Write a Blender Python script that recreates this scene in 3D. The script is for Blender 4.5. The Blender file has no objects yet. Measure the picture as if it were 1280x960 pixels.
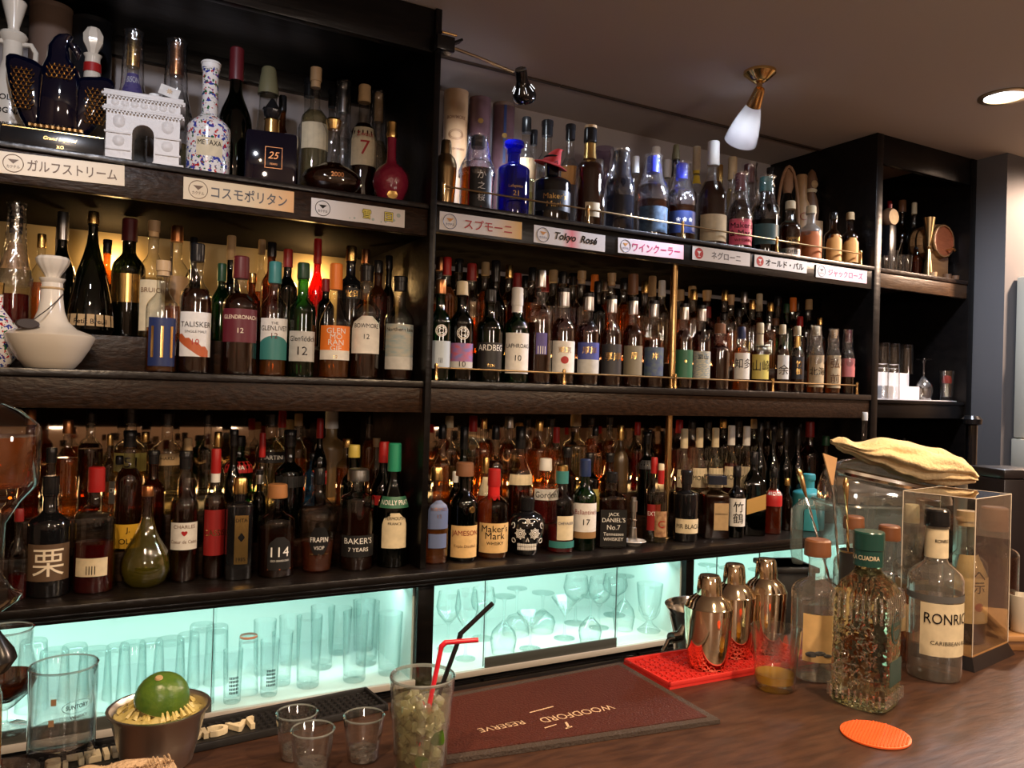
import bpy, bmesh, math, random
from mathutils import Vector, Matrix
random.seed(7)
C = bpy.context.scene.collection
sc = bpy.context.scene
PI = math.pi

# ------------------------------------------------------------------ camera, light, exposure
cd = bpy.data.cameras.new('camera'); cam = bpy.data.objects.new('camera', cd); C.objects.link(cam)
cd.sensor_width = 36; cd.lens = 28.125; cd.clip_start = .02; cd.clip_end = 60
cam.matrix_world = Matrix([[0.874488, -0.028894, -0.484186, 0.0], [-0.484181, 0.007615, -0.874934, 0.0], [0.028968, 0.999553, -0.00733, 1.5], [0.0, 0.0, 0.0, 1.0]])
sc.camera = cam
sc.view_settings.view_transform = 'Standard'; sc.view_settings.look = 'None'
sc.view_settings.gamma = 1; sc.view_settings.use_curve_mapping = False
sc.view_settings.exposure = 0.0
sc.cycles.transparent_max_bounces = 40
sc.cycles.max_bounces = 9
sc.cycles.caustics_reflective = False; sc.cycles.caustics_refractive = False
sc.cycles.sample_clamp_indirect = 4
w = bpy.data.worlds.new('world'); w.use_nodes = True; sc.world = w
w.node_tree.nodes['Background'].inputs[0].default_value = (.9, .75, .65, 1)
w.node_tree.nodes['Background'].inputs[1].default_value = .02

def lamp(kind, name, loc, energy, col, size=.1, to=None, angle=None, sy=None, spread=None, blend=.6):
    l = bpy.data.lights.new(name, kind); l.energy = energy; l.color = col
    if kind == 'AREA':
        l.size = size
        if sy: l.shape = 'RECTANGLE'; l.size_y = sy
        if spread: l.spread = math.radians(spread)
    else: l.shadow_soft_size = size
    if kind == 'SPOT': l.spot_size = math.radians(angle or 90); l.spot_blend = blend
    o = bpy.data.objects.new(name, l); C.objects.link(o); o.location = loc
    if to is not None:
        o.rotation_euler = (Vector(to)-Vector(loc)).to_track_quat('-Z', 'Y').to_euler()
    return o
WARM = (1, .62, .32); COOL = (.78, .86, 1); AQUA = (.68, 1, .93)
# warm bulbs over the counter, on the guests' side
lamp('SPOT', 'counter_lamp_light', (.95, .25, 2.4), 80, (1, .70, .43), .03, (1.2, .95, 1.0), 95)
lamp('SPOT', 'counter_lamp_light', (-.15, .35, 2.4), 66, (1, .70, .43), .03, (.1, 1.3, 1.0), 95)
lamp('SPOT', 'counter_lamp_light', (2.1, .25, 2.4), 90, (1, .70, .43), .03, (1.6, 1.0, 1.0), 95)
# fill lights added on the dining side to lift room and ceiling
lamp('POINT', 'room_fill_light', (-.3, -1.0, 1.9), 28, (1, .82, .68), .12)
lamp('POINT', 'room_fill_light', (1.6, -.9, 1.9), 34, (1, .82, .68), .12)
lamp('SPOT', 'second_downlight_light', (3.75, 1.45, 2.49), 190, (1, .70, .50), .05, (3.75, 1.60, 1.0), 165, blend=.3)
# the ceiling downlight in view
lamp('SPOT', 'downlight_light', (2.68, 1.54, 2.49), 60, COOL, .05, (2.75, 1.56, 1.0), 165, blend=.9)
# brass ceiling spotlight and black clip lamp in view
lamp('SPOT', 'spotlight_light', (1.80, 1.89, 2.255), 26, (.74, .80, 1), .03, (1.35, 2.12, 1.98), 105)
lamp('SPOT', 'clip_lamp_light', (1.10, 2.05, 2.285), 14, (.74, .80, 1), .03, (1.05, 2.40, 2.0), 120)
lamp('SPOT', 'shelf_spot_light', (-.1, .9, 2.45), 34, (.85, .88, 1), .03, (.1, 2.1, 2.05), 50)

# ------------------------------------------------------------------ materials
M = {}
def nt(name):
    m = bpy.data.materials.new(name); m.use_nodes = True; m.node_tree.nodes.clear(); M[name] = m
    n = m.node_tree; o = n.nodes.new('ShaderNodeOutputMaterial'); return m, n, o
def N(n, t, **k):
    x = n.nodes.new(t)
    for a, v in k.items(): setattr(x, a, v)
    return x
def pm(name, col, rough=.5, metal=0, bump=None, emit=None, es=1, var=None, coat=0, spec=.5, scale=(1, 1, 1)):
    m, n, o = nt(name); p = N(n, 'ShaderNodeBsdfPrincipled'); n.links.new(p.outputs[0], o.inputs[0])
    p.inputs['Base Color'].default_value = (*col, 1); p.inputs['Roughness'].default_value = rough
    p.inputs['Metallic'].default_value = metal; p.inputs['Coat Weight'].default_value = coat
    p.inputs['Specular IOR Level'].default_value = spec
    if emit: p.inputs['Emission Color'].default_value = (*emit, 1); p.inputs['Emission Strength'].default_value = es
    if bump or var:
        tc = N(n, 'ShaderNodeTexCoord'); mp = N(n, 'ShaderNodeMapping'); mp.inputs['Scale'].default_value = scale
        n.links.new(tc.outputs['Object'], mp.inputs[0])
        nz = N(n, 'ShaderNodeTexNoise'); nz.inputs['Scale'].default_value = (bump or var)[0]; nz.inputs['Detail'].default_value = 5
        n.links.new(mp.outputs[0], nz.inputs['Vector'])
        if bump:
            b = N(n, 'ShaderNodeBump'); b.inputs['Strength'].default_value = bump[1]; b.inputs['Distance'].default_value = .004
            n.links.new(nz.outputs[0], b.inputs['Height']); n.links.new(b.outputs[0], p.inputs['Normal'])
        if var:
            r = N(n, 'ShaderNodeValToRGB'); r.color_ramp.elements[0].position = .35; r.color_ramp.elements[1].position = .68
            r.color_ramp.elements[0].color = (*var[1], 1); r.color_ramp.elements[1].color = (*col, 1)
            n.links.new(nz.outputs[0], r.inputs[0]); n.links.new(r.outputs[0], p.inputs['Base Color'])
    return m
def glassm(name, tint, edge, dif=0, dcol=(.5, .5, .5), rough=.02, k=1.0, bump=None, ior=1.5):
    # thin-walled glass: tinted transparency, darker at grazing angles, Fresnel reflection
    m, n, o = nt(name)
    lw = N(n, 'ShaderNodeLayerWeight'); lw.inputs[0].default_value = .5
    pw = N(n, 'ShaderNodeMath', operation='POWER'); pw.inputs[1].default_value = 3
    n.links.new(lw.outputs['Facing'], pw.inputs[0])
    mx = N(n, 'ShaderNodeMix', data_type='RGBA'); mx.inputs[6].default_value = (*tint, 1); mx.inputs[7].default_value = (*edge, 1)
    n.links.new(pw.outputs[0], mx.inputs[0])
    tr = N(n, 'ShaderNodeBsdfTransparent'); n.links.new(mx.outputs[2], tr.inputs[0])
    last = tr.outputs[0]
    if dif:
        d = N(n, 'ShaderNodeBsdfTranslucent'); d.inputs[0].default_value = (*dcol, 1)
        d2 = N(n, 'ShaderNodeBsdfDiffuse'); d2.inputs[0].default_value = (*dcol, 1)
        ms = N(n, 'ShaderNodeMixShader'); n.links.new(d.outputs[0], ms.inputs[1]); n.links.new(d2.outputs[0], ms.inputs[2]); ms.inputs[0].default_value = .45
        m3 = N(n, 'ShaderNodeMixShader'); m3.inputs[0].default_value = dif
        n.links.new(last, m3.inputs[1]); n.links.new(ms.outputs[0], m3.inputs[2]); last = m3.outputs[0]
    gl = N(n, 'ShaderNodeBsdfGlossy'); gl.inputs['Roughness'].default_value = rough; gl.inputs[0].default_value = (1, 1, 1, 1)
    fr = N(n, 'ShaderNodeFresnel'); fr.inputs[0].default_value = ior
    # same Fresnel on both sides of the thin wall
    ge = N(n, 'ShaderNodeNewGeometry'); 
    fi = N(n, 'ShaderNodeMath', operation='MULTIPLY_ADD'); fi.inputs[1].default_value = (1/ior - ior); fi.inputs[2].default_value = ior
    n.links.new(ge.outputs['Backfacing'], fi.inputs[0])
    fr2 = N(n, 'ShaderNodeMath', operation='MULTIPLY'); fr2.inputs[1].default_value = k
    lw2 = N(n, 'ShaderNodeLayerWeight'); lw2.inputs[0].default_value = .5
    p5 = N(n, 'ShaderNodeMath', operation='POWER'); p5.inputs[1].default_value = 4; n.links.new(lw2.outputs['Facing'], p5.inputs[0])
    ma = N(n, 'ShaderNodeMath', operation='MULTIPLY_ADD'); ma.inputs[1].default_value = .85; ma.inputs[2].default_value = .05
    n.links.new(p5.outputs[0], ma.inputs[0]); n.links.new(ma.outputs[0], fr2.inputs[0])
    fr2.use_clamp = True
    m2 = N(n, 'ShaderNodeMixShader'); n.links.new(fr2.outputs[0], m2.inputs[0]); n.links.new(last, m2.inputs[1]); n.links.new(gl.outputs[0], m2.inputs[2])
    n.links.new(m2.outputs[0], o.inputs[0])
    if bump:
        tc = N(n, 'ShaderNodeTexCoord'); nz = N(n, 'ShaderNodeTexNoise'); nz.inputs['Scale'].default_value = bump[0]
        n.links.new(tc.outputs['Object'], nz.inputs['Vector'])
        b = N(n, 'ShaderNodeBump'); b.inputs['Strength'].default_value = bump[1]; b.inputs['Distance'].default_value = .006
        n.links.new(nz.outputs[0], b.inputs['Height']); n.links.new(b.outputs[0], gl.inputs['Normal']); n.links.new(b.outputs[0], lw2.inputs['Normal'])
    return m
# glass
glassm('clr', (.93, .94, .93), (.42, .44, .43), k=1.3)
glassm('thin', (.985, .99, .99), (.55, .62, .61), k=1.8)
glassm('dome_plastic', (.80, .82, .80), (.35, .36, .34), dif=.12, dcol=(.6, .58, .52), rough=.07, k=5)
glassm('clr_lit', (.93, .93, .90), (.50, .50, .47), dif=.09, dcol=(.85, .80, .70), k=2.2)  # clr with pale diffuse mixed in, so the bottles look lit
glassm('grn', (.06, .22, .06), (.01, .07, .02), dif=.06, dcol=(.02, .12, .03))
glassm('grnk', (.04, .11, .04), (.004, .02, .006), dif=.06, dcol=(.01, .04, .01))
glassm('brn', (.42, .20, .07), (.08, .03, .01), dif=.05, dcol=(.1, .04, .01))
glassm('drk', (.035, .05, .03), (.004, .008, .004), dif=.12, dcol=(.008, .012, .007))
glassm('red', (.5, .04, .04), (.1, .01, .01), dif=.2, dcol=(.2, .01, .01))
glassm('blu', (.03, .04, .40), (.008, .008, .12), dif=.25, dcol=(.01, .015, .28))
glassm('blu2', (.1, .25, .45), (.02, .06, .12), dif=.2, dcol=(.05, .15, .3))
glassm('smk', (.12, .13, .16), (.03, .03, .04), dif=.45, dcol=(.05, .055, .075))
glassm('frost', (.7, .7, .7), (.4, .4, .4), dif=.35, dcol=(.5, .48, .45), rough=.3)
glassm('frosty', (.5, .4, .25), (.3, .22, .1), dif=.6, dcol=(.55, .42, .22), rough=.3)
glassm('frostb', (.3, .22, .12), (.1, .07, .03), dif=.6, dcol=(.20, .13, .06), rough=.3)
glassm('wrap', (.94, .95, .97), (.62, .64, .68), dif=.03, dcol=(.8, .8, .85), rough=.12, k=2.6, bump=(38, 1.0))
glassm('plastic', (.86, .90, .88), (.40, .44, .42), dif=.16, dcol=(.55, .62, .58), rough=.12, k=1.6)
glassm('acrylic', (.95, .96, .95), (.6, .6, .58), k=1.5)
glassm('door_glass', (.97, .99, .985), (.7, .8, .78), k=.8)
glassm('cab_glass', (.965, .98, .978), (.42, .56, .54), k=.9)
m, n, o = nt('heavy_glass'); gg = N(n, 'ShaderNodeBsdfGlass'); gg.inputs['IOR'].default_value = 1.42; gg.inputs['Roughness'].default_value = .015; gg.inputs['Color'].default_value = (.95, .97, .82, 1)
tc = N(n, 'ShaderNodeTexCoord'); vo = N(n, 'ShaderNodeTexVoronoi'); vo.inputs['Scale'].default_value = 85; n.links.new(tc.outputs['Object'], vo.inputs['Vector'])
bb = N(n, 'ShaderNodeBump'); bb.inputs['Strength'].default_value = .55; bb.inputs['Distance'].default_value = .003; n.links.new(vo.outputs['Distance'], bb.inputs['Height']); n.links.new(bb.outputs[0], gg.inputs['Normal']); n.links.new(gg.outputs[0], o.inputs[0])
pm('blk', (.006, .006, .007), .08, coat=.5); pm('wht', (.72, .70, .68), .18, coat=.4)
pm('turq', (.05, .33, .40), .35)
# liquids
glassm('amb', (.80, .38, .08), (.40, .12, .015), dif=.22, dcol=(.55, .20, .03))
glassm('dam', (.26, .07, .02), (.06, .015, .004), dif=.22, dcol=(.10, .025, .007))
glassm('pal', (.90, .84, .62), (.6, .5, .3), dif=.04, dcol=(.7, .6, .35))
glassm('wat', (.95, .96, .96), (.6, .62, .62))
glassm('redq', (.45, .03, .03), (.12, .005, .005), dif=.3, dcol=(.25, .012, .012))
glassm('redl', (.72, .14, .12), (.3, .03, .03), dif=.25, dcol=(.5, .06, .05))
glassm('redamb', (.6, .18, .06), (.2, .04, .01), dif=.25, dcol=(.38, .08, .02))
glassm('roseamb', (.70, .30, .18), (.3, .09, .04), dif=.25, dcol=(.45, .15, .07))
glassm('ora', (.9, .5, .2), (.5, .2, .05), dif=.3, dcol=(.6, .25, .06))
glassm('ora2', (.9, .30, .06), (.6, .12, .02), dif=.5, dcol=(.75, .16, .03))
glassm('olv', (.62, .56, .10), (.25, .22, .02), dif=.25, dcol=(.40, .36, .05))
glassm('yell', (.85, .62, .12), (.4, .25, .03), dif=.3, dcol=(.55, .38, .05))
glassm('juice', (.98, .80, .20), (.85, .55, .06), dif=.6, dcol=(1, .66, .10))
LIQ = dict(amb='amb', dam='dam', pal='pal', wat='wat', red='redq', redl='redl', redamb='redamb', roseamb='roseamb', ora='ora', ora2='ora2', olv='olv', yell='yell')
# paints, papers, metals
COL = dict(stop=(.17, .065, .028), grnd=(.015, .05, .02), k=(.010, .010, .011), w=(.80, .80, .78), o=(.80, .20, .03), r=(.36, .012, .012), n=(.015, .03, .10), teal=(.04, .20, .19), gn=(.01, .05, .02),
  br=(.16, .07, .03), cream=(.72, .62, .42), cr=(.85, .75, .58), mar=(.10, .010, .014), bl=(.02, .04, .62), dred=(.22, .012, .012), tan=(.48, .33, .17), oliv=(.16, .15, .08),
  cork=(.50, .34, .18), wood=(.36, .16, .06), brd=(.20, .09, .045), orange=(.80, .21, .03), turq=(.05, .33, .40), cap_w=(.75, .74, .72), cap_b=(.02, .03, .45), rc=(.70, .60, .42),
  gnc=(.02, .25, .14), yelc=(.50, .40, .08), tealg=(.05, .22, .22), kb=(.015, .018, .03), silvk=(.55, .55, .55), white=(.78, .77, .74), whited=(.52, .53, .52), black=(.012, .012, .013),
  purple=(.09, .07, .26), leaf=(.012, .03, .055), navy=(.012, .025, .10), yellow=(.70, .50, .04), yel2=(.62, .54, .14), yellow2=(.70, .42, .04), pink=(.80, .12, .20), pinkd=(.60, .18, .16),
  teal_d=(.04, .09, .09), orange_d=(.55, .16, .05), amber=(.60, .27, .07), tan_d=(.30, .17, .07), maroon=(.11, .012, .022), swirl=(.50, .08, .09), ltblue=(.42, .50, .58),
  blue=(.06, .08, .32), dark=(.03, .03, .035), taupe=(.20, .18, .13), murk=(.10, .15, .16), green_d=(.03, .14, .08), pattern=(.62, .58, .42), kraft=(.62, .46, .27), brown=(.12, .075, .045),
  redl=(.45, .02, .02), dredl=(.26, .015, .015), cream2=(.75, .50, .22), bluegrey=(.12, .16, .30), scene=(.22, .32, .36), scene2=(.22, .10, .05), stripe=(.55, .33, .10), grey=(.10, .10, .10), rust=(.45, .10, .03))
for k_, v_ in COL.items(): pm('c_'+k_, v_, .42 if k_ not in ('k', 'kb') else .22, spec=.4)
for k_ in ('white', 'cream', 'kraft', 'cream2', 'pattern', 'tan', 'whited'):
    pm('c_'+k_, COL[k_], .6, spec=.25, var=(60, tuple(c*.86 for c in COL[k_])))
pm('c_scene', COL['scene'], .5, var=(30, (.42, .40, .34)), scale=(1, 1, 3)); pm('c_murk', COL['murk'], .5, var=(60, (.04, .07, .20)))
pm('c_leaf', COL['leaf'], .4, var=(70, (.06, .11, .17))); pm('c_swirl', COL['swirl'], .5, var=(35, (.12, .16, .45)), scale=(1, 1, 2))
pm('c_pattern', COL['pattern'], .5, var=(90, (.2, .3, .4)), scale=(1, 1, 4)); pm('c_scene2', COL['scene2'], .5, var=(60, (.5, .3, .15)))
pm('gold', (.80, .52, .18), .25, 1); pm('silver', (.62, .62, .62), .28, 1); pm('copper', (.55, .24, .10), .3, 1); pm('silvd', (.35, .35, .34), .35, 1)
for a, b in (('g', 'gold'), ('s', 'silver'), ('silv', 'silver'), ('cop', 'copper'), ('silvd', 'silvd'), ('gold', 'gold'), ('silver', 'silver'), ('silvk', 'silver'), ('tealg', 'gold')): M['c_'+a] = M[b]
pm('black_wood', (.0060, .0046, .0042), .30, bump=(30, .3), var=(16, (.003, .0025, .0025)), scale=(.25, 1, 1.6), spec=.3)
pm('shelf_wood', (.030, .014, .007), .36, bump=(90, .45), var=(26, (.012, .006, .0035)), scale=(.5, 1.5, 1.3), spec=.18)
pm('lip_wood', (.0075, .0055, .0048), .30, bump=(60, .4), scale=(.5, 1, 1))
pm('wall_paint', (.40, .36, .35), .85, bump=(60, .08)); pm('ceiling_paint', (.50, .43, .37), .85, bump=(50, .06))
pm('wall_grey', (.115, .112, .118), .8, bump=(50, .06)); pm('wall_room', (.50, .36, .25), .8); pm('floor_wood', (.06, .035, .02), .5, bump=(10, .2), scale=(.2, 2, 1))
pm('cream_panel', (.72, .55, .27), .6, var=(4, (.6, .45, .2))); pm('dark_back', (.05, .032, .022), .45)
pm('brass', (.62, .40, .17), .22, 1); pm('brass_bright', (.85, .58, .22), .12, 1); pm('old_brass', (.34, .23, .11), .3, 1); pm('steel', (.78, .74, .69), .14, 1, bump=(60, .03)); pm('shaker_metal', (.92, .76, .54), .08, 1)
pm('steel_brushed', (.74, .70, .64), .3, 1); pm('rubber_red', (.60, .028, .022), .5); pm('rubber_black', (.012, .012, .013), .45); pm('rubber_orange', (.90, .14, .03), .5)
pm('straw_red', (.75, .02, .04), .3); pm('straw_black', (.012, .012, .014), .25)
pm('mat_brown', (.085, .020, .013), .38, bump=(300, .5), var=(7, (.055, .014, .010))); pm('mat_edge', (.055, .040, .032), .5, bump=(300, .5)); pm('mat_print', (.60, .42, .27), .5)
pm('lime_skin', (.055, .13, .018), .3, bump=(120, .25), var=(12, (.09, .17, .02))); pm('lime_flesh', (.62, .52, .22), .3, bump=(60, 1), var=(40, (.5, .4, .12)))
pm('leaf', (.12, .28, .02), .35, var=(30, (.07, .18, .01))); pm('ice', (.75, .73, .50), .08, bump=(18, .4), spec=.9)
glassm('ice_clear', (.93, .92, .72), (.6, .58, .38), dif=.40, dcol=(.95, .97, .74), rough=.05, k=4, bump=(25, .8))
glassm('crystal', (.95, .95, .93), (.5, .5, .48), dif=.10, dcol=(.8, .75, .65), rough=.04, k=5, bump=(90, 1))
glassm('rim_glass', (.80, .86, .85), (.40, .48, .47), dif=.35, dcol=(.75, .85, .83), k=3)  # pale diffuse mix puts the bright rim highlight into the colour
pm('towel', (.86, .68, .40), .9, bump=(160, .9), var=(8, (.80, .62, .35)), spec=.1); pm('towel_beige', (.62, .44, .28), .95, bump=(200, 1), spec=.1)
pm('navy_gloss', (.0012, .0018, .009), .06, coat=.6); pm('pattern_white', (.72, .70, .66), .4); pm('leather', (.03, .02, .018), .5)
pm('ceramic_white', (.68, .62, .52), .2, coat=.4); pm('resin_white', (.70, .68, .66), .45, bump=(90, .4))
pm('tube_tan', (.44, .27, .13), .5, var=(20, (.36, .2, .09))); pm('tube_mauve', (.13, .065, .07), .35, var=(30, (.10, .05, .05))); pm('tube_brown', (.17, .11, .08), .5); pm('tube_black', (.01, .011, .014), .3)
pm('amethyst', (.28, .02, .05), .12, bump=(45, 1), coat=.5); pm('straw_rope', (.30, .16, .08), .7, bump=(90, .8)); pm('clay', (.16, .08, .04), .5); pm('wood_mid', (.33, .16, .06), .4, bump=(30, .3), var=(14, (.24, .11, .04)), scale=(.3, 2, 2)); pm('wood_light', (.48, .26, .11), .35, bump=(30, .2), var=(14, (.38, .2, .08)), scale=(.3, 2, 2))
pm('barrel_red', (.38, .11, .045), .5, var=(40, (.3, .08, .03)), scale=(1, 1, 4)); pm('box_dark', (.012, .010, .012), .3); pm('ac_cream', (.52, .50, .42), .45); pm('ac_grille', (.20, .14, .09), .6); pm('sign_white', (.74, .72, .70), .35); pm('alu', (.50, .47, .43), .4)
pm('tray_white', (.70, .70, .74), .5); pm('lit_interior', (.74, .84, .80), .6); pm('interior_cloth', (.80, .86, .84), .7, bump=(14, .6)); pm('handle_grey', (.07, .075, .07), .35); pm('wax_red', (.55, .02, .02), .25)
pm('bulb', (1, 1, 1), .5, emit=(.85, .93, 1), es=22); pm('lamp_slot', (1, 1, 1), .5, emit=(.95, .97, 1), es=1.6); pm('led', (1, 1, 1), .5, emit=(.6, 1, .9), es=3.5)
pm('warm_bulb', (1, .7, .4), .5, emit=(1, .55, .2), es=30)
# frosted glass shade: lit by the bulb inside
glassm('shade_glass', (.5, .5, .5), (.4, .4, .4), dif=.85, dcol=(.80, .78, .80), rough=.15, k=1)
pm('bay_wood', (.085, .042, .018), .4, bump=(60, .3), var=(14, (.05, .024, .010)), scale=(.3, 2, 2), spec=.3)
pm('matt_black', (.005, .0042, .004), .8, spec=.04)
pm('smoked_mirror', (.30, .22, .15), .06, 1)
pm('c_stop', (.17, .065, .028), .4)
M['c_stop2'] = M['c_stop']
pm('counter_wood', (.080, .036, .021), .42, bump=(40, .15), var=(8, (.040, .018, .012)), scale=(.5, 2.2, 1), spec=.4)

m, n, o = nt('floral'); p_ = N(n, 'ShaderNodeBsdfPrincipled'); n.links.new(p_.outputs[0], o.inputs[0]); p_.inputs['Roughness'].default_value = .18
tc = N(n, 'ShaderNodeTexCoord'); prev = None
for sc_, th, colr in ((95, .63, (.03, .05, .30)), (120, .66, (.45, .02, .02)), (105, .67, (.02, .12, .04))):
    nz = N(n, 'ShaderNodeTexNoise'); nz.inputs['Scale'].default_value = sc_; nz.inputs['Detail'].default_value = 2; n.links.new(tc.outputs['Object'], nz.inputs['Vector'])
    gt = N(n, 'ShaderNodeMath', operation='GREATER_THAN'); gt.inputs[1].default_value = th-.04; n.links.new(nz.outputs[0], gt.inputs[0])
    mx = N(n, 'ShaderNodeMix', data_type='RGBA'); n.links.new(gt.outputs[0], mx.inputs[0]); mx.inputs[7].default_value = (*colr, 1)
    if prev: n.links.new(prev, mx.inputs[6])
    else: mx.inputs[6].default_value = (.74, .72, .70, 1)
    prev = mx.outputs[2]
n.links.new(prev, p_.inputs['Base Color'])

# ------------------------------------------------------------------ builders
def obj(name, vf, mat, parent=None, loc=(0, 0, 0), rot=(0, 0, 0), smooth=True, ang=35):
    me = bpy.data.meshes.new(name); me.from_pydata([tuple(v) for v in vf[0]], [], vf[1]); me.validate(); me.update()
    me.materials.append(M[mat])
    if smooth:
        me.polygons.foreach_set('use_smooth', [True]*len(me.polygons))
        me.set_sharp_from_angle(angle=math.radians(ang))
    o = bpy.data.objects.new(name, me); C.objects.link(o); o.parent = parent; o.location = loc; o.rotation_euler = rot
    return o
def thing(name, label, cat, loc=(0, 0, 0), rz=0, group=None, rot=None):
    o = bpy.data.objects.new(name, None); C.objects.link(o); o.empty_display_size = .02
    o.location = loc; o.rotation_euler = rot or (0, 0, rz); o['label'] = label; o['category'] = cat
    if group: o['group'] = group
    return o
def tag(o, label, cat, group=None):
    o['label'] = label; o['category'] = cat
    if group: o['group'] = group
    return o
def struct(o): o['kind'] = 'structure'; return o
def join(*vfs):
    V = []; F = []
    for v, f in vfs:
        n = len(V); V += [tuple(q) for q in v]; F += [tuple(i+n for i in q) for q in f]
    return V, F
def xf(vf, m): return [m @ Vector(v) for v in vf[0]], vf[1]
def T(x, y, z, rx=0, ry=0, rz=0, s=1):
    return Matrix.Translation((x, y, z)) @ Matrix.Rotation(rz, 4, 'Z') @ Matrix.Rotation(ry, 4, 'Y') @ Matrix.Rotation(rx, 4, 'X') @ Matrix.Scale(s, 4)
def box(x0, x1, y0, y1, z0, z1, bv=0):
    if bv:
        bm = bmesh.new(); bmesh.ops.create_cube(bm, size=1)
        for v in bm.verts: v.co = Vector(((x0+x1)/2+v.co.x*(x1-x0), (y0+y1)/2+v.co.y*(y1-y0), (z0+z1)/2+v.co.z*(z1-z0)))
        bmesh.ops.bevel(bm, geom=list(bm.edges), offset=bv, segments=2, affect='EDGES', profile=.5)
        bm.verts.index_update(); r = ([v.co.copy() for v in bm.verts], [tuple(v.index for v in f.verts) for f in bm.faces]); bm.free(); return r
    v = [(x, y, z) for z in (z0, z1) for y in (y0, y1) for x in (x0, x1)]
    return v, [(0, 2, 3, 1), (4, 5, 7, 6), (0, 1, 5, 4), (2, 6, 7, 3), (0, 4, 6, 2), (1, 3, 7, 5)]
def lathe(prof, seg=24, sq=0, R=None, rn=0, n=6):
    V = []; F = []; rings = []
    for r, z in prof:
        if r < 1e-6: rings.append([len(V)]); V.append((0, 0, z)); continue
        b = 0
        if sq: b = max(0, min(1, (r-rn)/max(R-rn, 1e-6)))*sq
        ring = []
        for i in range(seg):
            a = 2*PI*(i+.5)/seg; c, s = math.cos(a), math.sin(a); m = 1
            if b: m = 1+(((abs(c)**n+abs(s)**n)**(-1/n))*.93-1)*b
            ring.append(len(V)); V.append((r*m*c, r*m*s, z))
        rings.append(ring)
    for a, b in zip(rings, rings[1:]):
        if len(a) == 1 and len(b) == 1: continue
        for i in range(seg):
            j = (i+1) % seg
            if len(a) == 1: F.append((a[0], b[j], b[i]))
            elif len(b) == 1: F.append((a[i], a[j], b[0]))
            else: F.append((a[i], a[j], b[j], b[i]))
    return V, F
def tube(pts, r, seg=8, cap=True):
    pts = [Vector(p) for p in pts]; V = []; F = []; up = Vector((0, 0, 1)); prev = None
    rr = r if isinstance(r, (list, tuple)) else [r]*len(pts)
    for i, p in enumerate(pts):
        d = (pts[min(i+1, len(pts)-1)]-pts[max(i-1, 0)]).normalized()
        u = prev if prev is not None else (Vector((1, 0, 0)) if abs(d.z) > .9 else up)
        s = d.cross(u).normalized(); t = s.cross(d).normalized(); prev = t
        for k in range(seg):
            a = 2*PI*k/seg; V.append(p+rr[i]*(math.cos(a)*s+math.sin(a)*t))
    for i in range(len(pts)-1):
        for k in range(seg):
            j = (k+1) % seg; F.append((i*seg+k, i*seg+j, (i+1)*seg+j, (i+1)*seg+k))
    if cap: F += [tuple(range(seg))[::-1], tuple(range((len(pts)-1)*seg, len(pts)*seg))]
    return V, F
def torus(R, r, c=(0, 0, 0), seg=20, ax='y'):
    pts = []
    for i in range(seg+1):
        a = 2*PI*i/seg
        pts.append({'y': (c[0]+R*math.cos(a), c[1], c[2]+R*math.sin(a)), 'z': (c[0]+R*math.cos(a), c[1]+R*math.sin(a), c[2])}[ax])
    return tube(pts, r, 6, False)
def loft(rows, seg=16):            # rows: (z, left, right, depth, y centre)
    V = []; F = []
    for z, l, r, d, yc in rows:
        for i in range(seg):
            a = 2*PI*i/seg; V.append(((l+r)/2+(r-l)/2*math.cos(a), yc+d*math.sin(a), z))
    for k in range(len(rows)-1):
        for i in range(seg):
            j = (i+1) % seg; F.append((k*seg+i, k*seg+j, (k+1)*seg+j, (k+1)*seg+i))
    F += [tuple(range(seg))[::-1], tuple(range((len(rows)-1)*seg, len(rows)*seg))]
    return V, F
def prism(poly, y0, y1):           # outline in x,z extruded along y
    n = len(poly); V = [(x, y0, z) for x, z in poly]+[(x, y1, z) for x, z in poly]
    F = [tuple(range(n)), tuple(range(n, 2*n))[::-1]]+[(i, i+n, (i+1) % n+n, (i+1) % n) for i in range(n)]
    return V, F
_tc = {}
def text2d(s, bold=.012, shear=0):
    if any(ord(c_) > 0x2fff for c_ in s): bold = min(bold, .012)
    k = (s, bold, shear)
    if k not in _tc:
        c = bpy.data.curves.new('t', 'FONT'); c.body = s; c.offset = bold; c.resolution_u = 3; c.shear = shear
        c.align_x = 'CENTER'; o = bpy.data.objects.new('t', c); C.objects.link(o)
        bpy.context.view_layer.update()
        m = bpy.data.meshes.new_from_object(o.evaluated_get(bpy.context.evaluated_depsgraph_get()))
        if m.polygons:      # sliced upright so that it bends round a bottle
            bm = bmesh.new(); bm.from_mesh(m); xs = [v.co.x for v in bm.verts]; x0, x1 = min(xs), max(xs)
            for k_ in range(1, 12):
                bmesh.ops.bisect_plane(bm, geom=bm.verts[:]+bm.edges[:]+bm.faces[:], plane_co=(x0+(x1-x0)*k_/12, 0, 0), plane_no=(1, 0, 0))
            bm.to_mesh(m); bm.free()
        V = [tuple(v.co) for v in m.vertices]; F = [tuple(p.vertices) for p in m.polygons]
        bpy.data.objects.remove(o); bpy.data.curves.remove(c); bpy.data.meshes.remove(m)
        if not V: V = [(0, 0, 0)]
        xs = [v[0] for v in V]; ys = [v[1] for v in V]; cx = (min(xs)+max(xs))/2; cy = (min(ys)+max(ys))/2
        _tc[k] = ([(v[0]-cx, v[1]-cy) for v in V], F, max(max(xs)-min(xs), .01), max(max(ys)-min(ys), .01))
    return _tc[k]
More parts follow.
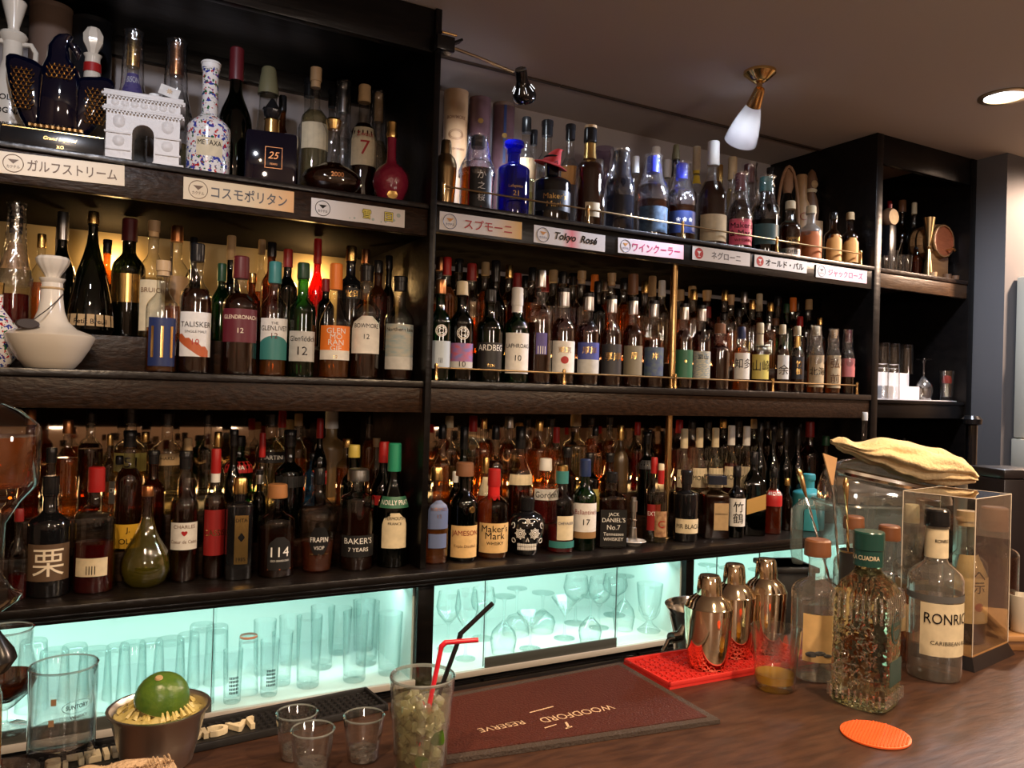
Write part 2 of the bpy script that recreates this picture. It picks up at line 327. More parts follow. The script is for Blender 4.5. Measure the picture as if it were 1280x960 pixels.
def fit(s, wmax, h, bold=.012, shear=0):      # text centred on 0,0, height h, at most wmax wide
    V, F, w_, h_ = text2d(s, bold, shear)
    if s.strip('|') == '' or s in ('●',): bold = .03
    k = h/h_; kx = min(k, wmax/w_); k = min(k, kx*1.25)
    return [(x*kx, y*k) for x, y in V], F
def onface(vf, f): return [f(x, y) for x, y in vf[0]], vf[1]
def flat_text(name, s, wmax, h, mat, parent, loc, rot, bold=.012, shear=0):
    V, F = fit(s, wmax, h, bold, shear)
    return obj(name, ([(x, 0, y) for x, y in V], F), mat, parent, loc, rot, smooth=False)

STY = dict(wh=(.54, .72, 1.6, .40, .86), wi=(.44, .72, 1.15, .36, .79), rd=(.56, .71, 1.75, .35, .85), sl=(.5, .7, 1.2, .42, .86), sq=(.62, .75, 2.0, .38, .86), sqw=(.5, .8, 1.1, .32, .85),
           cone=(.05, .80, .95, .46, .80), pear=(.10, .74, .85, .20, .90), gourd=(.3, .72, 1, .19, .9), bulge=(.5, .74, 1, .24, .84), mtx=(.40, .56, 1.3, .37, .94))
def profile(st, R, H, e):
    hs, hn, p, rn, hc = STY[st]; hs = e.get('hs', hs); hn = e.get('hn', hn); hc = e.get('hc', hc); rn = e.get('rn', rn)
    P = [(0, .012), (.6, .008), (.88, 0), (.97, .006), (1, .03)]
    if st == 'gourd': P = [(0, .012), (.5, 0), (.62, .01), (.85, .06), (.97, .14), (1, .2), (.95, .28), (.78, .38), (.55, .48), (.36, .58), (.24, .68), (rn, .78)]
    elif st == 'bulge': P = [(0, .012), (.6, 0), (.70, .02), (.76, .15), (.86, .35), (1, .50), (1, .54), (.9, .60), (.6, .66), (.36, .71), (rn, .77)]
    elif st == 'pear': P = [(0, .01), (.8, 0), (1, .04), (.98, .12), (.90, .25), (.76, .38), (.58, .52), (.38, .64), (.25, .74), (rn, .82)]
    else:
        if st == 'cone': P = [(0, .012), (.8, 0), (1, .03)]
        P += [(1, hs*.5), (1, hs)]
        for i in range(1, 9):
            t = i/8; P.append((rn+(1-rn)*.5*(1+math.cos(PI*t**p)), hs+(hn-hs)*t))
    P.append((rn, hc-.02)); P.append((rn*1.12, hc-.015)); P.append((rn*1.12, hc))
    return [(r*R, z*H) for r, z in P], hs, hn, hc, rn
def rad_at(prof, z):
    for (r0, z0), (r1, z1) in zip(prof[2:], prof[3:]):
        if z0 <= z <= z1 and z1 > z0: return r0+(r1-r0)*(z-z0)/(z1-z0)
    return prof[-1][0]
def label_part(root, prof, R, l, sq, name='label', seg=10):
    z0, z1, col = l['z0'], l['z1'], l['col']; w_ = l.get('w', .9); off = l.get('off', 0)*R
    h = z1-z0; hw = R*w_
    def P(x, z, d=.0006):
        x += off
        if sq: return (x, -(R*.93+d), z)
        r = min(R, max(rad_at(prof, z), R*.3))+d; a = x/R*1.02
        return (r*math.sin(a), -r*math.cos(a), z)
    hw = hw*(1.0 if sq else 1.25 if w_ > .85 else 1.1)
    V = []; F = []; nz = 6 if (l.get('arch') or l.get('slant') or l.get('drop')) else 3
    for j in range(nz+1):
        for i in range(seg+1):
            t = i/seg*2-1; v = j/nz; zz = z0+h*v; xx = hw*t
            if l.get('arch') and v > .6: xx = hw*t*math.sqrt(max(0, 1-((v-.6)/.42)**2))
            if l.get('drop'): xx = hw*t*(.25+.75*math.sin(PI*min(1, max(0, .12+v*.8))))
            if l.get('slant'): zz += xx*.32
            V.append(P(xx, zz))
    for j in range(nz):
        for i in range(seg):
            a = j*(seg+1)+i; F.append((a, a+1, a+seg+2, a+seg+1))
    tx = l.get('t', ())
    if col == 'none':
        parent = None
    else:
        parent = obj(name, (V, F), 'c_'+col, root)
        if l.get('base'):
            bh = l.get('bh', .28 if l['base'] != 'teal' else .42); V2 = [P(hw*(i/seg*2-1), z0+h*(bh*j), .0009) for j in (0, 1) for i in range(seg+1)]
            if l['base'] == 'teal': V2 = [P(hw*(i/seg*2-1), z0+h*((bh+.16*(1-(i/seg*2-1)**2))*j), .0009) for j in (0, 1) for i in range(seg+1)]
            obj('label_band', (V2, [(i, i+1, i+seg+2, i+seg+1) for i in range(seg)]), 'c_'+l['base'], parent)
        if l.get('corner'):
            V2 = []; F2 = []
            for i in range(9):
                x = -hw+hw*1.75*i/8; top = z0+h*(.50-.045*i)+h*.05*(i % 2); V2 += [P(x, z0+h*max(0, .34-.06*i) if i < 6 else z0, .0009), P(x, top, .0009)]
                if i: F2.append((2*i-2, 2*i, 2*i+1, 2*i-1))
            obj('label_corner', (V2, F2), 'c_'+l['corner'], parent)
        if l.get('border'):
            b = []
            for j0, j1, i0, i1 in ((0, .03, -1, 1), (.97, 1, -1, 1), (0, 1, -1, -.93), (0, 1, .93, 1)):
                if l.get('arch') or l.get('drop'):
                    if j0 > .5 or i0 != -1 or i1 != 1: continue
                q = [P(hw*i, z0+h*j, .0010) for j in (j0, j1) for i in (i0, (i0+i1)/2, i1)]; b.append((q, [(0, 1, 4, 3), (1, 2, 5, 4)]))
            obj('label_border', join(*b), 'c_'+l['border'], parent)
    bycol = {}
    for t in tx:
        s, cy, hh, cc = t[:4]
        if not s.strip(): continue
        V, F = fit(s, hw*1.75 if not l.get('arch') else hw*1.5, hh*h*.92, 0 if hh*h > .006 else .006)
        sl = .32 if l.get('slant') else 0
        bycol.setdefault(cc, []).append(([P(x, z0+h*cy+y+sl*x, .0014) for x, y in V], F))
    for cc, vs in bycol.items():
        mt = 'c_'+cc
        obj('lettering', join(*vs), mt, parent if parent else root, smooth=False)
def bottle(X, Y, Z, R, H, rz, st, gl, liq, cap, name, lab, cat, group, front, lvl, e):
    root = thing(name, lab, cat, (X, Y, Z), rz, group)
    seg = 28 if front else 16
    sq = 1 if st in ('sq', 'sqw') else 0
    prof, hs, hn, hc, rn = profile(st, R, H, e)
    if e.get('flare'): prof += [(rn*R*1.1, H*.90), (rn*R*1.55, H*.935), (rn*R*1.6, H*.97), (rn*R*1.5, H), (0, H)]
    obj('glass_body', lathe(prof, seg, sq, R, rn*R), gl, root)
    if liq:
        lp = [(r*.93 if r > .5*R else r*.86, max(z, .004*H+.002)) for r, z in prof[:-3]]
        top = lvl*hn*H; q = [p for p in lp if p[1] < top]; rr = rad_at(prof, top)*.92
        q = q+[(rr, top), (0, top)]
        obj('liquid', lathe(q, seg, sq, R, rn*R), LIQ[liq], root)
    mt = 'c_'+cap
    rc = rn*R*1.16
    if cap in ('wood', 'brd', 'silvd', 'stop'): rc = rn*R*1.55
    if e.get('bigcap'): rc = rn*R*1.9
    z0 = hc*H
    if st == 'wi' or cap in ('mar', 'r', 'dred', 'orange', 'bl', 'silvk', 'n', 'gnc', 'teal', 'w') and st in ('wh', 'rd'): z0 = (hc-.05)*H if st != 'wi' else (hc-.02)*H
    if not e.get('flare'):
        cp = [(rc*1.0, z0), (rc*1.03, z0+.004), (rc, z0+(H-z0)*.5), (rc*.98, H-.003), (rc*.85, H), (0, H)]
        if st == 'mtx' or (cap == 'k' and int(X*1000) % 3 == 0): cp = [(rc, z0), (rc, z0+(H-z0)*.62), (rc*1.08, z0+(H-z0)*.64), (rc*1.08, H-.003), (rc*.95, H), (0, H)]
        if cap in ('cork',): cp = [(rc*.85, z0), (rc*.85, z0+(H-z0)*.3), (rc*1.0, z0+(H-z0)*.32), (rc*1.0, H-.001), (0, H)]
        if cap == 'oliv': cp = [(rc*1.06, z0-.002), (rc*1.02, z0+.01), (rc*.72, H-.004), (rc*.6, H), (0, H)]
        if e.get('bigcap'): cp = [(rc, z0), (rc, H-.002), (rc*.95, H), (0, H)]
        cpo = obj('cap', lathe([(0, z0)]+cp, seg, sq if e.get('bigcap') else 0, rc, 0), mt, root)
        if cap == 'silvk': obj('cap_top', lathe([(0, H-.012), (rc*1.06, H-.012), (rc*1.06, H), (0, H)], seg), 'c_k', cpo)
        if cap == 'tealg': obj('cap_skirt', lathe([(rc*1.04, z0-.02), (rc*1.04, H*.93)], seg), 'c_teal', cpo)
        if cap == 'rc': obj('cap_skirt', lathe([(rc*1.05, z0-.03), (rc*1.05, H*.92)], seg), 'c_r', cpo)
    if e.get('corktip'): obj('cork', lathe([(rc*.95, H), (rc*.95, H+.008), (0, H+.008)], seg), 'c_cork', root)
    if e.get('neck'):
        zz0 = (hn+.01)*H; rr = rn*R*1.04; obj('neck_foil', lathe([(rr*1.15, zz0-.012), (rr, zz0+.01), (rr, hc*H-.004)], seg), {'gold': 'gold', 'blk': 'c_k', 'cream': 'c_cream'}[e['neck']], root)
    if e.get('band'):
        zz0 = (hn+.02)*H; rr = rn*R*1.06; obj('neck_label', lathe([(rr, zz0), (rr, zz0+.022)], seg), 'c_w' if gl == 'grn' or cap == 'r' else 'c_yellow', root)
    if e.get('wax'):
        zz0 = (hn-.02)*H; V = []; rr = rn*R*1.08; o = lathe([(rr*1.05, zz0), (rr, zz0+.02), (rr, hc*H)], seg)
        V = [(x, y, z-(.012*abs(math.sin(3*math.atan2(y, x))) if z < zz0+.005 else 0)) for x, y, z in o[0]]; obj('wax_seal', (V, o[1]), 'wax_red', root)
    for key, nm in (('lab', 'label'), ('lab2', 'lower_label')):
        if e.get(key): label_part(root, prof, R, e[key], sq, nm, 10 if front else 6)
    if e.get('rosette'):
        zc = e['lab']['z1']+.028; r_ = R*.48; vs = []
        for rr, kk in ((r_, .0014), (r_*.72, .001), (r_*.35, .001)): vs.append(torus(rr, kk, (0, 0, 0), 24))
        for i in range(12): a = PI*i/6; vs.append(torus(r_*.17, .0009, (r_*.86*math.cos(a), 0, r_*.86*math.sin(a)), 8))
        vs = join(*vs); V = [((R+.001)*math.sin(x/R), -(R+.001)*math.cos(x/R), zc+z) for x, y, z in vs[0]]
        obj('rosette', (V, vs[1]), 'pattern_white', root)
    if e.get('seal'):
        zc = e['lab']['z1']+.045; rr = rad_at(prof, zc); obj('round_seal', xf(lathe([(0, .002), (.008, .002), (.010, 0), (.0105, -.002)], 18), T(rr*.45, -rr*.92, zc, PI/2, 0, .45)), 'gold', root)
    if e.get('script'):
        vs = []
        for k in range(5):
            x = (-.55+.27*k)*R; vs.append(torus(R*.14, .0009, (x, 0, .052+.006*math.sin(k*2)), 10)); vs.append(torus(R*.10, .0008, (x+.003, 0, .066), 10))
        vs = join(*vs); obj('glass_script', ([((R+.001)*math.sin(x/R), -(R+.001)*math.cos(x/R), z) for x, y, z in vs[0]], vs[1]), 'gold', root)
    if e.get('wrap'):
        wp = [(R*1.02, hs*H*.80), (R*1.06, hs*H*.95), (R*.98, hs*H*1.1), (R*.72, (hs+hn)/2*H+.02), (rc*1.5, hn*H+.03), (rc*1.35, H*.96), (rc*1.5, H*1.01)]
        o = lathe(wp, 22); V = []
        for i, (x, y, z) in enumerate(o[0]):
            a = math.atan2(y, x); k = 1+.05*math.sin(7*a+z*60)+.03*math.sin(13*a); V.append((x*k, y*k, z))
        obj('plastic_wrap', (V, o[1]), 'wrap', root)
    return root

# ------------------------------------------------------------------ the room
ZC = 2.52
struct(obj('floor', box(-1.6, 5.0, -2.2, 2.9, -.1, 0), 'floor_wood', smooth=False))
struct(obj('ceiling', box(-1.6, 5.0, -2.2, 2.9, ZC, ZC+.1), 'ceiling_paint', smooth=False))
struct(obj('wall_back', box(-1.6, 5.0, 2.53, 2.65, 0, ZC), 'wall_paint', smooth=False))
struct(obj('wall_left', box(-1.7, -1.6, -2.2, 2.9, 0, ZC), 'wall_room', smooth=False))
struct(obj('wall_front', box(-1.6, 5.0, -2.3, -2.2, 0, ZC), 'wall_room', smooth=False))
struct(obj('wall_right', box(4.9, 5.0, -2.2, 2.9, 0, ZC), 'wall_room', smooth=False))
struct(obj('wall_return', box(3.302, 4.9, 1.872, 2.529, 0, ZC), 'wall_grey', smooth=False))
tr = []
for i, (x0, x1) in enumerate(((.86, 1.40), (1.405, 1.92), (1.925, 2.695))): tr.append(box(x0, x1, 2.255, 2.267, ZC-.006, ZC+.001))
struct(obj('trim_1', join(*tr), 'dark_back', smooth=False))

# ------------------------------------------------------------------ back bar shelving
def unit(name, label, x0, x1, top, lipz, midz, led, loc):
    u = thing(name, label, 'shelving', (x0, 2.0, 0))
    b = lambda n, a, m, bv=.0015: obj(n, xf(box(*a, bv), T(-x0, -2.0, 0)), m, u)
    return u, b
LX0, LX1, RX0, RX1 = -.62, .833, .852, 2.66
u1, b1 = unit('shelving_unit', 'tall black shelving on the left of the post, holding three levels of bottles', LX0, LX1, 0, 0, 0, 0, 0)
u2, b2 = unit('shelving_unit', 'long black open-topped shelving between the post and the far right bay', RX0, RX1, 0, 0, 0, 0, 0)
b1('side_panel', (LX0-.02, LX0-.0005, 2.0, 2.525, 1.0137, ZC-.0005), 'black_wood'); b1('post', (.8335, .8515, 1.985, 2.525, 1.0137, ZC-.0005), 'black_wood')
b1('top_fascia', (LX0, .8335, 1.995, 2.02, 2.402, ZC-.0005), 'black_wood'); b1('top_board', (LX0, .8335, 2.02, 2.5, 2.46, 2.475), 'black_wood')
b1('upper_back_board', (LX0, .8335, 2.50, 2.528, 2.405, ZC-.002), 'black_wood')
for b, x0, x1, zt, in ((b1, LX0, .833, 1.993), (b2, .852, 2.66, 2.007)):
    b('upper_shelf', (x0, x1, 1.992, 2.528, zt-.013, zt), 'lip_wood', .002)
    b('upper_fascia', (x0, x1, 2.0, 2.02, zt-.085, zt-.0135), 'shelf_wood' if b is b1 else 'black_wood')
    b('shelf_underside', (x0, x1, 2.02, 2.528, zt-.085, zt-.07), 'matt_black')
    b('middle_shelf', (x0, x1, 1.992, 2.528, 1.500, 1.517 if b is b1 else 1.520), 'lip_wood', .002)
    b('middle_fascia', (x0, x1, 2.0, 2.02, 1.432, 1.4995), 'shelf_wood'); b('shelf_underside', (x0, x1, 2.02, 2.528, 1.432, 1.45), 'matt_black')
    zt = 1.517 if b is b1 else 1.520
    b('riser', (x0, x1, 2.13, 2.528, zt+.0005, zt+.085), 'shelf_wood'); 
    b('lower_riser', (x0, x1, 2.13, 2.528, 1.0135, 1.083), 'shelf_wood'); b('rear_riser', (x0, x1, 2.225, 2.528, 1.0835, 1.153), 'shelf_wood')
for k in range(5):
    x0 = LX0+.29*k; b1('back_panel', (x0+.004, x0+.286, 2.515, 2.529, 1.60, 1.909), 'cream_panel', .001)
b1('back_rail', (LX0, .833, 2.508, 2.5285, 1.9095, 1.99), 'black_wood'); b1('back_panel', (LX0, .833, 2.515, 2.529, 1.16, 1.43), 'smoked_mirror', .001)
for k in range(5):
    x0 = .852+.36*k; b2('back_panel', (x0+.004, x0+.356, 2.515, 2.529, 1.60, 1.905), 'smoked_mirror', .001)
b2('back_panel', (.852, 2.66, 2.515, 2.529, 1.16, 1.43), 'smoked_mirror', .001)
# far right bay
u3, b3 = unit('shelving_unit', 'narrow black cupboard bay on the far right with barrel end and glasses', 2.662, 3.3, 0, 0, 0, 0, 0)
b3('side_panel', (2.662, 2.700, 1.995, 2.528, .0, ZC-.001), 'black_wood'); b3('side_panel', (3.262, 3.300, 1.995, 2.528, .0, ZC-.001), 'black_wood')
b3('top_fascia', (2.7, 3.262, 1.998, 2.02, 2.408, ZC-.001), 'black_wood'); b3('back_panel', (2.7, 3.262, 2.50, 2.528, .0, ZC-.001), 'dark_back')
b3('shelf', (2.7, 3.262, 1.998, 2.50, 1.992, 2.008), 'shelf_wood'); b3('shelf_fascia', (2.7, 3.262, 2.003, 2.02, 1.935, 1.9915), 'bay_wood')
b3('shelf', (2.7, 3.262, 1.998, 2.50, 1.49, 1.503), 'black_wood'); b3('shelf_fascia', (2.7, 3.262, 2.003, 2.02, 1.434, 1.4895), 'black_wood'); b3('shelf', (2.7, 3.262, 1.998, 2.50, 1.0, 1.013), 'black_wood')
# ledge
u4 = thing('back_bar_ledge', 'long black moulded ledge under the lowest row of bottles', 'ledge', (1.0, 1.95, .97))
obj('ledge_board', xf(box(-.62, 2.661, 1.948, 2.528, .993, 1.013, .003), T(-1.0, -1.95, -.97)), 'lip_wood', u4)
obj('moulding', xf(join(box(-.62, 2.661, 1.962, 2.02, .978, .9925, .004), box(-.62, 2.661, 1.975, 2.0035, .9672, .9775, .003)), T(-1.0, -1.95, -.97)), 'lip_wood', u4)
# lit glass cabinets below the ledge
BAYS = [(-.62, .833, [.317], [(-.15, .317)], 'left'), (.8815, 1.768, [1.045, 1.50], [(1.045, 1.50)], 'middle'), (1.802, 2.66, [1.917, 2.109], [], 'right')]
for i, (x0, x1, div, hnd, nm) in enumerate(BAYS):
    u = thing('display_cabinet', nm+' lit aqua glassware cabinet with sliding glass doors, below the ledge', 'cabinet', (x0, 2.0, .70))
    b = lambda n, a, m, bv=.001: obj(n, xf(box(*a, bv), T(-x0, -2.0, -.70)), m, u)
    b('cabinet_floor', (x0, x1, 2.0035, 2.45, .7003, .712), 'interior_cloth', 0); b('back_panel', (x0, x1, 2.44, 2.45, .712, .967), 'lit_interior', 0)
    b('side_panel', (x0, x0+.006, 2.014, 2.44, .712, .967), 'lit_interior', 0); b('side_panel', (x1-.006, x1, 2.014, 2.44, .712, .967), 'lit_interior', 0)
    b('cabinet_top', (x0, x1, 2.022, 2.45, .967, .9770), 'lit_interior', 0)
    b('door_track', (x0, x1, 1.990, 2.003, .7003, .7165), 'alu')
    b('led_strip', (x0+.01, x1-.01, 2.030, 2.042, .960, .9665), 'led', 0)
    ed = [x0]+div+[x1]
    for k in range(len(ed)-1):
        yy = 2.004 if k % 2 else 2.009
        p = b('sliding_glass_door', (ed[k]+.0005, ed[k+1]+(.0 if k == len(ed)-2 else .008), yy, yy+.003, .7165, .9665), 'door_glass', 0)
        obj('glass_edge', xf(box(ed[k+1]-.0005, ed[k+1]+.001, yy-.0005, yy+.0035, .7165, .9665), T(-x0, -2.0, -.70)), 'handle_grey', p) if k < len(ed)-2 else None
    for (a, c) in hnd:
        b('door_handle', (a, c, 1.996, 2.0035, .7165, .745), 'handle_grey')
    lamp('AREA', 'cabinet_led_light', ((x0+x1)/2, 2.10, .955), 1.75*(x1-x0), AQUA, x1-x0-.05, ((x0+x1)/2, 2.2, .7), sy=.05)
    lamp('AREA', 'cabinet_led_light', ((x0+x1)/2, 2.07, .80), .55*(x1-x0), AQUA, x1-x0-.05, ((x0+x1)/2, 2.44, .86), sy=.12)
# dark base below
u5 = thing('base_cabinet', 'black base cabinet running under the lit glass cabinets', 'cabinet', (1.0, 2.0, 0))
obj('carcass', xf(box(-.62, 2.661, 2.0, 2.45, 0, .6995, .002), T(-1.0, -2.0, 0)), 'black_wood', u5)
for k in range(6):
    x = -.6+.545*k; obj('cabinet_door', xf(box(x, x+.535, 1.984, 1.999, .08, .69, .002), T(-1.0, -2.0, 0)), 'black_wood', u5)
for x0, x1 in ((.8335, .8810), (1.7685, 1.8015)): obj('divider', xf(box(x0, x1, 1.992, 2.45, .70, .9665, .001), T(-1.0, -2.0, 0)), 'black_wood', u5)
# back work surface behind the counter
wt = thing('work_surface', 'low dark work surface hidden behind the counter edge', 'worktop', (1.0, 1.4, 0))
obj('worktop', xf(box(-.6, 3.2, 1.20, 1.56, .83, .85, .002), T(-1.0, -1.4, 0)), 'rubber_black', wt)
obj('carcass', xf(box(-.6, 3.2, 1.21, 1.55, 0, .829), T(-1.0, -1.4, 0)), 'black_wood', wt)

# warm strips hidden behind the bottles
def strip(x0, x1, y, z, e, lab):
    t = thing('light_strip', lab, 'light', ((x0+x1)/2, y, z)); L_ = x1-x0
    obj('housing', box(-L_/2, L_/2, -.006, .006, -.004, .004), 'black_wood', t, smooth=False)
    n = max(2, int(L_/.16)); 
    for k in range(n):
        x = -L_/2+L_*(k+.5)/n; obj('bulb', xf(lathe([(0, -.004), (.0045, -.002), (.0045, .002), (0, .004)], 8), T(x, -.008, 0)), 'warm_bulb', t)
    lamp('AREA', 'strip_light', ((x0+x1)/2, y-.012, z), e*L_, (1, .56, .22), L_-.02, ((x0+x1)/2, y-.2, z+.12), sy=.012)
for z, x0, x1, e, s in ((1.625, .9, 2.0, 1.3, 'right middle shelf'), (1.175, -.55, .80, .5, 'left ledge'), (1.175, .9, 2.1, 1.2, 'right ledge')):
    strip(x0, x1, 2.505, z, e, 'warm light strip low behind the rear bottles of the '+s)
for x, z in ((.10, 1.82), (.66, 1.83)):
    lamp('POINT', 'glow_light', (x, 2.485, z), 1.3, (1, .60, .24), .02)

# ------------------------------------------------------------------ menu signs
def sign(p, label, txt, col, emb, bg='sign_white', tint=None, shear=0, extra=None):
    (x0, z0), (x1, z1), h = p; L_ = math.hypot(x1-x0, z1-z0); an = math.atan2(z1-z0, x1-x0)
    t = thing('menu_sign', label, 'sign', ((x0+x1)/2, 1.9985, (z0+z1)/2-h/2), rot=(0, -an, 0), group='cocktail name signs on the shelf fascia')
    bd = obj('sign_board', box(-L_/2, L_/2, -.0015, 0, -h/2, h/2, .0004), bg, t, smooth=False)
    if False:
        for k in range(8): obj('tint_patch', box(L_*(-.1+.075*k), L_*(-.1+.075*k+.075), -.0018, -.0016, -h/2+.001, h/2-.001), tint[min(k//3, len(tint)-1)], bd, smooth=False) if k < 8 else 0
    er = h*.40; ex = -L_/2+h*.62
    if emb == 'disc':
        e = obj('emblem', xf(lathe([(0, .0004), (er, .0004), (er, 0)], 20), T(ex, -.0016, 0, PI/2)), 'c_redl', t)
        obj('glass_symbol', join(([(ex-er*.5, -.0022, er*.4), (ex+er*.5, -.0022, er*.4), (ex, -.0022, -er*.15)], [(0, 1, 2)]), box(ex-er*.05, ex+er*.05, -.0023, -.0021, -er*.5, 0), box(ex-er*.3, ex+er*.3, -.0023, -.0021, -er*.58, -er*.5)), 'c_w', e, smooth=False)
    else:
        e = obj('emblem', torus(er, .0008, (ex, -.0018, 0), 28), emb, t)
        obj('glass_symbol', ([(ex-er*.55, -.002, er*.45), (ex+er*.55, -.002, er*.45), (ex, -.002, -er*.05)], [(0, 1, 2)]), 'c_amber' if emb == 'c_n' else emb, e, smooth=False)
        flat_text('emblem_lettering', 'カクテル', er*1.3, er*.42, emb, e, (ex, -.0021, -er*.38), (0, 0, 0), .02)
    if txt: flat_text('lettering', txt, L_-h*1.5, h*.56, col, t, (h*.42, -.0022, 0), (0, 0, 0), .03, shear)
    if extra: extra(t, L_, h)
    return t
pm('c_brown_t', (.13, .075, .04), .5); pm('c_grey_t', (.10, .095, .10), .5); pm('c_red_t', (.42, .02, .02), .5); pm('c_mag', (.50, .02, .13), .5); pm('c_goldtint', (.72, .50, .20), .4); pm('c_lemon', (.80, .68, .12), .5); pm('c_bubble', (.42, .52, .50), .35); pm('c_pinktint', (.78, .35, .38), .4); pm('sign_warmlit', (.70, .60, .44), .35)  # last one: white sign board with warm light painted into its colour
def grad(name, stops, radial=False):
    m, n, o = nt(name); p = N(n, 'ShaderNodeBsdfPrincipled'); n.links.new(p.outputs[0], o.inputs[0]); p.inputs['Roughness'].default_value = .35
    tc = N(n, 'ShaderNodeTexCoord'); sp = N(n, 'ShaderNodeSeparateXYZ'); n.links.new(tc.outputs['Generated'], sp.inputs[0]); rp = N(n, 'ShaderNodeValToRGB'); n.links.new(sp.outputs[0], rp.inputs[0])
    el = rp.color_ramp.elements
    while len(el) < len(stops): el.new(.5)
    for e_, (q, c_) in zip(el, stops): e_.position = q; e_.color = (*c_, 1)
    n.links.new(rp.outputs[0], p.inputs['Base Color'])
WH = (.74, .72, .70)
grad('sign_gold', ((0, WH), (.55, WH), (1, (.75, .42, .10)))); grad('sign_rose', ((0, WH), (.38, WH), (.52, (.80, .22, .25)), (.66, WH), (1, WH))); grad('sign_pink', ((0, WH), (.3, (.76, .62, .64)), (1, (.76, .45, .48)))); grad('sign_warmlit_grad', ((0, (.68, .58, .42)), (.6, (.70, .56, .36)), (1, (.75, .42, .18))))  # last one: cream ground is warm light painted on a white board
def snow(t, L_, h):
    for s, x in (('雪', .08*L_), ('国', .32*L_)):
        for k_ in range(8): flat_text('lettering_outline', s, h, h*.50, 'c_k', t, (x+.0011*math.cos(k_*PI/4), -.0020, .0011*math.sin(k_*PI/4)), (0, 0, 0), 0)
        flat_text('lettering', s, h, h*.50, 'c_lemon', t, (x, -.0026, 0), (0, 0, 0), .02)
    for x, z, r in ((-.05, -.3, .06), (-.1, -.33, .035), (.15, -.25, .08), (.24, -.33, .05), (.38, -.15, .08), (.43, .15, .12), (.29, -.3, .06)):
        obj('bubble', xf(lathe([(0, .0006), (r*h*.9, .0004), (r*h, 0)], 14), T(x*L_, -.0016, z*h, PI/2)), 'c_bubble', t)
sign(((-0.1456, 1.9713), (0.0955, 1.9781), 0.0462), 'white sign with warm light in its colour, brown katakana under the eagle decanter', 'ガルフストリーム', 'c_brown_t', 'c_brown_t', bg='sign_warmlit')
sign(((0.2189, 1.9729), (0.4738, 1.9745), 0.0520), 'white sign with warm light in its colour and grey katakana below the navy square flask', 'コスモポリタン', 'c_grey_t', 'c_brown_t', bg='sign_warmlit_grad')
sign(((0.5168, 1.9667), (0.7656, 1.9680), 0.0470), 'sign with two yellow snow characters and bubbles, next to the post', None, 'c_k', 'c_k', extra=snow)
sign(((0.8661, 1.9793), (1.1229, 1.9814), 0.0498), 'sign with bold red katakana fading to gold on its right end', 'スプモーニ', 'c_red_t', 'c_n', bg='sign_gold')
sign(((1.1630, 1.9796), (1.4150, 1.9782), 0.0509), 'sign with italic Latin lettering and a pink blush', 'Tokyo  Rosé', 'c_k', 'c_n', shear=0.3, bg='sign_rose')
sign(((1.4631, 1.9778), (1.7248, 1.9839), 0.0467), 'sign with long magenta katakana on pink, left of the pole', 'ワインクーラー', 'c_mag', 'c_n', bg='sign_pink')
sign(((1.7619, 1.9868), (2.0186, 1.9890), 0.0455), 'sign with round red glass badge and dark grey katakana', 'ネグローニ', 'c_grey_t', 'disc')
sign(((2.0393, 1.9879), (2.2971, 1.9889), 0.0424), 'sign with red badge and narrow black katakana with middle dot', 'オールド・パル', 'c_k', 'disc')
sign(((2.3449, 1.9861), (2.6228, 1.9871), 0.0476), 'last sign on the right with magenta katakana and outlined badge', 'ジャックローズ', 'c_mag', 'c_grey_t', bg='sign_pink')

# ------------------------------------------------------------------ gallery rails and poles
def rail(zb, zt, xs, label):
    t = thing('gallery_rail', label, 'rail', (xs[0], 2.006, zb))
    obj('rail_bar', tube([(0, 0, zt-zb-.012), (xs[-1]-xs[0], 0, zt-zb-.012)], .0028, 10), 'old_brass', t)
    for x in xs: obj('rail_post', xf(lathe([(0, 0), (.0065, 0), (.0062, .006), (.0048, .01), (.0048, zt-zb-.012), (.006, zt-zb-.006), (.004, zt-zb), (0, zt-zb+.001)], 12), T(x-xs[0], 0, 0)), 'brass', t)
rail(2.0075, 2.063, (.878, 1.355, 1.725, 2.153, 2.596), 'thin brass gallery rail along the front of the upper shelf')
rail(1.5205, 1.566, (.873, 1.286, 1.712, 2.152, 2.594), 'thin brass gallery rail along the front of the middle shelf')
for y, z0, z1, s in ((2.030, 1.5205, 1.9215, 'upper brass pole standing on the middle shelf between labelled bottles'), (2.112, 1.014, 1.431, 'lower brass pole standing on the ledge behind the cream-capped bottles')):
    t = thing('support_pole', s, 'pole', ({2.030: 1.7165, 2.112: 1.781}[y], y, z0))
    obj('pole', lathe([(0, 0), (.0115, 0), (.0115, z1-z0), (0, z1-z0)], 16), 'brass', t); obj('flange', lathe([(.0118, 0), (.017, 0), (.016, .004), (.0118, .005)], 16), 'old_brass', t)

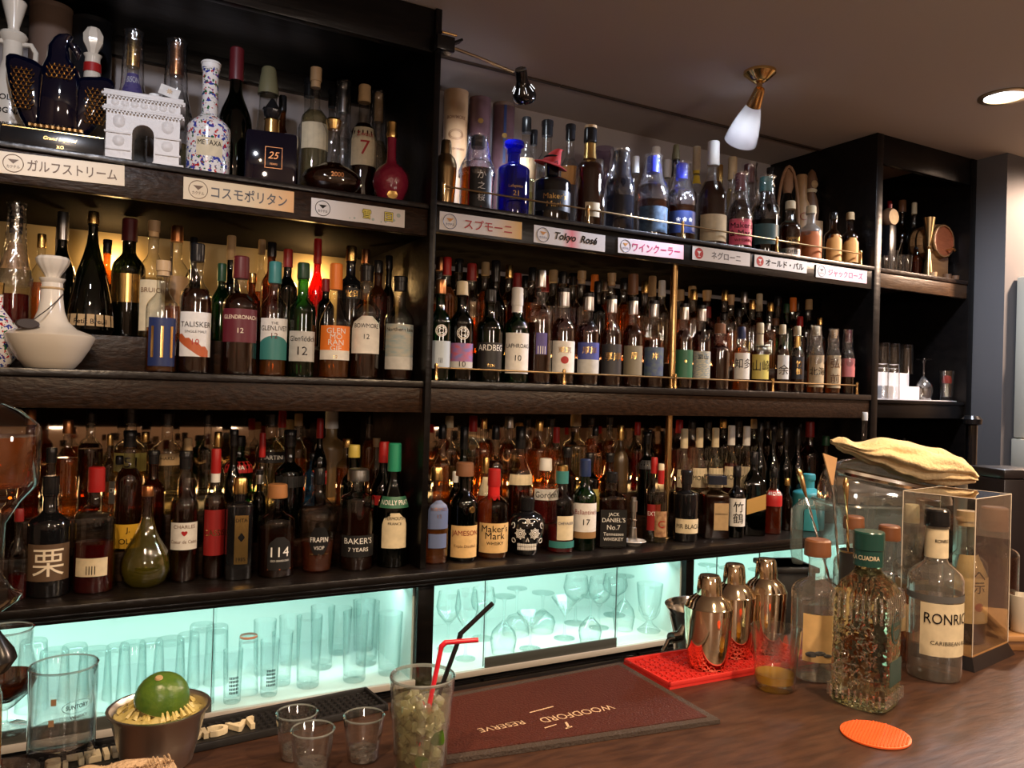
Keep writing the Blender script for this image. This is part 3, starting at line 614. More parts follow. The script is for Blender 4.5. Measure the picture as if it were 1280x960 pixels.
# ------------------------------------------------------------------ bottles on the shelves
BOT = [
(-0.1098, 2.165, 1.0836, 0.0203, 0.1764, 0.025, 'wh', 'brn', 'dam', 'k', 'whisky_bottle', 'middle-row dark amber brown bottle with black cap, behind left of the left-end dark red bottle', 'LL', 0, 0.75, {}),
(-0.0864, 2.0411, 1.0136, 0.0187, 0.197, 0.026, 'sl', 'clr', 'red', 'dred', 'liqueur_bottle', 'slim dark red bottle at the left end of the ledge', 'LL', 1, 0.4, {}),
(-0.0787, 2.265, 1.1536, 0.025, 0.2653, 0.017, 'wh', 'brn', 'amb', 'cop', 'whisky_bottle', 'rear amber brown bottle with copper cap, behind right of the left-end dark red bottle', 'LL', 0, 0.85, {}),
(-0.0309, 2.165, 1.0836, 0.0244, 0.2493, 0.007, 'wh', 'clr', 'amb', 'k', 'whisky_bottle', 'middle-row amber bottle with black cap, behind the large white character bottle', 'LL', 0, 0.4, {}),
(-0.0287, 2.066, 1.0136, 0.0431, 0.2642, 0.009, 'rd', 'blk', None, 'k', 'spirit_bottle', 'black bottle with brown label and one large white character', 'LL', 1, 0.85, {'lab': {'col': 'brown', 't': (('栗', 0.5, 0.8, 'cr'),), 'z0': 0.037, 'z1': 0.1178}}),
(0.0013, 2.265, 1.1536, 0.026, 0.2406, -0.0, 'wh', 'clr', 'amb', 'cop', 'whisky_bottle', 'rear amber bottle with copper cap, behind right of the large white character bottle', 'LL', 0, 0.85, {}),
(0.0532, 2.3385, 1.1536, 0.0302, 0.27, -0.011, 'rd', 'clr', 'dam', 'k', 'whisky_bottle', 'rear dark amber bottle with black cap, behind the barcode label red bottle', 'LL', 0, 0.85, {}),
(0.0616, 2.0658, 1.0136, 0.0438, 0.282, -0.018, 'rd', 'clr', 'red', 'r', 'liqueur_bottle', 'red liqueur bottle with plain cream barcode label and red capsule', 'LL', 1, 0.55, {'lab': {'col': 'cream', 't': (('||||', 0.35, 0.5, 'k'),), 'w': 0.72, 'off': -0.15, 'z0': 0.0399, 'z1': 0.0813}}),
(0.0963, 2.2987, 1.1536, 0.0152, 0.2026, -0.021, 'wh', 'clr', 'amb', 'g', 'whisky_bottle', 'middle-row amber bottle with gold cap, behind right of the barcode label red bottle', 'LL', 0, 0.55, {}),
(0.1181, 2.2653, 1.1536, 0.024, 0.15, -0.026, 'rd', 'clr', 'pal', 'k', 'spirit_bottle', 'pale straw bottle with black cap and label, behind left of the yellow label behind gourd', 'LL', 0, 0.55, {'lab': {'col': 'grey', 't': (('CROWN', 0.6, 0.3, 'w'),), 'z0': 0.0307, 'z1': 0.087}}),
(0.1351, 2.1696, 1.0836, 0.0317, 0.29, -0.031, 'wh', 'clr', 'dam', 'k', 'whisky_bottle', 'bottle with yellow label behind the gourd bottle', 'LL', 0, 0.95, {'lab': {'col': 'yellow2', 't': (('J.', 0.75, 0.3, 'k'), ('OLD', 0.3, 0.25, 'k')), 'z0': 0.006, 'z1': 0.064}}),
(0.1472, 2.3456, 1.1536, 0.0418, 0.27, -0.031, 'rd', 'clr', 'yell', 'k', 'liqueur_bottle', 'rear yellow bottle with black cap and label, behind the yellow label behind gourd', 'LL', 0, 0.7, {'lab': {'col': 'yel2', 't': (('51', 0.5, 0.6, 'k'),), 'z0': 0.1041, 'z1': 0.1521}}),
(0.1705, 2.068, 1.0136, 0.0562, 0.2343, -0.051, 'gourd', 'clr', 'olv', 'cop', 'liqueur_bottle', 'gourd-shaped clear bottle with olive liquid and copper stopper', 'LL', 1, 0.95, {}),
(0.1868, 2.3999, 1.1536, 0.0227, 0.2027, -0.039, 'wh', 'clr', 'amb', 'g', 'whisky_bottle', 'rear amber bottle with gold cap, behind the olive gourd bottle', 'LL', 0, 0.55, {}),
(0.192, 2.194, 1.0836, 0.029, 0.2383, -0.044, 'wh', 'brn', 'amb', 'k', 'whisky_bottle', 'middle-row amber brown bottle with black cap, behind right of the olive gourd bottle', 'LL', 0, 0.95, {}),
(0.2286, 2.2663, 1.1536, 0.0393, 0.2695, -0.05, 'rd', 'clr', 'pal', 'k', 'spirit_bottle', 'pale straw bottle with black cap and label, behind left of the red heart label bottle', 'LL', 0, 0.78, {'lab': {'col': 'tan', 't': (('HAKU', 0.6, 0.3, 'k'),), 'z0': 0.1263, 'z1': 0.1563}}),
(0.2554, 2.0942, 1.0136, 0.0319, 0.3148, -0.075, 'wh', 'clr', 'dam', 'k', 'whisky_bottle', 'black-capped bottle with white label and small red heart', 'LL', 1, 0.85, {'lab': {'col': 'white', 't': (('CHARLES', 0.85, 0.14, 'br'), ('♥', 0.6, 0.2, 'r'), ('Coeur de Cassis', 0.3, 0.14, 'br')), 'z0': 0.0783, 'z1': 0.1437}}),
(0.2716, 2.1919, 1.0836, 0.0225, 0.2688, -0.062, 'wh', 'clr', 'dam', 'tan', 'whisky_bottle', 'middle-row dark amber bottle with tan cap, behind the red heart label bottle', 'LL', 0, 0.85, {}),
(0.3253, 2.0948, 1.0136, 0.0255, 0.3189, -0.096, 'wh', 'clr', 'dam', 'r', 'whisky_bottle', 'dark bottle with red-white capsule and red berry label', 'LL', 1, 0.85, {'band': 1, 'lab': {'col': 'dredl', 't': (('CASSIS', 0.5, 0.14, 'g'),), 'z0': 0.0582, 'z1': 0.1702}}),
(0.3281, 2.265, 1.1536, 0.024, 0.27, -0.072, 'wh', 'clr', 'wat', 'k', 'spirit_bottle', 'rear empty-looking bottle with black cap, behind the red berry label bottle', 'LL', 0, 0.55, {}),
(0.3453, 2.2014, 1.0836, 0.0216, 0.2844, -0.078, 'wh', 'clr', 'amb', 'g', 'whisky_bottle', 'middle-row amber bottle with gold cap, behind the red berry label bottle', 'LL', 0, 0.55, {}),
(0.3785, 2.165, 1.0836, 0.0216, 0.293, -0.087, 'sl', 'drk', None, 'k', 'spirit_bottle', 'middle-row dark bottle with black cap, behind left of the square gold-label bottle', 'LL', 0, 0.78, {}),
(0.3799, 2.0681, 1.0136, 0.0346, 0.2491, -0.113, 'sq', 'blk', None, 'g', 'spirit_bottle', 'square black bottle with gold cap and narrow gold label', 'LL', 1, 0.7, {'hs': 0.72, 'hn': 0.77, 'hc': 0.84, 'rn': 0.42, 'lab': {'col': 'gold', 't': (('DITA', 0.9, 0.08, 'k'), ('♦', 0.55, 0.2, 'k'), ('1985', 0.1, 0.08, 'k')), 'w': 0.46, 'off': 0.12, 'z0': 0.0394, 'z1': 0.159}}),
(0.4093, 2.2659, 1.1536, 0.0389, 0.2, -0.089, 'wh', 'grn', None, 'k', 'spirit_bottle', 'rear green bottle with black cap and label, behind the square gold-label bottle', 'LL', 0, 0.85, {'lab': {'col': 'r', 't': (('INA', 0.5, 0.4, 'w'),), 'z0': 0.102, 'z1': 0.132}}),
(0.4447, 2.1569, 1.0836, 0.0172, 0.1864, -0.102, 'wh', 'drk', 'dam', 'silvk', 'whisky_bottle', 'middle-row dark amber dark bottle with silver cap, behind left of the white numerals arch bottle', 'LL', 0, 0.9, {}),
(0.457, 2.1928, 1.0836, 0.0201, 0.2824, -0.103, 'wi', 'clr', 'pal', 'r', 'wine_bottle', 'middle-row pale straw bottle with red cap, behind left of the white numerals arch bottle', 'LL', 0, 0.85, {}),
(0.472, 2.0678, 1.0136, 0.0454, 0.2302, -0.139, 'rd', 'clr', 'dam', 'wood', 'whisky_bottle', 'dumpy bottle with wooden stopper and arched black label with white numerals', 'LL', 1, 0.75, {'lab': {'col': 'black', 't': (('114', 0.55, 0.32, 'w'), ('OLD GRAND-DAD', 0.28, 0.14, 'w')), 'arch': 1, 'border': 'rust', 'w': 0.6, 'off': 0.15, 'z0': 0.0205, 'z1': 0.1023}}),
(0.4982, 2.2765, 1.1536, 0.0404, 0.27, -0.108, 'rd', 'clr', 'pal', 'k', 'spirit_bottle', 'rear pale straw bottle with black cap and label, behind the white numerals arch bottle', 'LL', 0, 0.95, {'lab': {'col': 'black', 't': (('MARTINI', 0.5, 0.4, 'w'),), 'z0': 0.1266, 'z1': 0.1566}}),
(0.5282, 2.1837, 1.0836, 0.0393, 0.2913, -0.119, 'rd', 'drk', None, 'k', 'spirit_bottle', 'middle-row dark bottle with black cap and label, behind right of the white numerals arch bottle', 'LL', 0, 0.85, {'lab': {'col': 'black', 'z0': 0.139, 'z1': 0.1689}}),
(0.5488, 2.3726, 1.1536, 0.024, 0.2675, -0.114, 'wh', 'clr', 'red', 'r', 'liqueur_bottle', 'rear red bottle with red cap, behind the white numerals arch bottle', 'LL', 0, 0.55, {}),
(0.5864, 2.3316, 1.1536, 0.0253, 0.2604, -0.123, 'wh', 'clr', 'amb', 'tan', 'whisky_bottle', 'rear amber bottle with tan cap, behind left of the leaf-shaped label bottle', 'LL', 0, 0.7, {}),
(0.5803, 2.075, 1.0136, 0.0535, 0.2678, -0.169, 'bulge', 'clr', 'roseamb', 'k', 'spirit_bottle', 'bulging shouldered cognac bottle with dark leaf-shaped label', 'LL', 1, 0.4, {'lab': {'col': 'black', 't': (('FRAPIN', 0.55, 0.2, 'w'), ('VSOP', 0.25, 0.14, 'w')), 'w': 0.5, 'drop': 1, 'border': 'gold', 'z0': 0.0486, 'z1': 0.1202}}),
(0.6147, 2.2756, 1.1536, 0.0216, 0.15, -0.132, 'wh', 'blu2', None, 'k', 'spirit_bottle', 'middle-row pale blue bottle with black cap, behind the leaf-shaped label bottle', 'LL', 0, 0.55, {}),
(0.6331, 2.2725, 1.1536, 0.023, 0.2494, -0.136, 'wi', 'drk', None, 'r', 'wine_bottle', 'middle-row dark bottle with red cap and label, behind the leaf-shaped label bottle', 'LL', 0, 0.95, {'lab': {'col': 'redl', 't': (('CINZANO', 0.7, 0.3, 'w'),), 'z0': 0.0617, 'z1': 0.1004}}),
(0.6889, 2.3477, 1.1536, 0.0472, 0.27, -0.143, 'rd', 'frosty', 'pal', 'w', 'spirit_bottle', 'rear pale straw frosted cream bottle with white cap, behind right of the leaf-shaped label bottle', 'LL', 0, 0.85, {}),
(0.6836, 2.0672, 1.0136, 0.0452, 0.2643, -0.198, 'wh', 'clr', 'dam', 'silvd', 'whisky_bottle', 'silver-stoppered bottle with black square label and round seal', 'LL', 1, 0.75, {'hs': 0.68, 'hn': 0.78, 'hc': 0.88, 'lab': {'col': 'black', 't': (("BAKER'S", 0.75, 0.3, 'w'), ('7 YEARS', 0.35, 0.2, 'w')), 'z0': 0.0366, 'z1': 0.0932}}),
(0.7021, 2.1661, 1.0836, 0.0351, 0.2509, -0.157, 'wh', 'grnk', None, 'yelc', 'spirit_bottle', 'middle-row dark green bottle with yellow cap, behind the round seal black label bottle', 'LL', 0, 0.7, {}),
(0.7108, 2.2587, 1.1536, 0.0317, 0.1927, -0.152, 'wh', 'clr', 'amb', 'g', 'whisky_bottle', 'rear amber bottle with gold cap, behind left of the round seal black label bottle', 'LL', 0, 0.78, {}),
(0.7837, 2.0654, 1.0136, 0.0434, 0.3321, -0.225, 'wi', 'drk', None, 'gnc', 'wine_bottle', 'green-capped vermouth bottle with green band and cream label', 'LL', 1, 0.7, {'lab': {'col': 'cream', 't': (('VERMOUTH', 0.85, 0.12, 'k'), ('FRANCE', 0.7, 0.08, 'k')), 'arch': 1, 'w': 0.75, 'z0': 0.0526, 'z1': 0.1469}, 'lab2': {'col': 'green_d', 't': (('NOILLY PRAT', 0.5, 0.7, 'w'),), 'z0': 0.1598, 'z1': 0.1897}}),
(0.7889, 2.2988, 1.1536, 0.0212, 0.2685, -0.165, 'wh', 'clr', 'amb', 'k', 'whisky_bottle', 'rear amber bottle with black cap, behind right of the round seal black label bottle', 'LL', 0, 0.95, {}),
(0.7901, 2.1669, 1.0836, 0.0359, 0.2593, -0.175, 'wi', 'drk', None, 'r', 'wine_bottle', 'middle-row dark bottle with red cap and label, behind left of the green-capped vermouth bottle', 'LL', 0, 0.7, {'lab': {'col': 'redl', 't': (('NO', 0.7, 0.3, 'w'),), 'z0': 0.0823, 'z1': 0.1092}}),
(0.7981, 2.2549, 1.1536, 0.023, 0.1936, -0.17, 'sl', 'clr', 'dam', 'cork', 'whisky_bottle', 'rear dark amber bottle with cork, behind left of the green-capped vermouth bottle', 'LL', 0, 0.75, {}),
(0.907, 2.0581, 1.0136, 0.0361, 0.2646, -0.257, 'wh', 'clr', 'amb', 'g', 'whisky_bottle', 'bottle with blue-grey arched label, first right of the black post', 'LR', 1, 0.5, {'lab': {'col': 'bluegrey', 't': (('BUSHMILLS', 0.7, 0.16, 'cop'), ('12', 0.45, 0.14, 'cop')), 'arch': 1, 'w': 0.8, 'off': 0.15, 'z0': 0.0968, 'z1': 0.1746}, 'lab2': {'col': 'bluegrey', 'w': 0.7, 'off': 0.1, 'z0': 0.044, 'z1': 0.0836}}),
(0.9799, 2.19, 1.0836, 0.0266, 0.3067, -0.21, 'wh', 'clr', 'amb', 'k', 'whisky_bottle', 'middle-row amber bottle with black cap, behind the blue-grey arch bottle', 'LR', 0, 0.85, {}),
(0.9955, 2.0622, 1.0136, 0.0402, 0.2761, -0.279, 'wh', 'drk', None, 'brd', 'spirit_bottle', 'dark green bottle with round seal and cream whiskey label', 'LR', 1, 0.78, {'seal': 1, 'lab': {'col': 'cream2', 't': (('JAMESON', 0.75, 0.22, 'dred'), ('Triple Distilled', 0.35, 0.12, 'br')), 'z0': 0.011, 'z1': 0.1007}}),
(1.0096, 2.1546, 1.0836, 0.019, 0.17, -0.219, 'wh', 'drk', None, 'w', 'spirit_bottle', 'middle-row dark bottle with white cap, behind left of the round seal cream label bottle', 'LR', 0, 0.95, {}),
(1.0356, 2.265, 1.1536, 0.0272, 0.2603, -0.214, 'wh', 'clr', 'pal', 'cream', 'spirit_bottle', 'rear pale straw bottle with cream cap, behind right of the blue-grey arch bottle', 'LR', 0, 0.55, {}),
(1.0528, 2.1909, 1.0836, 0.0311, 0.3023, -0.224, 'wi', 'grnk', None, 'k', 'wine_bottle', 'middle-row dark green bottle with black cap, behind the round seal cream label bottle', 'LR', 0, 0.85, {}),
(1.0939, 2.0677, 1.0136, 0.0457, 0.255, -0.302, 'rd', 'clr', 'amb', 'r', 'whisky_bottle', 'square-shouldered bottle sealed in red wax with cream label', 'LR', 1, 0.5, {'wax': 1, 'lab': {'col': 'cream2', 't': (("Maker's", 0.82, 0.25, 'k'), ('Mark', 0.58, 0.25, 'k'), ('WHISKY', 0.33, 0.12, 'k')), 'z0': 0.0174, 'z1': 0.1022}}),
(1.1142, 2.1623, 1.0836, 0.0246, 0.209, -0.238, 'wi', 'clr', 'ora2', 'g', 'wine_bottle', 'middle-row orange bottle with gold cap and label, behind left of the red wax bottle', 'LR', 0, 0.85, {'lab': {'col': 'cream', 'z0': 0.096, 'z1': 0.1505}}),
(1.1184, 2.265, 1.1536, 0.0277, 0.2611, -0.229, 'wh', 'clr', 'amb', 'r', 'whisky_bottle', 'rear amber bottle with red cap, behind right of the round seal cream label bottle', 'LR', 0, 0.55, {}),
(1.1591, 2.1888, 1.0836, 0.0268, 0.3043, -0.244, 'wh', 'clr', 'dam', 'k', 'whisky_bottle', 'middle-row dark amber bottle with black cap, behind the red wax bottle', 'LR', 0, 0.9, {}),
(1.1696, 2.2934, 1.1536, 0.0256, 0.2553, -0.236, 'wh', 'clr', 'amb', 'g', 'whisky_bottle', 'rear amber bottle with gold cap, behind left of the red wax bottle', 'LR', 0, 0.95, {}),
(1.2379, 2.1709, 1.0836, 0.0399, 0.3038, -0.259, 'wi', 'clr', 'dam', 'k', 'wine_bottle', 'middle-row dark amber bottle with black cap and label, behind right of the red wax bottle', 'LR', 0, 0.75, {'lab': {'col': 'cream', 'z0': 0.1243, 'z1': 0.1562}}),
(1.2478, 2.265, 1.1536, 0.031, 0.2598, -0.252, 'wh', 'clr', 'amb', 's', 'whisky_bottle', 'rear amber bottle with silver cap, behind right of the red wax bottle', 'LR', 0, 0.4, {}),
(1.3343, 2.1737, 1.0836, 0.0427, 0.2021, -0.275, 'wh', 'clr', 'redl', 'w', 'liqueur_bottle', 'middle-row pink-red bottle with white cap and label, behind left of the gold-teal cap bottle', 'LR', 0, 0.55, {'lab': {'col': 'white', 't': (("Gordon's", 0.5, 0.6, 'k'),), 'z0': 0.0737, 'z1': 0.1087}}),
(1.367, 2.2735, 1.1536, 0.0328, 0.251, -0.271, 'rd', 'clr', 'amb', 'g', 'whisky_bottle', 'middle-row amber bottle with gold cap, behind left of the gold-teal cap bottle', 'LR', 0, 0.85, {}),
(1.3263, 2.0639, 1.0136, 0.0419, 0.2624, -0.354, 'wh', 'clr', 'redl', 'tealg', 'liqueur_bottle', 'pink-red liqueur bottle with gold-teal cap and cut-out label', 'LR', 1, 0.4, {'lab': {'col': 'cream', 't': (('CHEVALIER', 0.7, 0.24, 'n'),), 'w': 0.6, 'off': 0.2, 'z0': 0.0389, 'z1': 0.111}, 'lab2': {'col': 'teal', 'z0': 0.0149, 'z1': 0.0349}}),
(1.3611, 2.3432, 1.1536, 0.0265, 0.2613, -0.263, 'wh', 'clr', 'amb', 'k', 'whisky_bottle', 'rear amber bottle with black cap, behind left of the gold-teal cap bottle', 'LR', 0, 0.7, {}),
(1.4259, 2.2603, 1.1536, 0.0269, 0.2265, -0.281, 'wi', 'clr', 'pal', 'r', 'wine_bottle', 'middle-row pale straw bottle with red cap, behind the gold-teal cap bottle', 'LR', 0, 0.7, {}),
(1.4078, 2.1617, 1.0836, 0.0307, 0.238, -0.289, 'wh', 'brn', 'dam', 'k', 'whisky_bottle', 'middle-row dark amber brown bottle with black cap, behind the gold-teal cap bottle', 'LR', 0, 0.85, {}),
(1.4086, 2.0596, 1.0136, 0.0376, 0.2786, -0.372, 'wh', 'grn', None, 'n', 'spirit_bottle', 'green bottle with navy capsule, white label and tan foot band', 'LR', 1, 0.85, {'lab': {'col': 'white', 't': (("Ballantine's", 0.7, 0.2, 'dred'), ('17', 0.35, 0.22, 'k')), 'z0': 0.0579, 'z1': 0.1457}, 'lab2': {'col': 'tan_d', 'z0': 0.0383, 'z1': 0.0583}}),
(1.4437, 2.3254, 1.1536, 0.032, 0.2625, -0.278, 'wh', 'clr', 'amb', 'k', 'whisky_bottle', 'slim rear amber bottle with black cap, behind left of the gold-teal cap bottle', 'LR', 0, 0.78, {}),
(1.4952, 2.162, 1.0836, 0.031, 0.2188, -0.303, 'wh', 'drk', None, 'k', 'spirit_bottle', 'middle-row dark bottle with black cap and label, behind the navy-capsule green bottle', 'LR', 0, 0.55, {'lab': {'col': 'yel2', 'z0': 0.0308, 'z1': 0.103}}),
(1.5188, 2.2864, 1.1536, 0.0439, 0.2699, -0.293, 'rd', 'clr', 'pal', 'tan', 'spirit_bottle', 'rear pale straw bottle with tan cap, behind left of the navy-capsule green bottle', 'LR', 0, 0.85, {}),
(1.5163, 2.0688, 1.0136, 0.0468, 0.2352, -0.392, 'sq', 'clr', 'dam', 'k', 'whisky_bottle', 'square whiskey bottle with black label and curved white lettering', 'LR', 1, 0.85, {'lab': {'col': 'black', 't': (('JACK', 0.86, 0.13, 'w'), ("DANIEL'S", 0.72, 0.13, 'w'), ('No.7', 0.52, 0.14, 'w'), ('Tennessee', 0.34, 0.1, 'w'), ('WHISKEY', 0.2, 0.1, 'w')), 'z0': 0.0069, 'z1': 0.1214}}),
(1.5824, 2.2588, 1.1536, 0.0236, 0.2296, -0.306, 'wh', 'clr', 'amb', 'k', 'whisky_bottle', 'middle-row amber bottle with black cap, behind left of the square black-label whiskey', 'LR', 0, 0.7, {}),
(1.5756, 2.1625, 1.0836, 0.0315, 0.2177, -0.315, 'wh', 'brn', 'dam', 'k', 'whisky_bottle', 'middle-row dark amber brown bottle with black cap, behind the square black-label whiskey', 'LR', 0, 0.9, {}),
(1.5959, 2.3046, 1.1536, 0.0235, 0.27, -0.303, 'wh', 'clr', 'amb', 'k', 'whisky_bottle', 'rear amber bottle with black cap, behind right of the navy-capsule green bottle', 'LR', 0, 0.95, {}),
(1.6868, 2.3212, 1.1536, 0.0263, 0.27, -0.314, 'wh', 'clr', 'amb', 'k', 'whisky_bottle', 'rear amber bottle with black cap, behind the square black-label whiskey', 'LR', 0, 0.55, {}),
(1.6933, 2.2647, 1.1536, 0.0299, 0.2352, -0.321, 'wi', 'frostb', 'pal', 'g', 'wine_bottle', 'middle-row pale straw frosted bronze bottle with gold cap, behind right of the square black-label whiskey', 'LR', 0, 0.7, {}),
(1.6996, 2.084, 1.0136, 0.0236, 0.2773, -0.424, 'wh', 'clr', 'wat', 'r', 'spirit_bottle', 'clear bottle with red capsule and dark red label, behind the steel muddler', 'LR', 1, 0.78, {'lab': {'col': 'dredl', 't': (('EXTRA', 0.65, 0.3, 'w'),), 'z0': 0.0385, 'z1': 0.1242}}),
(1.7116, 2.0626, 1.0136, 0.0216, 0.2575, -0.429, 'wh', 'clr', 'pal', 'rc', 'spirit_bottle', 'clear bottle with white-red cap and brown picture label', 'LR', 1, 0.7, {'lab': {'col': 'scene2', 't': (('C', 0.5, 0.3, 'r'),), 'z0': 0.0201, 'z1': 0.1036}}),
(1.7524, 2.1906, 1.0836, 0.0324, 0.2852, -0.337, 'wh', 'drk', None, 'k', 'spirit_bottle', 'middle-row dark bottle with black cap and label, behind the red-capsule dark red label bottle', 'LR', 0, 0.4, {'lab': {'col': 'dark', 'z0': 0.1582, 'z1': 0.1882}}),
(1.7722, 2.27, 1.1536, 0.0223, 0.2446, -0.331, 'wh', 'clr', 'red', 'r', 'liqueur_bottle', 'rear red bottle with red cap, behind the red-capsule dark red label bottle', 'LR', 0, 0.78, {}),
(1.8153, 2.2574, 1.1536, 0.0219, 0.2198, -0.339, 'wh', 'drk', None, 'k', 'spirit_bottle', 'middle-row dark bottle with black cap, behind the picture label clear bottle', 'LR', 0, 0.4, {}),
(1.8218, 2.0631, 1.0136, 0.0411, 0.2338, -0.448, 'wh', 'blk', None, 'k', 'spirit_bottle', 'straight black coffee liqueur bottle with cream six-sided label', 'LR', 1, 0.78, {'hs': 0.66, 'hn': 0.72, 'hc': 0.82, 'rn': 0.4, 'lab': {'col': 'cream', 't': (('MR BLACK', 0.5, 0.34, 'k'),), 'z0': 0.0279, 'z1': 0.0754}}),
(1.8968, 2.165, 1.0836, 0.0303, 0.2978, -0.36, 'wi', 'clr', 'red', 'cream', 'wine_bottle', 'middle-row red bottle with cream cap and label, behind the six-sided cream label bottle', 'LR', 0, 0.4, {'lab': {'col': 'cream', 't': (('MONIN', 0.5, 0.4, 'k'),), 'z0': 0.0942, 'z1': 0.1552}}),
(1.9585, 2.0716, 1.0136, 0.0496, 0.2131, -0.47, 'sq', 'clr', 'dam', 'kb', 'whisky_bottle', 'square amaretto bottle with broad flat black stopper', 'LR', 1, 0.9, {'hs': 0.66, 'hn': 0.76, 'hc': 0.86, 'rn': 0.4, 'bigcap': 1, 'lab': {'col': 'tan', 't': (('DISARONNO', 0.6, 0.2, 'k'),), 'w': 0.5, 'off': 0.2, 'z0': 0.0307, 'z1': 0.1225}}),
(1.9592, 2.265, 1.1536, 0.0287, 0.2545, -0.357, 'wh', 'clr', 'red', 'r', 'liqueur_bottle', 'rear red bottle with red cap, behind left of the six-sided cream label bottle', 'LR', 0, 0.78, {}),
(1.9669, 2.165, 1.0836, 0.0305, 0.3008, -0.369, 'wi', 'clr', 'pal', 'cream', 'wine_bottle', 'pale straw bottle with cream cap and label, behind right of the six-sided cream label bottle', 'LR', 0, 0.4, {'lab': {'col': 'cream', 't': (('MONIN', 0.5, 0.4, 'k'),), 'z0': 0.0918, 'z1': 0.1592}}),
(2.0203, 2.265, 1.1536, 0.0289, 0.2579, -0.364, 'wh', 'clr', 'amb', 'k', 'whisky_bottle', 'rear amber bottle with black cap, behind the six-sided cream label bottle', 'LR', 0, 0.85, {}),
(2.0399, 2.0523, 1.0136, 0.0303, 0.2437, -0.485, 'wh', 'drk', None, 'k', 'spirit_bottle', 'dark bottle with white label and two brushed black characters', 'LR', 1, 0.95, {'lab': {'col': 'white', 't': (('竹', 0.7, 0.4, 'k'), ('鶴', 0.3, 0.4, 'k')), 'z0': 0.0388, 'z1': 0.1348}}),
(2.0425, 2.165, 1.0836, 0.0307, 0.3009, -0.378, 'wi', 'clr', 'pal', 'cream', 'wine_bottle', 'middle-row pale straw bottle with cream cap and label, behind the broad square stopper bottle', 'LR', 0, 0.55, {'lab': {'col': 'cream', 't': (('MONIN', 0.5, 0.4, 'k'),), 'z0': 0.0893, 'z1': 0.1576}}),
(2.0985, 2.265, 1.1536, 0.0291, 0.2585, -0.374, 'wh', 'clr', 'pal', 'k', 'spirit_bottle', 'rear pale straw bottle with black cap, behind left of the broad square stopper bottle', 'LR', 0, 0.4, {}),
(2.12, 2.165, 1.0836, 0.031, 0.3099, -0.387, 'wi', 'clr', 'red', 'w', 'wine_bottle', 'middle-row red bottle with white cap and label, behind the two brushed characters bottle', 'LR', 0, 0.78, {'lab': {'col': 'cream', 't': (('MONIN', 0.5, 0.4, 'k'),), 'z0': 0.0868, 'z1': 0.1617}}),
(2.1319, 2.0646, 1.0136, 0.0426, 0.2916, -0.497, 'sqw', 'drk', None, 'k', 'spirit_bottle', 'tall square black bottle with slanting gold stripe label', 'LR', 1, 0.55, {'hs': 0.6, 'hn': 0.8, 'hc': 0.85, 'rn': 0.3, 'lab': {'col': 'stripe', 'slant': 1, 'w': 0.78, 'z0': 0.0842, 'z1': 0.137}}),
(2.1746, 2.265, 1.1536, 0.0293, 0.2621, -0.383, 'wh', 'clr', 'amb', 'g', 'whisky_bottle', 'rear amber bottle with gold cap, behind right of the broad square stopper bottle', 'LR', 0, 0.4, {}),
(2.1957, 2.165, 1.0836, 0.0312, 0.3072, -0.396, 'wi', 'clr', 'amb', 'w', 'wine_bottle', 'middle-row amber bottle with white cap and label, behind left of the slanting stripe bottle', 'LR', 0, 0.7, {'lab': {'col': 'cream', 't': (('MONIN', 0.5, 0.4, 'k'),), 'z0': 0.0843, 'z1': 0.1601}}),
(2.2191, 2.0529, 1.0136, 0.0309, 0.2341, -0.511, 'wh', 'clr', 'redamb', 'k', 'spirit_bottle', 'slim amber-red bottle with small red and white label', 'LR', 1, 0.95, {'lab': {'col': 'redl', 't': (('ARCHERS', 0.82, 0.24, 'w'),), 'z0': 0.0993, 'z1': 0.1545}}),
(2.2527, 2.265, 1.1536, 0.0296, 0.2658, -0.391, 'wh', 'clr', 'amb', 'k', 'whisky_bottle', 'rear amber bottle with black cap, behind the two brushed characters bottle', 'LR', 0, 0.4, {}),
(2.2648, 2.165, 1.0836, 0.0286, 0.3224, -0.404, 'wi', 'drk', None, 'k', 'wine_bottle', 'middle-row dark bottle with black cap, behind right of the slanting stripe bottle', 'LR', 0, 0.7, {}),
(2.324, 2.085, 1.0136, 0.0223, 0.1903, -0.521, 'wh', 'brn', 'dam', 'g', 'whisky_bottle', 'narrow brown bottle left of the turquoise bottle', 'LR', 1, 0.85, {}),
(2.3316, 2.165, 1.0836, 0.0288, 0.3107, -0.411, 'wi', 'drk', None, 'k', 'wine_bottle', 'middle-row dark bottle with black cap, behind the small red-white label bottle', 'LR', 0, 0.95, {}),
(2.3328, 2.265, 1.1536, 0.0268, 0.2603, -0.4, 'wh', 'clr', 'amb', 'tan', 'whisky_bottle', 'rear amber bottle with tan cap, behind the slanting stripe bottle', 'LR', 0, 0.7, {}),
(2.3998, 2.165, 1.0836, 0.0289, 0.3048, -0.418, 'wi', 'drk', None, 'k', 'wine_bottle', 'middle-row dark bottle with black cap, behind the narrow brown bottle', 'LR', 0, 0.95, {}),
(2.4062, 2.265, 1.1536, 0.027, 0.2608, -0.408, 'wh', 'brn', 'amb', 'k', 'whisky_bottle', 'rear amber brown bottle with black cap, behind left of the small red-white label bottle', 'LR', 0, 0.55, {}),
(2.423, 2.0712, 1.0136, 0.0573, 0.2061, -0.535, 'rd', 'turq', None, 'turq', 'spirit_bottle', 'opaque turquoise bottle with bold white letters', 'LR', 1, 0.4, {'hs': 0.62, 'hn': 0.75, 'hc': 0.9, 'lab': {'col': 'none', 't': (('BRUICH', 0.5, 0.8, 'w'),), 'z0': 0.0895, 'z1': 0.1195}}),
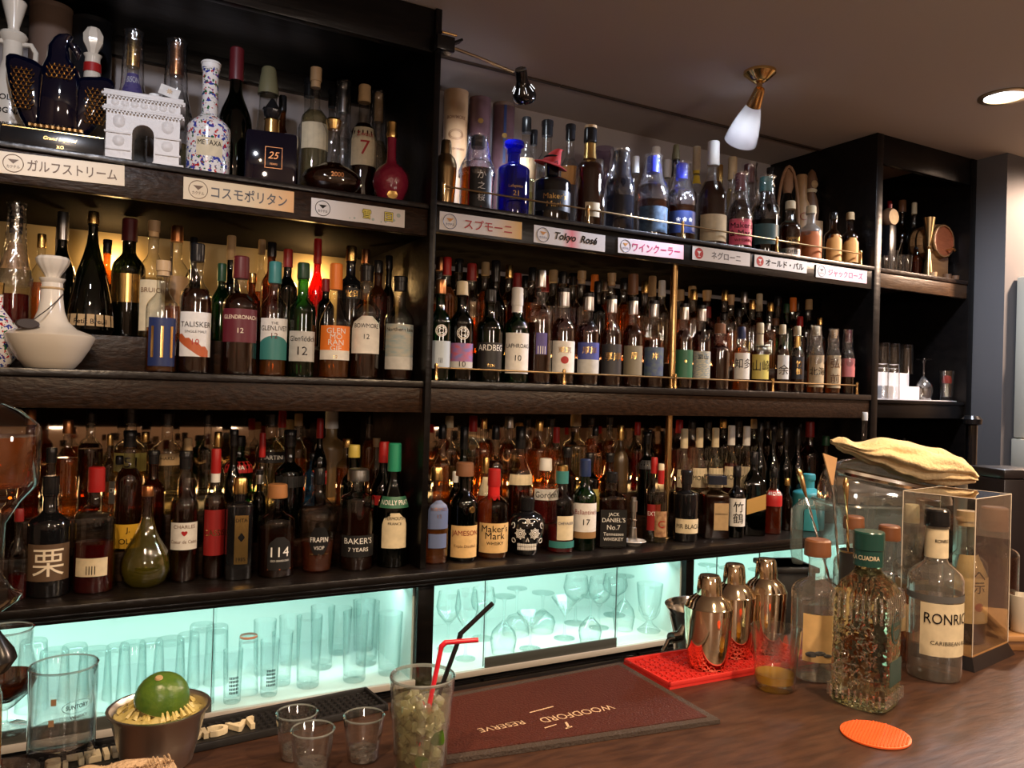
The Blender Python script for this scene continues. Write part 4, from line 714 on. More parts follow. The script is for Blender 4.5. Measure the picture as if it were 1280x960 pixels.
(2.4651, 2.165, 1.0836, 0.0291, 0.305, -0.425, 'wi', 'drk', None, 'k', 'wine_bottle', 'middle-row dark bottle with black cap, behind left of the turquoise bottle', 'LR', 0, 0.55, {}),
(2.4812, 2.265, 1.1536, 0.0272, 0.2614, -0.415, 'wh', 'clr', 'dam', 'k', 'whisky_bottle', 'rear dark amber bottle with black cap, behind left of the narrow brown bottle', 'LR', 0, 0.9, {}),
(2.5542, 2.1849, 1.0836, 0.0374, 0.3269, -0.432, 'wh', 'brn', 'dam', 'dred', 'whisky_bottle', 'middle-row dark amber brown bottle with dark red cap, behind the turquoise bottle', 'LR', 0, 0.75, {}),
(2.6207, 2.1633, 1.0836, 0.0318, 0.2707, -0.44, 'wh', 'brn', 'dam', 'gn', 'whisky_bottle', 'middle-row dark amber brown bottle with green cap, behind right of the turquoise bottle', 'LR', 0, 0.85, {}),
(2.6222, 2.2914, 1.1536, 0.0173, 0.2486, -0.426, 'wh', 'brn', 'dam', 'k', 'whisky_bottle', 'rear dark amber brown bottle with black cap, behind right of the turquoise bottle', 'LR', 0, 0.95, {}),
(2.6233, 2.2567, 1.1536, 0.0167, 0.2517, -0.43, 'wh', 'brn', 'dam', 'dred', 'whisky_bottle', 'middle-row dark amber brown bottle with dark red cap, behind right of the turquoise bottle', 'LR', 0, 0.75, {}),
(-0.1164, 2.165, 1.6026, 0.0328, 0.2906, 0.027, 'wi', 'clr', 'red', 'k', 'wine_bottle', 'wrapped bottle with brown band label above red glints, far left', 'ML', 0, 0.4, {'wrap': 1, 'lab': {'col': 'tan_d', 'z0': 0.1395, 'z1': 0.2011}}),
(-0.0659, 2.195, 1.6026, 0.0211, 0.2333, 0.015, 'wh', 'clr', 'amb', 'g', 'whisky_bottle', 'middle-row amber bottle with gold cap, behind right of the brown-band wrapped bottle', 'ML', 0, 0.7, {}),
(-0.024, 2.2442, 1.6026, 0.0317, 0.3, 0.005, 'wi', 'drk', None, 'silv', 'wine_bottle', 'middle-row dark bottle with silver foil, behind left of the teardrop brandy bottle', 'ML', 0, 0.55, {}),
(0.0404, 2.1852, 1.6026, 0.0542, 0.2985, -0.009, 'pear', 'drk', None, 'g', 'spirit_bottle', 'dark teardrop brandy bottle with gold medallion and tan foot label', 'ML', 0, 0.7, {'lab': {'col': 'tan', 't': (('Petit Breuil', 0.6, 0.3, 'k'),), 'z0': 0.006, 'z1': 0.0472}}),
(0.0755, 2.285, 1.6026, 0.0218, 0.2499, -0.017, 'wh', 'brn', 'dam', 'k', 'whisky_bottle', 'rear dark amber brown bottle with black cap, behind right of the teardrop brandy bottle', 'ML', 0, 0.75, {}),
(0.123, 2.2329, 1.6026, 0.0398, 0.3, -0.028, 'wh', 'drk', None, 'mar', 'spirit_bottle', 'dark green bottle with wide gold label between brandy and cream-label bottles', 'ML', 0, 0.55, {'lab': {'col': 'gold', 'z0': 0.0869, 'z1': 0.1582}}),
(0.173, 2.1615, 1.6026, 0.0305, 0.29, -0.04, 'wh', 'clr', 'pal', 'cork', 'spirit_bottle', 'clear bottle with cork and tall cream label behind the navy-label bottle', 'ML', 0, 0.7, {'lab': {'col': 'cream', 't': (('BRUICH', 0.8, 0.1, 'br'),), 'z0': 0.0155, 'z1': 0.1402}}),
(0.188, 2.0577, 1.5176, 0.0357, 0.2645, -0.056, 'wh', 'clr', 'amb', 'cork', 'whisky_bottle', 'amber bottle with wooden stopper and navy label with silver plume', 'ML', 1, 0.55, {'lab': {'col': 'navy', 't': (('|||', 0.5, 0.7, 'g'),), 'w': 0.82, 'z0': 0.014, 'z1': 0.1274}}),
(0.2297, 2.195, 1.6026, 0.0318, 0.2889, -0.052, 'wh', 'clr', 'amb', 'cop', 'whisky_bottle', 'middle-row amber bottle with copper cap and label, behind right of the navy-plume label bottle', 'ML', 0, 0.4, {'lab': {'col': 'tan_d', 'z0': 0.0887, 'z1': 0.1588}}),
(0.2621, 2.0589, 1.5176, 0.0369, 0.3128, -0.079, 'wh', 'clr', 'dam', 'k', 'whisky_bottle', 'bottle with white label, torn orange lower corner and red ten', 'ML', 1, 0.9, {'lab': {'col': 'white', 't': (('TALISKER', 0.72, 0.13, 'k'), ('SINGLE MALT', 0.56, 0.06, 'k'), ('10', 0.33, 0.14, 'r')), 'corner': 'rust', 'z0': 0.0396, 'z1': 0.1457}}),
(0.2786, 2.265, 1.6026, 0.0216, 0.2768, -0.061, 'wh', 'drk', 'dam', 'k', 'whisky_bottle', 'rear dark amber dark bottle with black cap, behind the torn-corner white label bottle', 'ML', 0, 0.9, {}),
(0.3362, 2.165, 1.6026, 0.029, 0.2005, -0.077, 'wi', 'grn', None, 'gn', 'wine_bottle', 'middle-row green bottle with green cap, behind left of the maroon-label bottle', 'ML', 0, 0.55, {}),
(0.3654, 2.0642, 1.5176, 0.0422, 0.2936, -0.109, 'wh', 'clr', 'dam', 'mar', 'whisky_bottle', 'bottle with maroon label and maroon capsule on middle left shelf', 'ML', 1, 0.95, {'lab': {'col': 'maroon', 't': (('GLENDRONACH', 0.75, 0.14, 'cr'), ('12', 0.35, 0.16, 'cr')), 'z0': 0.0792, 'z1': 0.1608}}),
(0.3656, 2.2161, 1.6026, 0.0279, 0.2838, -0.082, 'wi', 'drk', None, 'tan', 'wine_bottle', 'middle-row dark bottle with tan cap, behind left of the maroon-label bottle', 'ML', 0, 0.55, {}),
(0.4122, 2.165, 1.6026, 0.0219, 0.1831, -0.094, 'wh', 'brn', 'amb', 'g', 'whisky_bottle', 'middle-row amber brown bottle with gold cap, behind right of the maroon-label bottle', 'ML', 0, 0.85, {}),
(0.4502, 2.072, 1.5176, 0.0347, 0.2899, -0.133, 'wh', 'clr', 'amb', 'teal', 'whisky_bottle', 'bottle with teal cap and white label over a teal arch', 'ML', 1, 0.4, {'lab': {'col': 'white', 't': (('THE', 0.88, 0.07, 'k'), ('GLENLIVET', 0.76, 0.14, 'k'), ('12', 0.58, 0.14, 'mar')), 'base': 'teal', 'z0': 0.0405, 'z1': 0.1444}}),
(0.4538, 2.265, 1.6026, 0.021, 0.2908, -0.099, 'wh', 'clr', 'amb', 'tan', 'whisky_bottle', 'rear amber bottle with tan cap, behind left of the teal-and-white label bottle', 'ML', 0, 0.7, {}),
(0.4691, 2.209, 1.6026, 0.0266, 0.2771, -0.105, 'wh', 'brn', 'amb', 'k', 'whisky_bottle', 'middle-row amber brown bottle with black cap, behind the teal-and-white label bottle', 'ML', 0, 0.78, {}),
(0.5026, 2.165, 1.6026, 0.0267, 0.2558, -0.114, 'wh', 'drk', None, 'dred', 'spirit_bottle', 'middle-row dark bottle with dark red cap, behind right of the teal-and-white label bottle', 'ML', 0, 0.4, {}),
(0.5185, 2.059, 1.5176, 0.0338, 0.2927, -0.153, 'wh', 'grn', None, 'grnd', 'spirit_bottle', 'green bottle with silvery white label and large numerals', 'ML', 1, 0.4, {'lab': {'col': 'whited', 't': (('Glenfiddich', 0.75, 0.2, 'k'), ('12', 0.35, 0.3, 'k')), 'z0': 0.039, 'z1': 0.1158}}),
(0.5926, 2.205, 1.6026, 0.0258, 0.3, -0.131, 'wi', 'red', None, 'r', 'wine_bottle', 'middle-row red bottle with red cap, behind right of the green silvery-label bottle', 'ML', 0, 0.95, {}),
(0.6045, 2.155, 1.6026, 0.0233, 0.1851, -0.137, 'wh', 'drk', 'dam', 'dred', 'whisky_bottle', 'middle-row dark amber dark bottle with dark red cap, behind left of the orange-capped bottle', 'ML', 0, 0.85, {}),
(0.6051, 2.0621, 1.5176, 0.0401, 0.2998, -0.177, 'wi', 'clr', 'amb', 'orange', 'wine_bottle', 'bottle with orange label and orange capsule', 'ML', 1, 0.4, {'lab': {'col': 'orange', 't': (('GLEN', 0.85, 0.17, 'w'), ('MO', 0.68, 0.17, 'w'), ('RAN', 0.51, 0.17, 'w'), ('GIE', 0.34, 0.17, 'w'), ('12', 0.09, 0.1, 'g')), 'base': 'white', 'z0': 0.0466, 'z1': 0.1351}}),
(0.6769, 2.168, 1.6026, 0.037, 0.2843, -0.151, 'rd', 'blk', 'dam', 'g', 'whisky_bottle', 'squat black bottle with arched gold-lined label behind the orange-capped bottle', 'ML', 0, 0.85, {'lab': {'col': 'black', 't': (('BLACK', 0.6, 0.3, 'g'), ('BUSH', 0.3, 0.3, 'g')), 'arch': 1, 'z0': 0.1349, 'z1': 0.1649}}),
(0.6874, 2.0611, 1.5176, 0.0391, 0.3037, -0.2, 'wh', 'clr', 'dam', 'k', 'whisky_bottle', 'black-capped bottle with tall arched white label and boxed number', 'ML', 1, 0.75, {'lab': {'col': 'white', 't': (('BOWMORE', 0.74, 0.14, 'k'), ('12', 0.45, 0.14, 'k')), 'arch': 1, 'z0': 0.0669, 'z1': 0.1655}}),
(0.7508, 2.265, 1.6026, 0.0254, 0.2971, -0.16, 'wh', 'clr', 'amb', 'cop', 'whisky_bottle', 'rear amber bottle with copper cap, behind the arched white label bottle', 'ML', 0, 0.78, {}),
(0.7589, 2.175, 1.6026, 0.0291, 0.2536, -0.168, 'wh', 'brn', 'amb', 'k', 'whisky_bottle', 'middle-row amber brown bottle with black cap, behind right of the arched white label bottle', 'ML', 0, 0.78, {}),
(0.7833, 2.0622, 1.5176, 0.0402, 0.2829, -0.225, 'wh', 'clr', 'dam', 'k', 'whisky_bottle', 'bottle with landscape picture label beside the black post', 'ML', 1, 0.75, {'lab': {'col': 'scene', 't': (('Northern Isles', 0.88, 0.09, 'k'),), 'base': 'whited', 'z0': 0.0285, 'z1': 0.1506}}),
(0.8033, 2.2112, 1.6026, 0.0227, 0.2768, -0.174, 'sl', 'drk', None, 'k', 'spirit_bottle', 'middle-row dark bottle with black cap, behind left of the landscape label bottle', 'ML', 0, 0.85, {}),
(0.9012, 2.0548, 1.5206, 0.0321, 0.2812, -0.256, 'wh', 'grn', None, 'cop', 'spirit_bottle', 'green bottle with pale blue label and white rosette, next to the post', 'MR', 1, 0.78, {'rosette': 1, 'lab': {'col': 'ltblue', 't': (('|||', 0.3, 0.2, 'k'),), 'z0': 0.0322, 'z1': 0.1092}}),
(0.9676, 2.165, 1.6056, 0.0283, 0.2804, -0.21, 'wh', 'clr', 'amb', 'r', 'whisky_bottle', 'middle-row amber bottle with red cap, behind right of the pale blue rosette bottle', 'MR', 0, 0.95, {}),
(0.9691, 2.0576, 1.5206, 0.0348, 0.2832, -0.273, 'wh', 'drk', None, 'cream', 'spirit_bottle', 'near-black bottle with white rosette and swirling red-blue label', 'MR', 1, 0.4, {'rosette': 1, 'lab': {'col': 'swirl', 't': (('10', 0.18, 0.24, 'k'),), 'base': 'whited', 'z0': 0.0347, 'z1': 0.1061}}),
(0.9902, 2.265, 1.6056, 0.0319, 0.297, -0.206, 'wh', 'clr', 'amb', 'cop', 'whisky_bottle', 'rear amber bottle with copper cap, behind the pale blue rosette bottle', 'MR', 0, 0.7, {}),
(1.0492, 2.165, 1.6056, 0.0312, 0.2698, -0.226, 'wh', 'clr', 'amb', 'dred', 'whisky_bottle', 'middle-row amber bottle with dark red cap, behind right of the red-swirl rosette bottle', 'MR', 0, 0.55, {}),
(1.0531, 2.265, 1.6056, 0.0273, 0.297, -0.218, 'wh', 'clr', 'pal', 'k', 'spirit_bottle', 'rear pale straw bottle with black cap, behind the red-swirl rosette bottle', 'MR', 0, 0.85, {}),
(1.0603, 2.0606, 1.5206, 0.0386, 0.2687, -0.295, 'wh', 'grnk', None, 'k', 'spirit_bottle', 'dark green bottle with black label and sharp white lettering', 'MR', 1, 0.7, {'lab': {'col': 'black', 't': (('ARDBEG', 0.8, 0.3, 'w'), ('TEN', 0.12, 0.12, 'g')), 'z0': 0.038, 'z1': 0.1131}}),
(1.1349, 2.3251, 1.6056, 0.0305, 0.297, -0.227, 'wh', 'clr', 'amb', 'g', 'whisky_bottle', 'rear amber bottle with gold cap, behind right of the red-swirl rosette bottle', 'MR', 0, 0.55, {}),
(1.1304, 2.165, 1.6056, 0.0342, 0.2878, -0.241, 'wi', 'drk', None, 'k', 'wine_bottle', 'middle-row dark bottle with black cap, behind the dark green black-label bottle', 'MR', 0, 0.85, {}),
(1.1454, 2.265, 1.6056, 0.0279, 0.297, -0.234, 'wh', 'clr', 'amb', 'tan', 'whisky_bottle', 'rear amber bottle with tan cap, behind the dark green black-label bottle', 'MR', 0, 0.95, {}),
(1.1496, 2.059, 1.5206, 0.037, 0.2809, -0.316, 'wh', 'grn', None, 'w', 'spirit_bottle', 'bright green bottle with white capsule and tall white label', 'MR', 1, 0.95, {'band': 1, 'lab': {'col': 'white', 't': (('LAPHROAIG', 0.68, 0.14, 'k'), ('10', 0.38, 0.15, 'k')), 'z0': 0.0275, 'z1': 0.1456}}),
(1.2064, 2.165, 1.6056, 0.0297, 0.256, -0.254, 'wh', 'brn', 'amb', 'dred', 'whisky_bottle', 'middle-row amber brown bottle with dark red cap, behind the white-capsule green bottle', 'MR', 0, 0.95, {}),
(1.229, 2.0596, 1.5206, 0.0376, 0.3405, -0.334, 'rd', 'clr', 'dam', 's', 'whisky_bottle', 'clear dark bottle with purple tag and barcode, between white and flower labels', 'MR', 1, 0.75, {'lab': {'col': 'purple', 't': (('||||', 0.2, 0.4, 'w'),), 'w': 0.4, 'z0': 0.0868, 'z1': 0.1503}}),
(1.2321, 2.265, 1.6056, 0.0284, 0.297, -0.249, 'wh', 'clr', 'amb', 'g', 'whisky_bottle', 'rear amber bottle with gold cap, behind left of the white-capsule green bottle', 'MR', 0, 0.7, {}),
(1.3116, 2.059, 1.5206, 0.037, 0.2925, -0.352, 'wh', 'clr', 'dam', 'silvk', 'whisky_bottle', 'silver-capped bottle with white label and red flower', 'MR', 1, 0.95, {'lab': {'col': 'white', 't': (('東京', 0.72, 0.22, 'g'), ('●', 0.4, 0.26, 'r')), 'z0': 0.0355, 'z1': 0.1312}}),
(1.328, 2.3275, 1.6056, 0.0265, 0.2779, -0.259, 'wh', 'clr', 'amb', 'k', 'whisky_bottle', 'rear amber bottle with black cap, behind right of the white-capsule green bottle', 'MR', 0, 0.4, {}),
(1.3187, 2.265, 1.6056, 0.0341, 0.297, -0.264, 'rd', 'clr', 'amb', 'k', 'whisky_bottle', 'rear amber bottle with black cap, behind left of the purple barcode bottle', 'MR', 0, 0.85, {}),
(1.3736, 2.165, 1.6056, 0.0307, 0.2771, -0.283, 'wh', 'clr', 'amb', 'k', 'whisky_bottle', 'middle-row amber bottle with black cap, behind the red flower label bottle', 'MR', 0, 0.4, {}),
(1.3989, 2.265, 1.6056, 0.0319, 0.297, -0.277, 'wh', 'clr', 'amb', 'tan', 'whisky_bottle', 'rear amber bottle with tan cap, behind left of the red flower label bottle', 'MR', 0, 0.55, {}),
(1.4024, 2.0583, 1.5206, 0.0363, 0.2855, -0.371, 'wh', 'clr', 'dam', 'silvk', 'whisky_bottle', 'silver-capped bottle with blue sky over white label', 'MR', 1, 0.9, {'lab': {'col': 'blue', 't': (('厚岸', 0.75, 0.25, 'g'),), 'base': 'whited', 'bh': 0.45, 'z0': 0.0362, 'z1': 0.1313}}),
(1.4047, 2.325, 1.6056, 0.0271, 0.2849, -0.272, 'wh', 'clr', 'amb', 'r', 'whisky_bottle', 'rear amber bottle with red cap, behind the purple barcode bottle', 'MR', 0, 0.78, {}),
(1.4819, 2.2191, 1.6056, 0.0313, 0.297, -0.294, 'wh', 'clr', 'amb', 'cork', 'whisky_bottle', 'middle-row amber bottle with cork, behind the blue sky label bottle', 'MR', 0, 0.55, {}),
(1.4892, 2.0564, 1.5206, 0.0344, 0.285, -0.389, 'wh', 'clr', 'dam', 'silvk', 'whisky_bottle', 'silver-capped bottle with black label and gold characters', 'MR', 1, 0.85, {'lab': {'col': 'dark', 't': (('厚岸', 0.6, 0.3, 'g'),), 'z0': 0.0343, 'z1': 0.131}}),
(1.491, 2.285, 1.6056, 0.0326, 0.297, -0.289, 'wh', 'clr', 'dam', 'k', 'whisky_bottle', 'rear dark amber bottle with black cap, behind right of the red flower label bottle', 'MR', 0, 0.85, {}),
(1.5107, 2.165, 1.6056, 0.0287, 0.2588, -0.305, 'wh', 'drk', None, 'k', 'spirit_bottle', 'middle-row dark bottle with black cap, behind right of the blue sky label bottle', 'MR', 0, 0.55, {}),
(1.5864, 2.1948, 1.6056, 0.0316, 0.297, -0.313, 'wh', 'clr', 'amb', 'cork', 'whisky_bottle', 'middle-row amber bottle with cork, behind the black gold-character label bottle', 'MR', 0, 0.95, {}),
(1.5663, 2.265, 1.6056, 0.03, 0.297, -0.303, 'wh', 'clr', 'amb', 'orange', 'whisky_bottle', 'rear amber bottle with orange cap, behind right of the blue sky label bottle', 'MR', 0, 0.4, {}),
(1.5725, 2.0543, 1.5206, 0.0323, 0.2865, -0.405, 'wh', 'clr', 'dam', 'silvk', 'whisky_bottle', 'silver-capped bottle with brown-grey label left of the blue-green one', 'MR', 1, 0.95, {'lab': {'col': 'taupe', 't': (('厚', 0.65, 0.25, 'g'),), 'z0': 0.0372, 'z1': 0.1304}}),
(1.6531, 2.325, 1.6056, 0.0282, 0.297, -0.309, 'wh', 'clr', 'amb', 's', 'whisky_bottle', 'rear amber bottle with silver cap, behind left of the black gold-character label bottle', 'MR', 0, 0.95, {}),
(1.6539, 2.165, 1.6056, 0.032, 0.297, -0.326, 'wi', 'clr', 'amb', 'brd', 'wine_bottle', 'middle-row amber bottle with brown stopper, behind the brown-grey label bottle', 'MR', 0, 0.85, {}),
(1.6582, 2.056, 1.5206, 0.034, 0.2832, -0.421, 'wh', 'clr', 'dam', 'silvk', 'whisky_bottle', 'silver-capped bottle with murky blue-green label, left of the brass pole', 'MR', 1, 0.75, {'lab': {'col': 'murk', 't': (('岸', 0.7, 0.25, 'g'),), 'z0': 0.0375, 'z1': 0.1296}}),
(1.6918, 2.265, 1.6056, 0.0333, 0.297, -0.321, 'wh', 'clr', 'amb', 'k', 'whisky_bottle', 'rear amber bottle with black cap, behind left of the brown-grey label bottle', 'MR', 0, 0.95, {}),
(1.7357, 2.165, 1.6056, 0.0323, 0.297, -0.338, 'wi', 'clr', 'ora', 'tan', 'wine_bottle', 'middle-row orange bottle with tan cap, behind the murky blue-green label bottle', 'MR', 0, 0.4, {}),
(1.7837, 2.0527, 1.5206, 0.0307, 0.2822, -0.444, 'wh', 'clr', 'dam', 'silvk', 'whisky_bottle', 'silver-capped bottle with green label right of the brass pole', 'MR', 1, 0.95, {'lab': {'col': 'green_d', 't': (('●', 0.6, 0.1, 'g'),), 'z0': 0.0338, 'z1': 0.1282}}),
(1.7909, 2.2736, 1.6056, 0.0309, 0.297, -0.334, 'wh', 'clr', 'amb', 'g', 'whisky_bottle', 'rear amber bottle with gold cap, behind left of the murky blue-green label bottle', 'MR', 0, 0.55, {}),
(1.8274, 2.225, 1.6056, 0.0278, 0.297, -0.344, 'wh', 'clr', 'pal', 'w', 'spirit_bottle', 'rear pale straw bottle with white cap, behind right of the murky blue-green label bottle', 'MR', 0, 0.7, {}),
(1.8609, 2.053, 1.5206, 0.031, 0.2828, -0.457, 'wh', 'clr', 'dam', 'silvk', 'whisky_bottle', 'silver-capped bottle with cream patterned label', 'MR', 1, 0.95, {'lab': {'col': 'pattern', 't': (('富山', 0.8, 0.2, 'k'),), 'z0': 0.0336, 'z1': 0.1266}}),
(1.9111, 2.2216, 1.6056, 0.0276, 0.2713, -0.355, 'wh', 'clr', 'amb', 'tan', 'whisky_bottle', 'middle-row amber bottle with tan cap, behind the green label bottle', 'MR', 0, 0.85, {}),
(1.9226, 2.165, 1.6056, 0.0276, 0.268, -0.363, 'wh', 'clr', 'amb', 'g', 'whisky_bottle', 'middle-row amber bottle with gold cap, behind left of the patterned cream label bottle', 'MR', 0, 0.4, {}),
(1.9472, 2.0559, 1.5206, 0.0339, 0.2266, -0.47, 'rd', 'clr', 'dam', 'brd', 'whisky_bottle', 'squat unlabelled amber bottle with wide brown stopper', 'MR', 1, 0.95, {}),
(1.9897, 2.3308, 1.6056, 0.0291, 0.297, -0.353, 'wh', 'clr', 'amb', 'g', 'whisky_bottle', 'rear amber bottle with gold cap, behind the green label bottle', 'MR', 0, 0.55, {}),
(2.007, 2.2698, 1.6056, 0.0317, 0.297, -0.362, 'wh', 'clr', 'amb', 'tan', 'whisky_bottle', 'rear amber bottle with tan cap, behind right of the green label bottle', 'MR', 0, 0.85, {}),
(2.0334, 2.2139, 1.6056, 0.0278, 0.219, -0.371, 'wh', 'brn', 'dam', 'dred', 'whisky_bottle', 'middle-row dark amber brown bottle with dark red cap, behind left of the squat brown-stopper bottle', 'MR', 0, 0.95, {}),
(2.043, 2.051, 1.5206, 0.029, 0.2214, -0.486, 'wh', 'clr', 'amb', 'n', 'whisky_bottle', 'clear bottle with navy top and white brush-character label', 'MR', 1, 0.95, {'lab': {'col': 'white', 't': (('知多', 0.6, 0.5, 'k', 1),), 'z0': 0.0394, 'z1': 0.1299}}),
(2.0642, 2.1617, 1.6056, 0.0307, 0.196, -0.381, 'wh', 'clr', 'amb', 'k', 'whisky_bottle', 'middle-row amber bottle with black cap, behind the squat brown-stopper bottle', 'MR', 0, 0.78, {}),
(2.1273, 2.3218, 1.6056, 0.0378, 0.297, -0.371, 'wh', 'brn', 'amb', 'cork', 'whisky_bottle', 'rear amber brown bottle with cork, behind right of the patterned cream label bottle', 'MR', 0, 0.85, {}),
(2.1173, 2.1822, 1.6056, 0.0253, 0.2672, -0.385, 'wh', 'clr', 'amb', 'cork', 'whisky_bottle', 'middle-row amber bottle with cork, behind left of the navy-top brush label bottle', 'MR', 0, 0.7, {}),
(2.1341, 2.0539, 1.5206, 0.0319, 0.2415, -0.499, 'rd', 'clr', 'dam', 'cream', 'whisky_bottle', 'bottle with yellow label and cream cap on middle right shelf', 'MR', 1, 0.85, {'neck': 'cream', 'lab': {'col': 'yel2', 't': (('山崎', 0.55, 0.5, 'k', 1),), 'z0': 0.0422, 'z1': 0.1285}}),
(2.1649, 2.2642, 1.6056, 0.0288, 0.297, -0.381, 'wh', 'clr', 'amb', 'g', 'whisky_bottle', 'rear amber bottle with gold cap, behind right of the squat brown-stopper bottle', 'MR', 0, 0.55, {}),
(2.1911, 2.2158, 1.6056, 0.0254, 0.2256, -0.39, 'wh', 'clr', 'amb', 'k', 'whisky_bottle', 'middle-row amber bottle with black cap, behind the navy-top brush label bottle', 'MR', 0, 0.4, {}),
(2.2056, 2.165, 1.6056, 0.0255, 0.2538, -0.397, 'wh', 'clr', 'pal', 'g', 'spirit_bottle', 'middle-row pale straw bottle with gold cap, behind left of the yellow label bottle', 'MR', 0, 0.55, {}),
(2.2386, 2.0475, 1.5206, 0.0255, 0.2422, -0.515, 'wh', 'clr', 'dam', 'cream', 'whisky_bottle', 'slim bottle with small white label and black roof-like character', 'MR', 1, 0.9, {'lab': {'col': 'white', 't': (('余', 0.4, 0.45, 'k'),), 'w': 0.8, 'z0': 0.0456, 'z1': 0.1308}}),
(2.2648, 2.265, 1.6056, 0.0296, 0.297, -0.393, 'wh', 'clr', 'amb', 's', 'whisky_bottle', 'rear amber bottle with silver cap, behind the navy-top brush label bottle', 'MR', 0, 0.78, {}),
(2.276, 2.1523, 1.6056, 0.0213, 0.17, -0.407, 'wh', 'clr', 'amb', 's', 'whisky_bottle', 'middle-row amber bottle with silver cap, behind right of the yellow label bottle', 'MR', 0, 0.4, {}),
(2.3161, 2.1797, 1.6056, 0.0243, 0.2547, -0.408, 'sl', 'clr', 'amb', 'g', 'whisky_bottle', 'middle-row amber bottle with gold cap, behind right of the yellow label bottle', 'MR', 0, 0.85, {}),
(2.3151, 2.0464, 1.5206, 0.0244, 0.2413, -0.525, 'wh', 'clr', 'dam', 'cream', 'whisky_bottle', 'slim bottle with dark label and faint gold characters', 'MR', 1, 0.75, {'neck': 'gold', 'lab': {'col': 'dark', 't': (('竹', 0.7, 0.3, 'g'), ('鶴', 0.35, 0.3, 'g')), 'z0': 0.0481, 'z1': 0.1286}}),
(2.3453, 2.265, 1.6056, 0.0298, 0.297, -0.401, 'wi', 'clr', 'amb', 'cream', 'wine_bottle', 'rear amber bottle with cream cap, behind the yellow label bottle', 'MR', 0, 0.95, {}),
(2.3844, 2.2168, 1.6056, 0.023, 0.2001, -0.411, 'wh', 'clr', 'amb', 'brd', 'whisky_bottle', 'middle-row amber bottle with brown stopper, behind the roof character bottle', 'MR', 0, 0.95, {}),
(2.3853, 2.165, 1.6056, 0.026, 0.2529, -0.417, 'wh', 'grn', None, 'gn', 'spirit_bottle', 'middle-row green bottle with green cap, behind the roof character bottle', 'MR', 0, 0.55, {}),
(2.4186, 2.052, 1.5206, 0.03, 0.2482, -0.538, 'wh', 'clr', 'amb', 'cream', 'whisky_bottle', 'clear bottle with kraft label and two black characters', 'MR', 1, 0.78, {'wrap': 1, 'lab': {'col': 'kraft', 't': (('北海', 0.5, 0.28, 'k'),), 'z0': 0.0219, 'z1': 0.1388}}),
(2.4458, 2.265, 1.6056, 0.0301, 0.297, -0.412, 'wh', 'clr', 'amb', 'k', 'whisky_bottle', 'rear amber bottle with black cap, behind the roof character bottle', 'MR', 0, 0.7, {}),
(2.4509, 2.157, 1.6056, 0.026, 0.2081, -0.425, 'wh', 'brn', 'dam', 'r', 'whisky_bottle', 'middle-row dark amber brown bottle with red cap, behind the dark label gold character bottle', 'MR', 0, 0.9, {}),
(2.5116, 2.0495, 1.5206, 0.0275, 0.2419, -0.55, 'wh', 'clr', 'amb', 'cork', 'whisky_bottle', 'hooded bottle with kraft label and tall brushed characters', 'MR', 1, 0.7, {'wrap': 1, 'lab': {'col': 'kraft', 't': (('弘', 0.75, 0.3, 'br'), ('前', 0.3, 0.3, 'br')), 'z0': 0.0215, 'z1': 0.1432}}),
(2.5311, 2.265, 1.6056, 0.0303, 0.297, -0.42, 'wh', 'clr', 'amb', 'orange', 'whisky_bottle', 'rear amber bottle with orange cap, behind the dark label gold character bottle', 'MR', 0, 0.85, {}),
(2.5719, 2.165, 1.6056, 0.0234, 0.2139, -0.436, 'wh', 'brn', 'amb', 'g', 'whisky_bottle', 'middle-row amber brown bottle with gold cap, behind the kraft two-character bottle', 'MR', 0, 0.78, {}),
(2.5907, 2.0483, 1.5206, 0.0263, 0.2437, -0.559, 'wh', 'clr', 'dam', 'mar', 'whisky_bottle', 'last bottle of the middle right shelf, pink label under plastic hood', 'MR', 1, 0.95, {'wrap': 1, 'lab': {'col': 'pinkd', 'z0': 0.0657, 'z1': 0.1349}}),
(2.6254, 2.3246, 1.6056, 0.0276, 0.297, -0.423, 'wh', 'clr', 'amb', 'k', 'whisky_bottle', 'rear amber bottle with black cap, behind the dark label gold character bottle', 'MR', 0, 0.4, {}),
(2.6225, 2.265, 1.6056, 0.0305, 0.297, -0.429, 'wh', 'clr', 'amb', 'tan', 'whisky_bottle', 'rear amber bottle with tan cap, behind the kraft two-character bottle', 'MR', 0, 0.4, {}),
(0.1172, 2.215, 1.9936, 0.0378, 0.37, -0.026, 'wi', 'clr', 'wat', 'gold', 'wine_bottle', 'clear bottle in plastic wrap with purple label and gold top', 'TL', 0, 0.4, {'wrap': 1, 'lab': {'col': 'purple', 't': (('BISON', 0.7, 0.3, 'w'),), 'z0': 0.2097, 'z1': 0.2664}}),
(0.2175, 2.215, 1.9936, 0.0414, 0.37, -0.049, 'wi', 'clr', 'pal', 'cop', 'wine_bottle', 'wrapped clear bottle with copper top and a pale stem inside, behind the white arch', 'TL', 0, 0.4, {'wrap': 1}),
(0.2811, 2.0726, 1.9936, 0.0506, 0.285, -0.084, 'mtx', 'floral', None, 'cap_w', 'spirit_bottle', 'white porcelain bottle painted with flowers, long flowered neck', 'TL', 1, 0.95, {'lab': {'col': 'cream', 't': (('METAXA', 0.72, 0.34, 'k'),), 'w': 0.55, 'z0': 0.0438, 'z1': 0.0876}}),
(0.356, 2.165, 1.9936, 0.043, 0.37, -0.081, 'wi', 'drk', None, 'mar', 'wine_bottle', 'slim black wine-shaped bottle with maroon foil, beside the flowered porcelain bottle', 'TL', 0, 0.95, {}),
(0.4479, 2.215, 1.9936, 0.0494, 0.3566, -0.1, 'cone', 'clr', 'wat', 'oliv', 'spirit_bottle', 'clear cone-shaped bottle with big olive metal cap on upper left shelf', 'TL', 0, 0.4, {}),
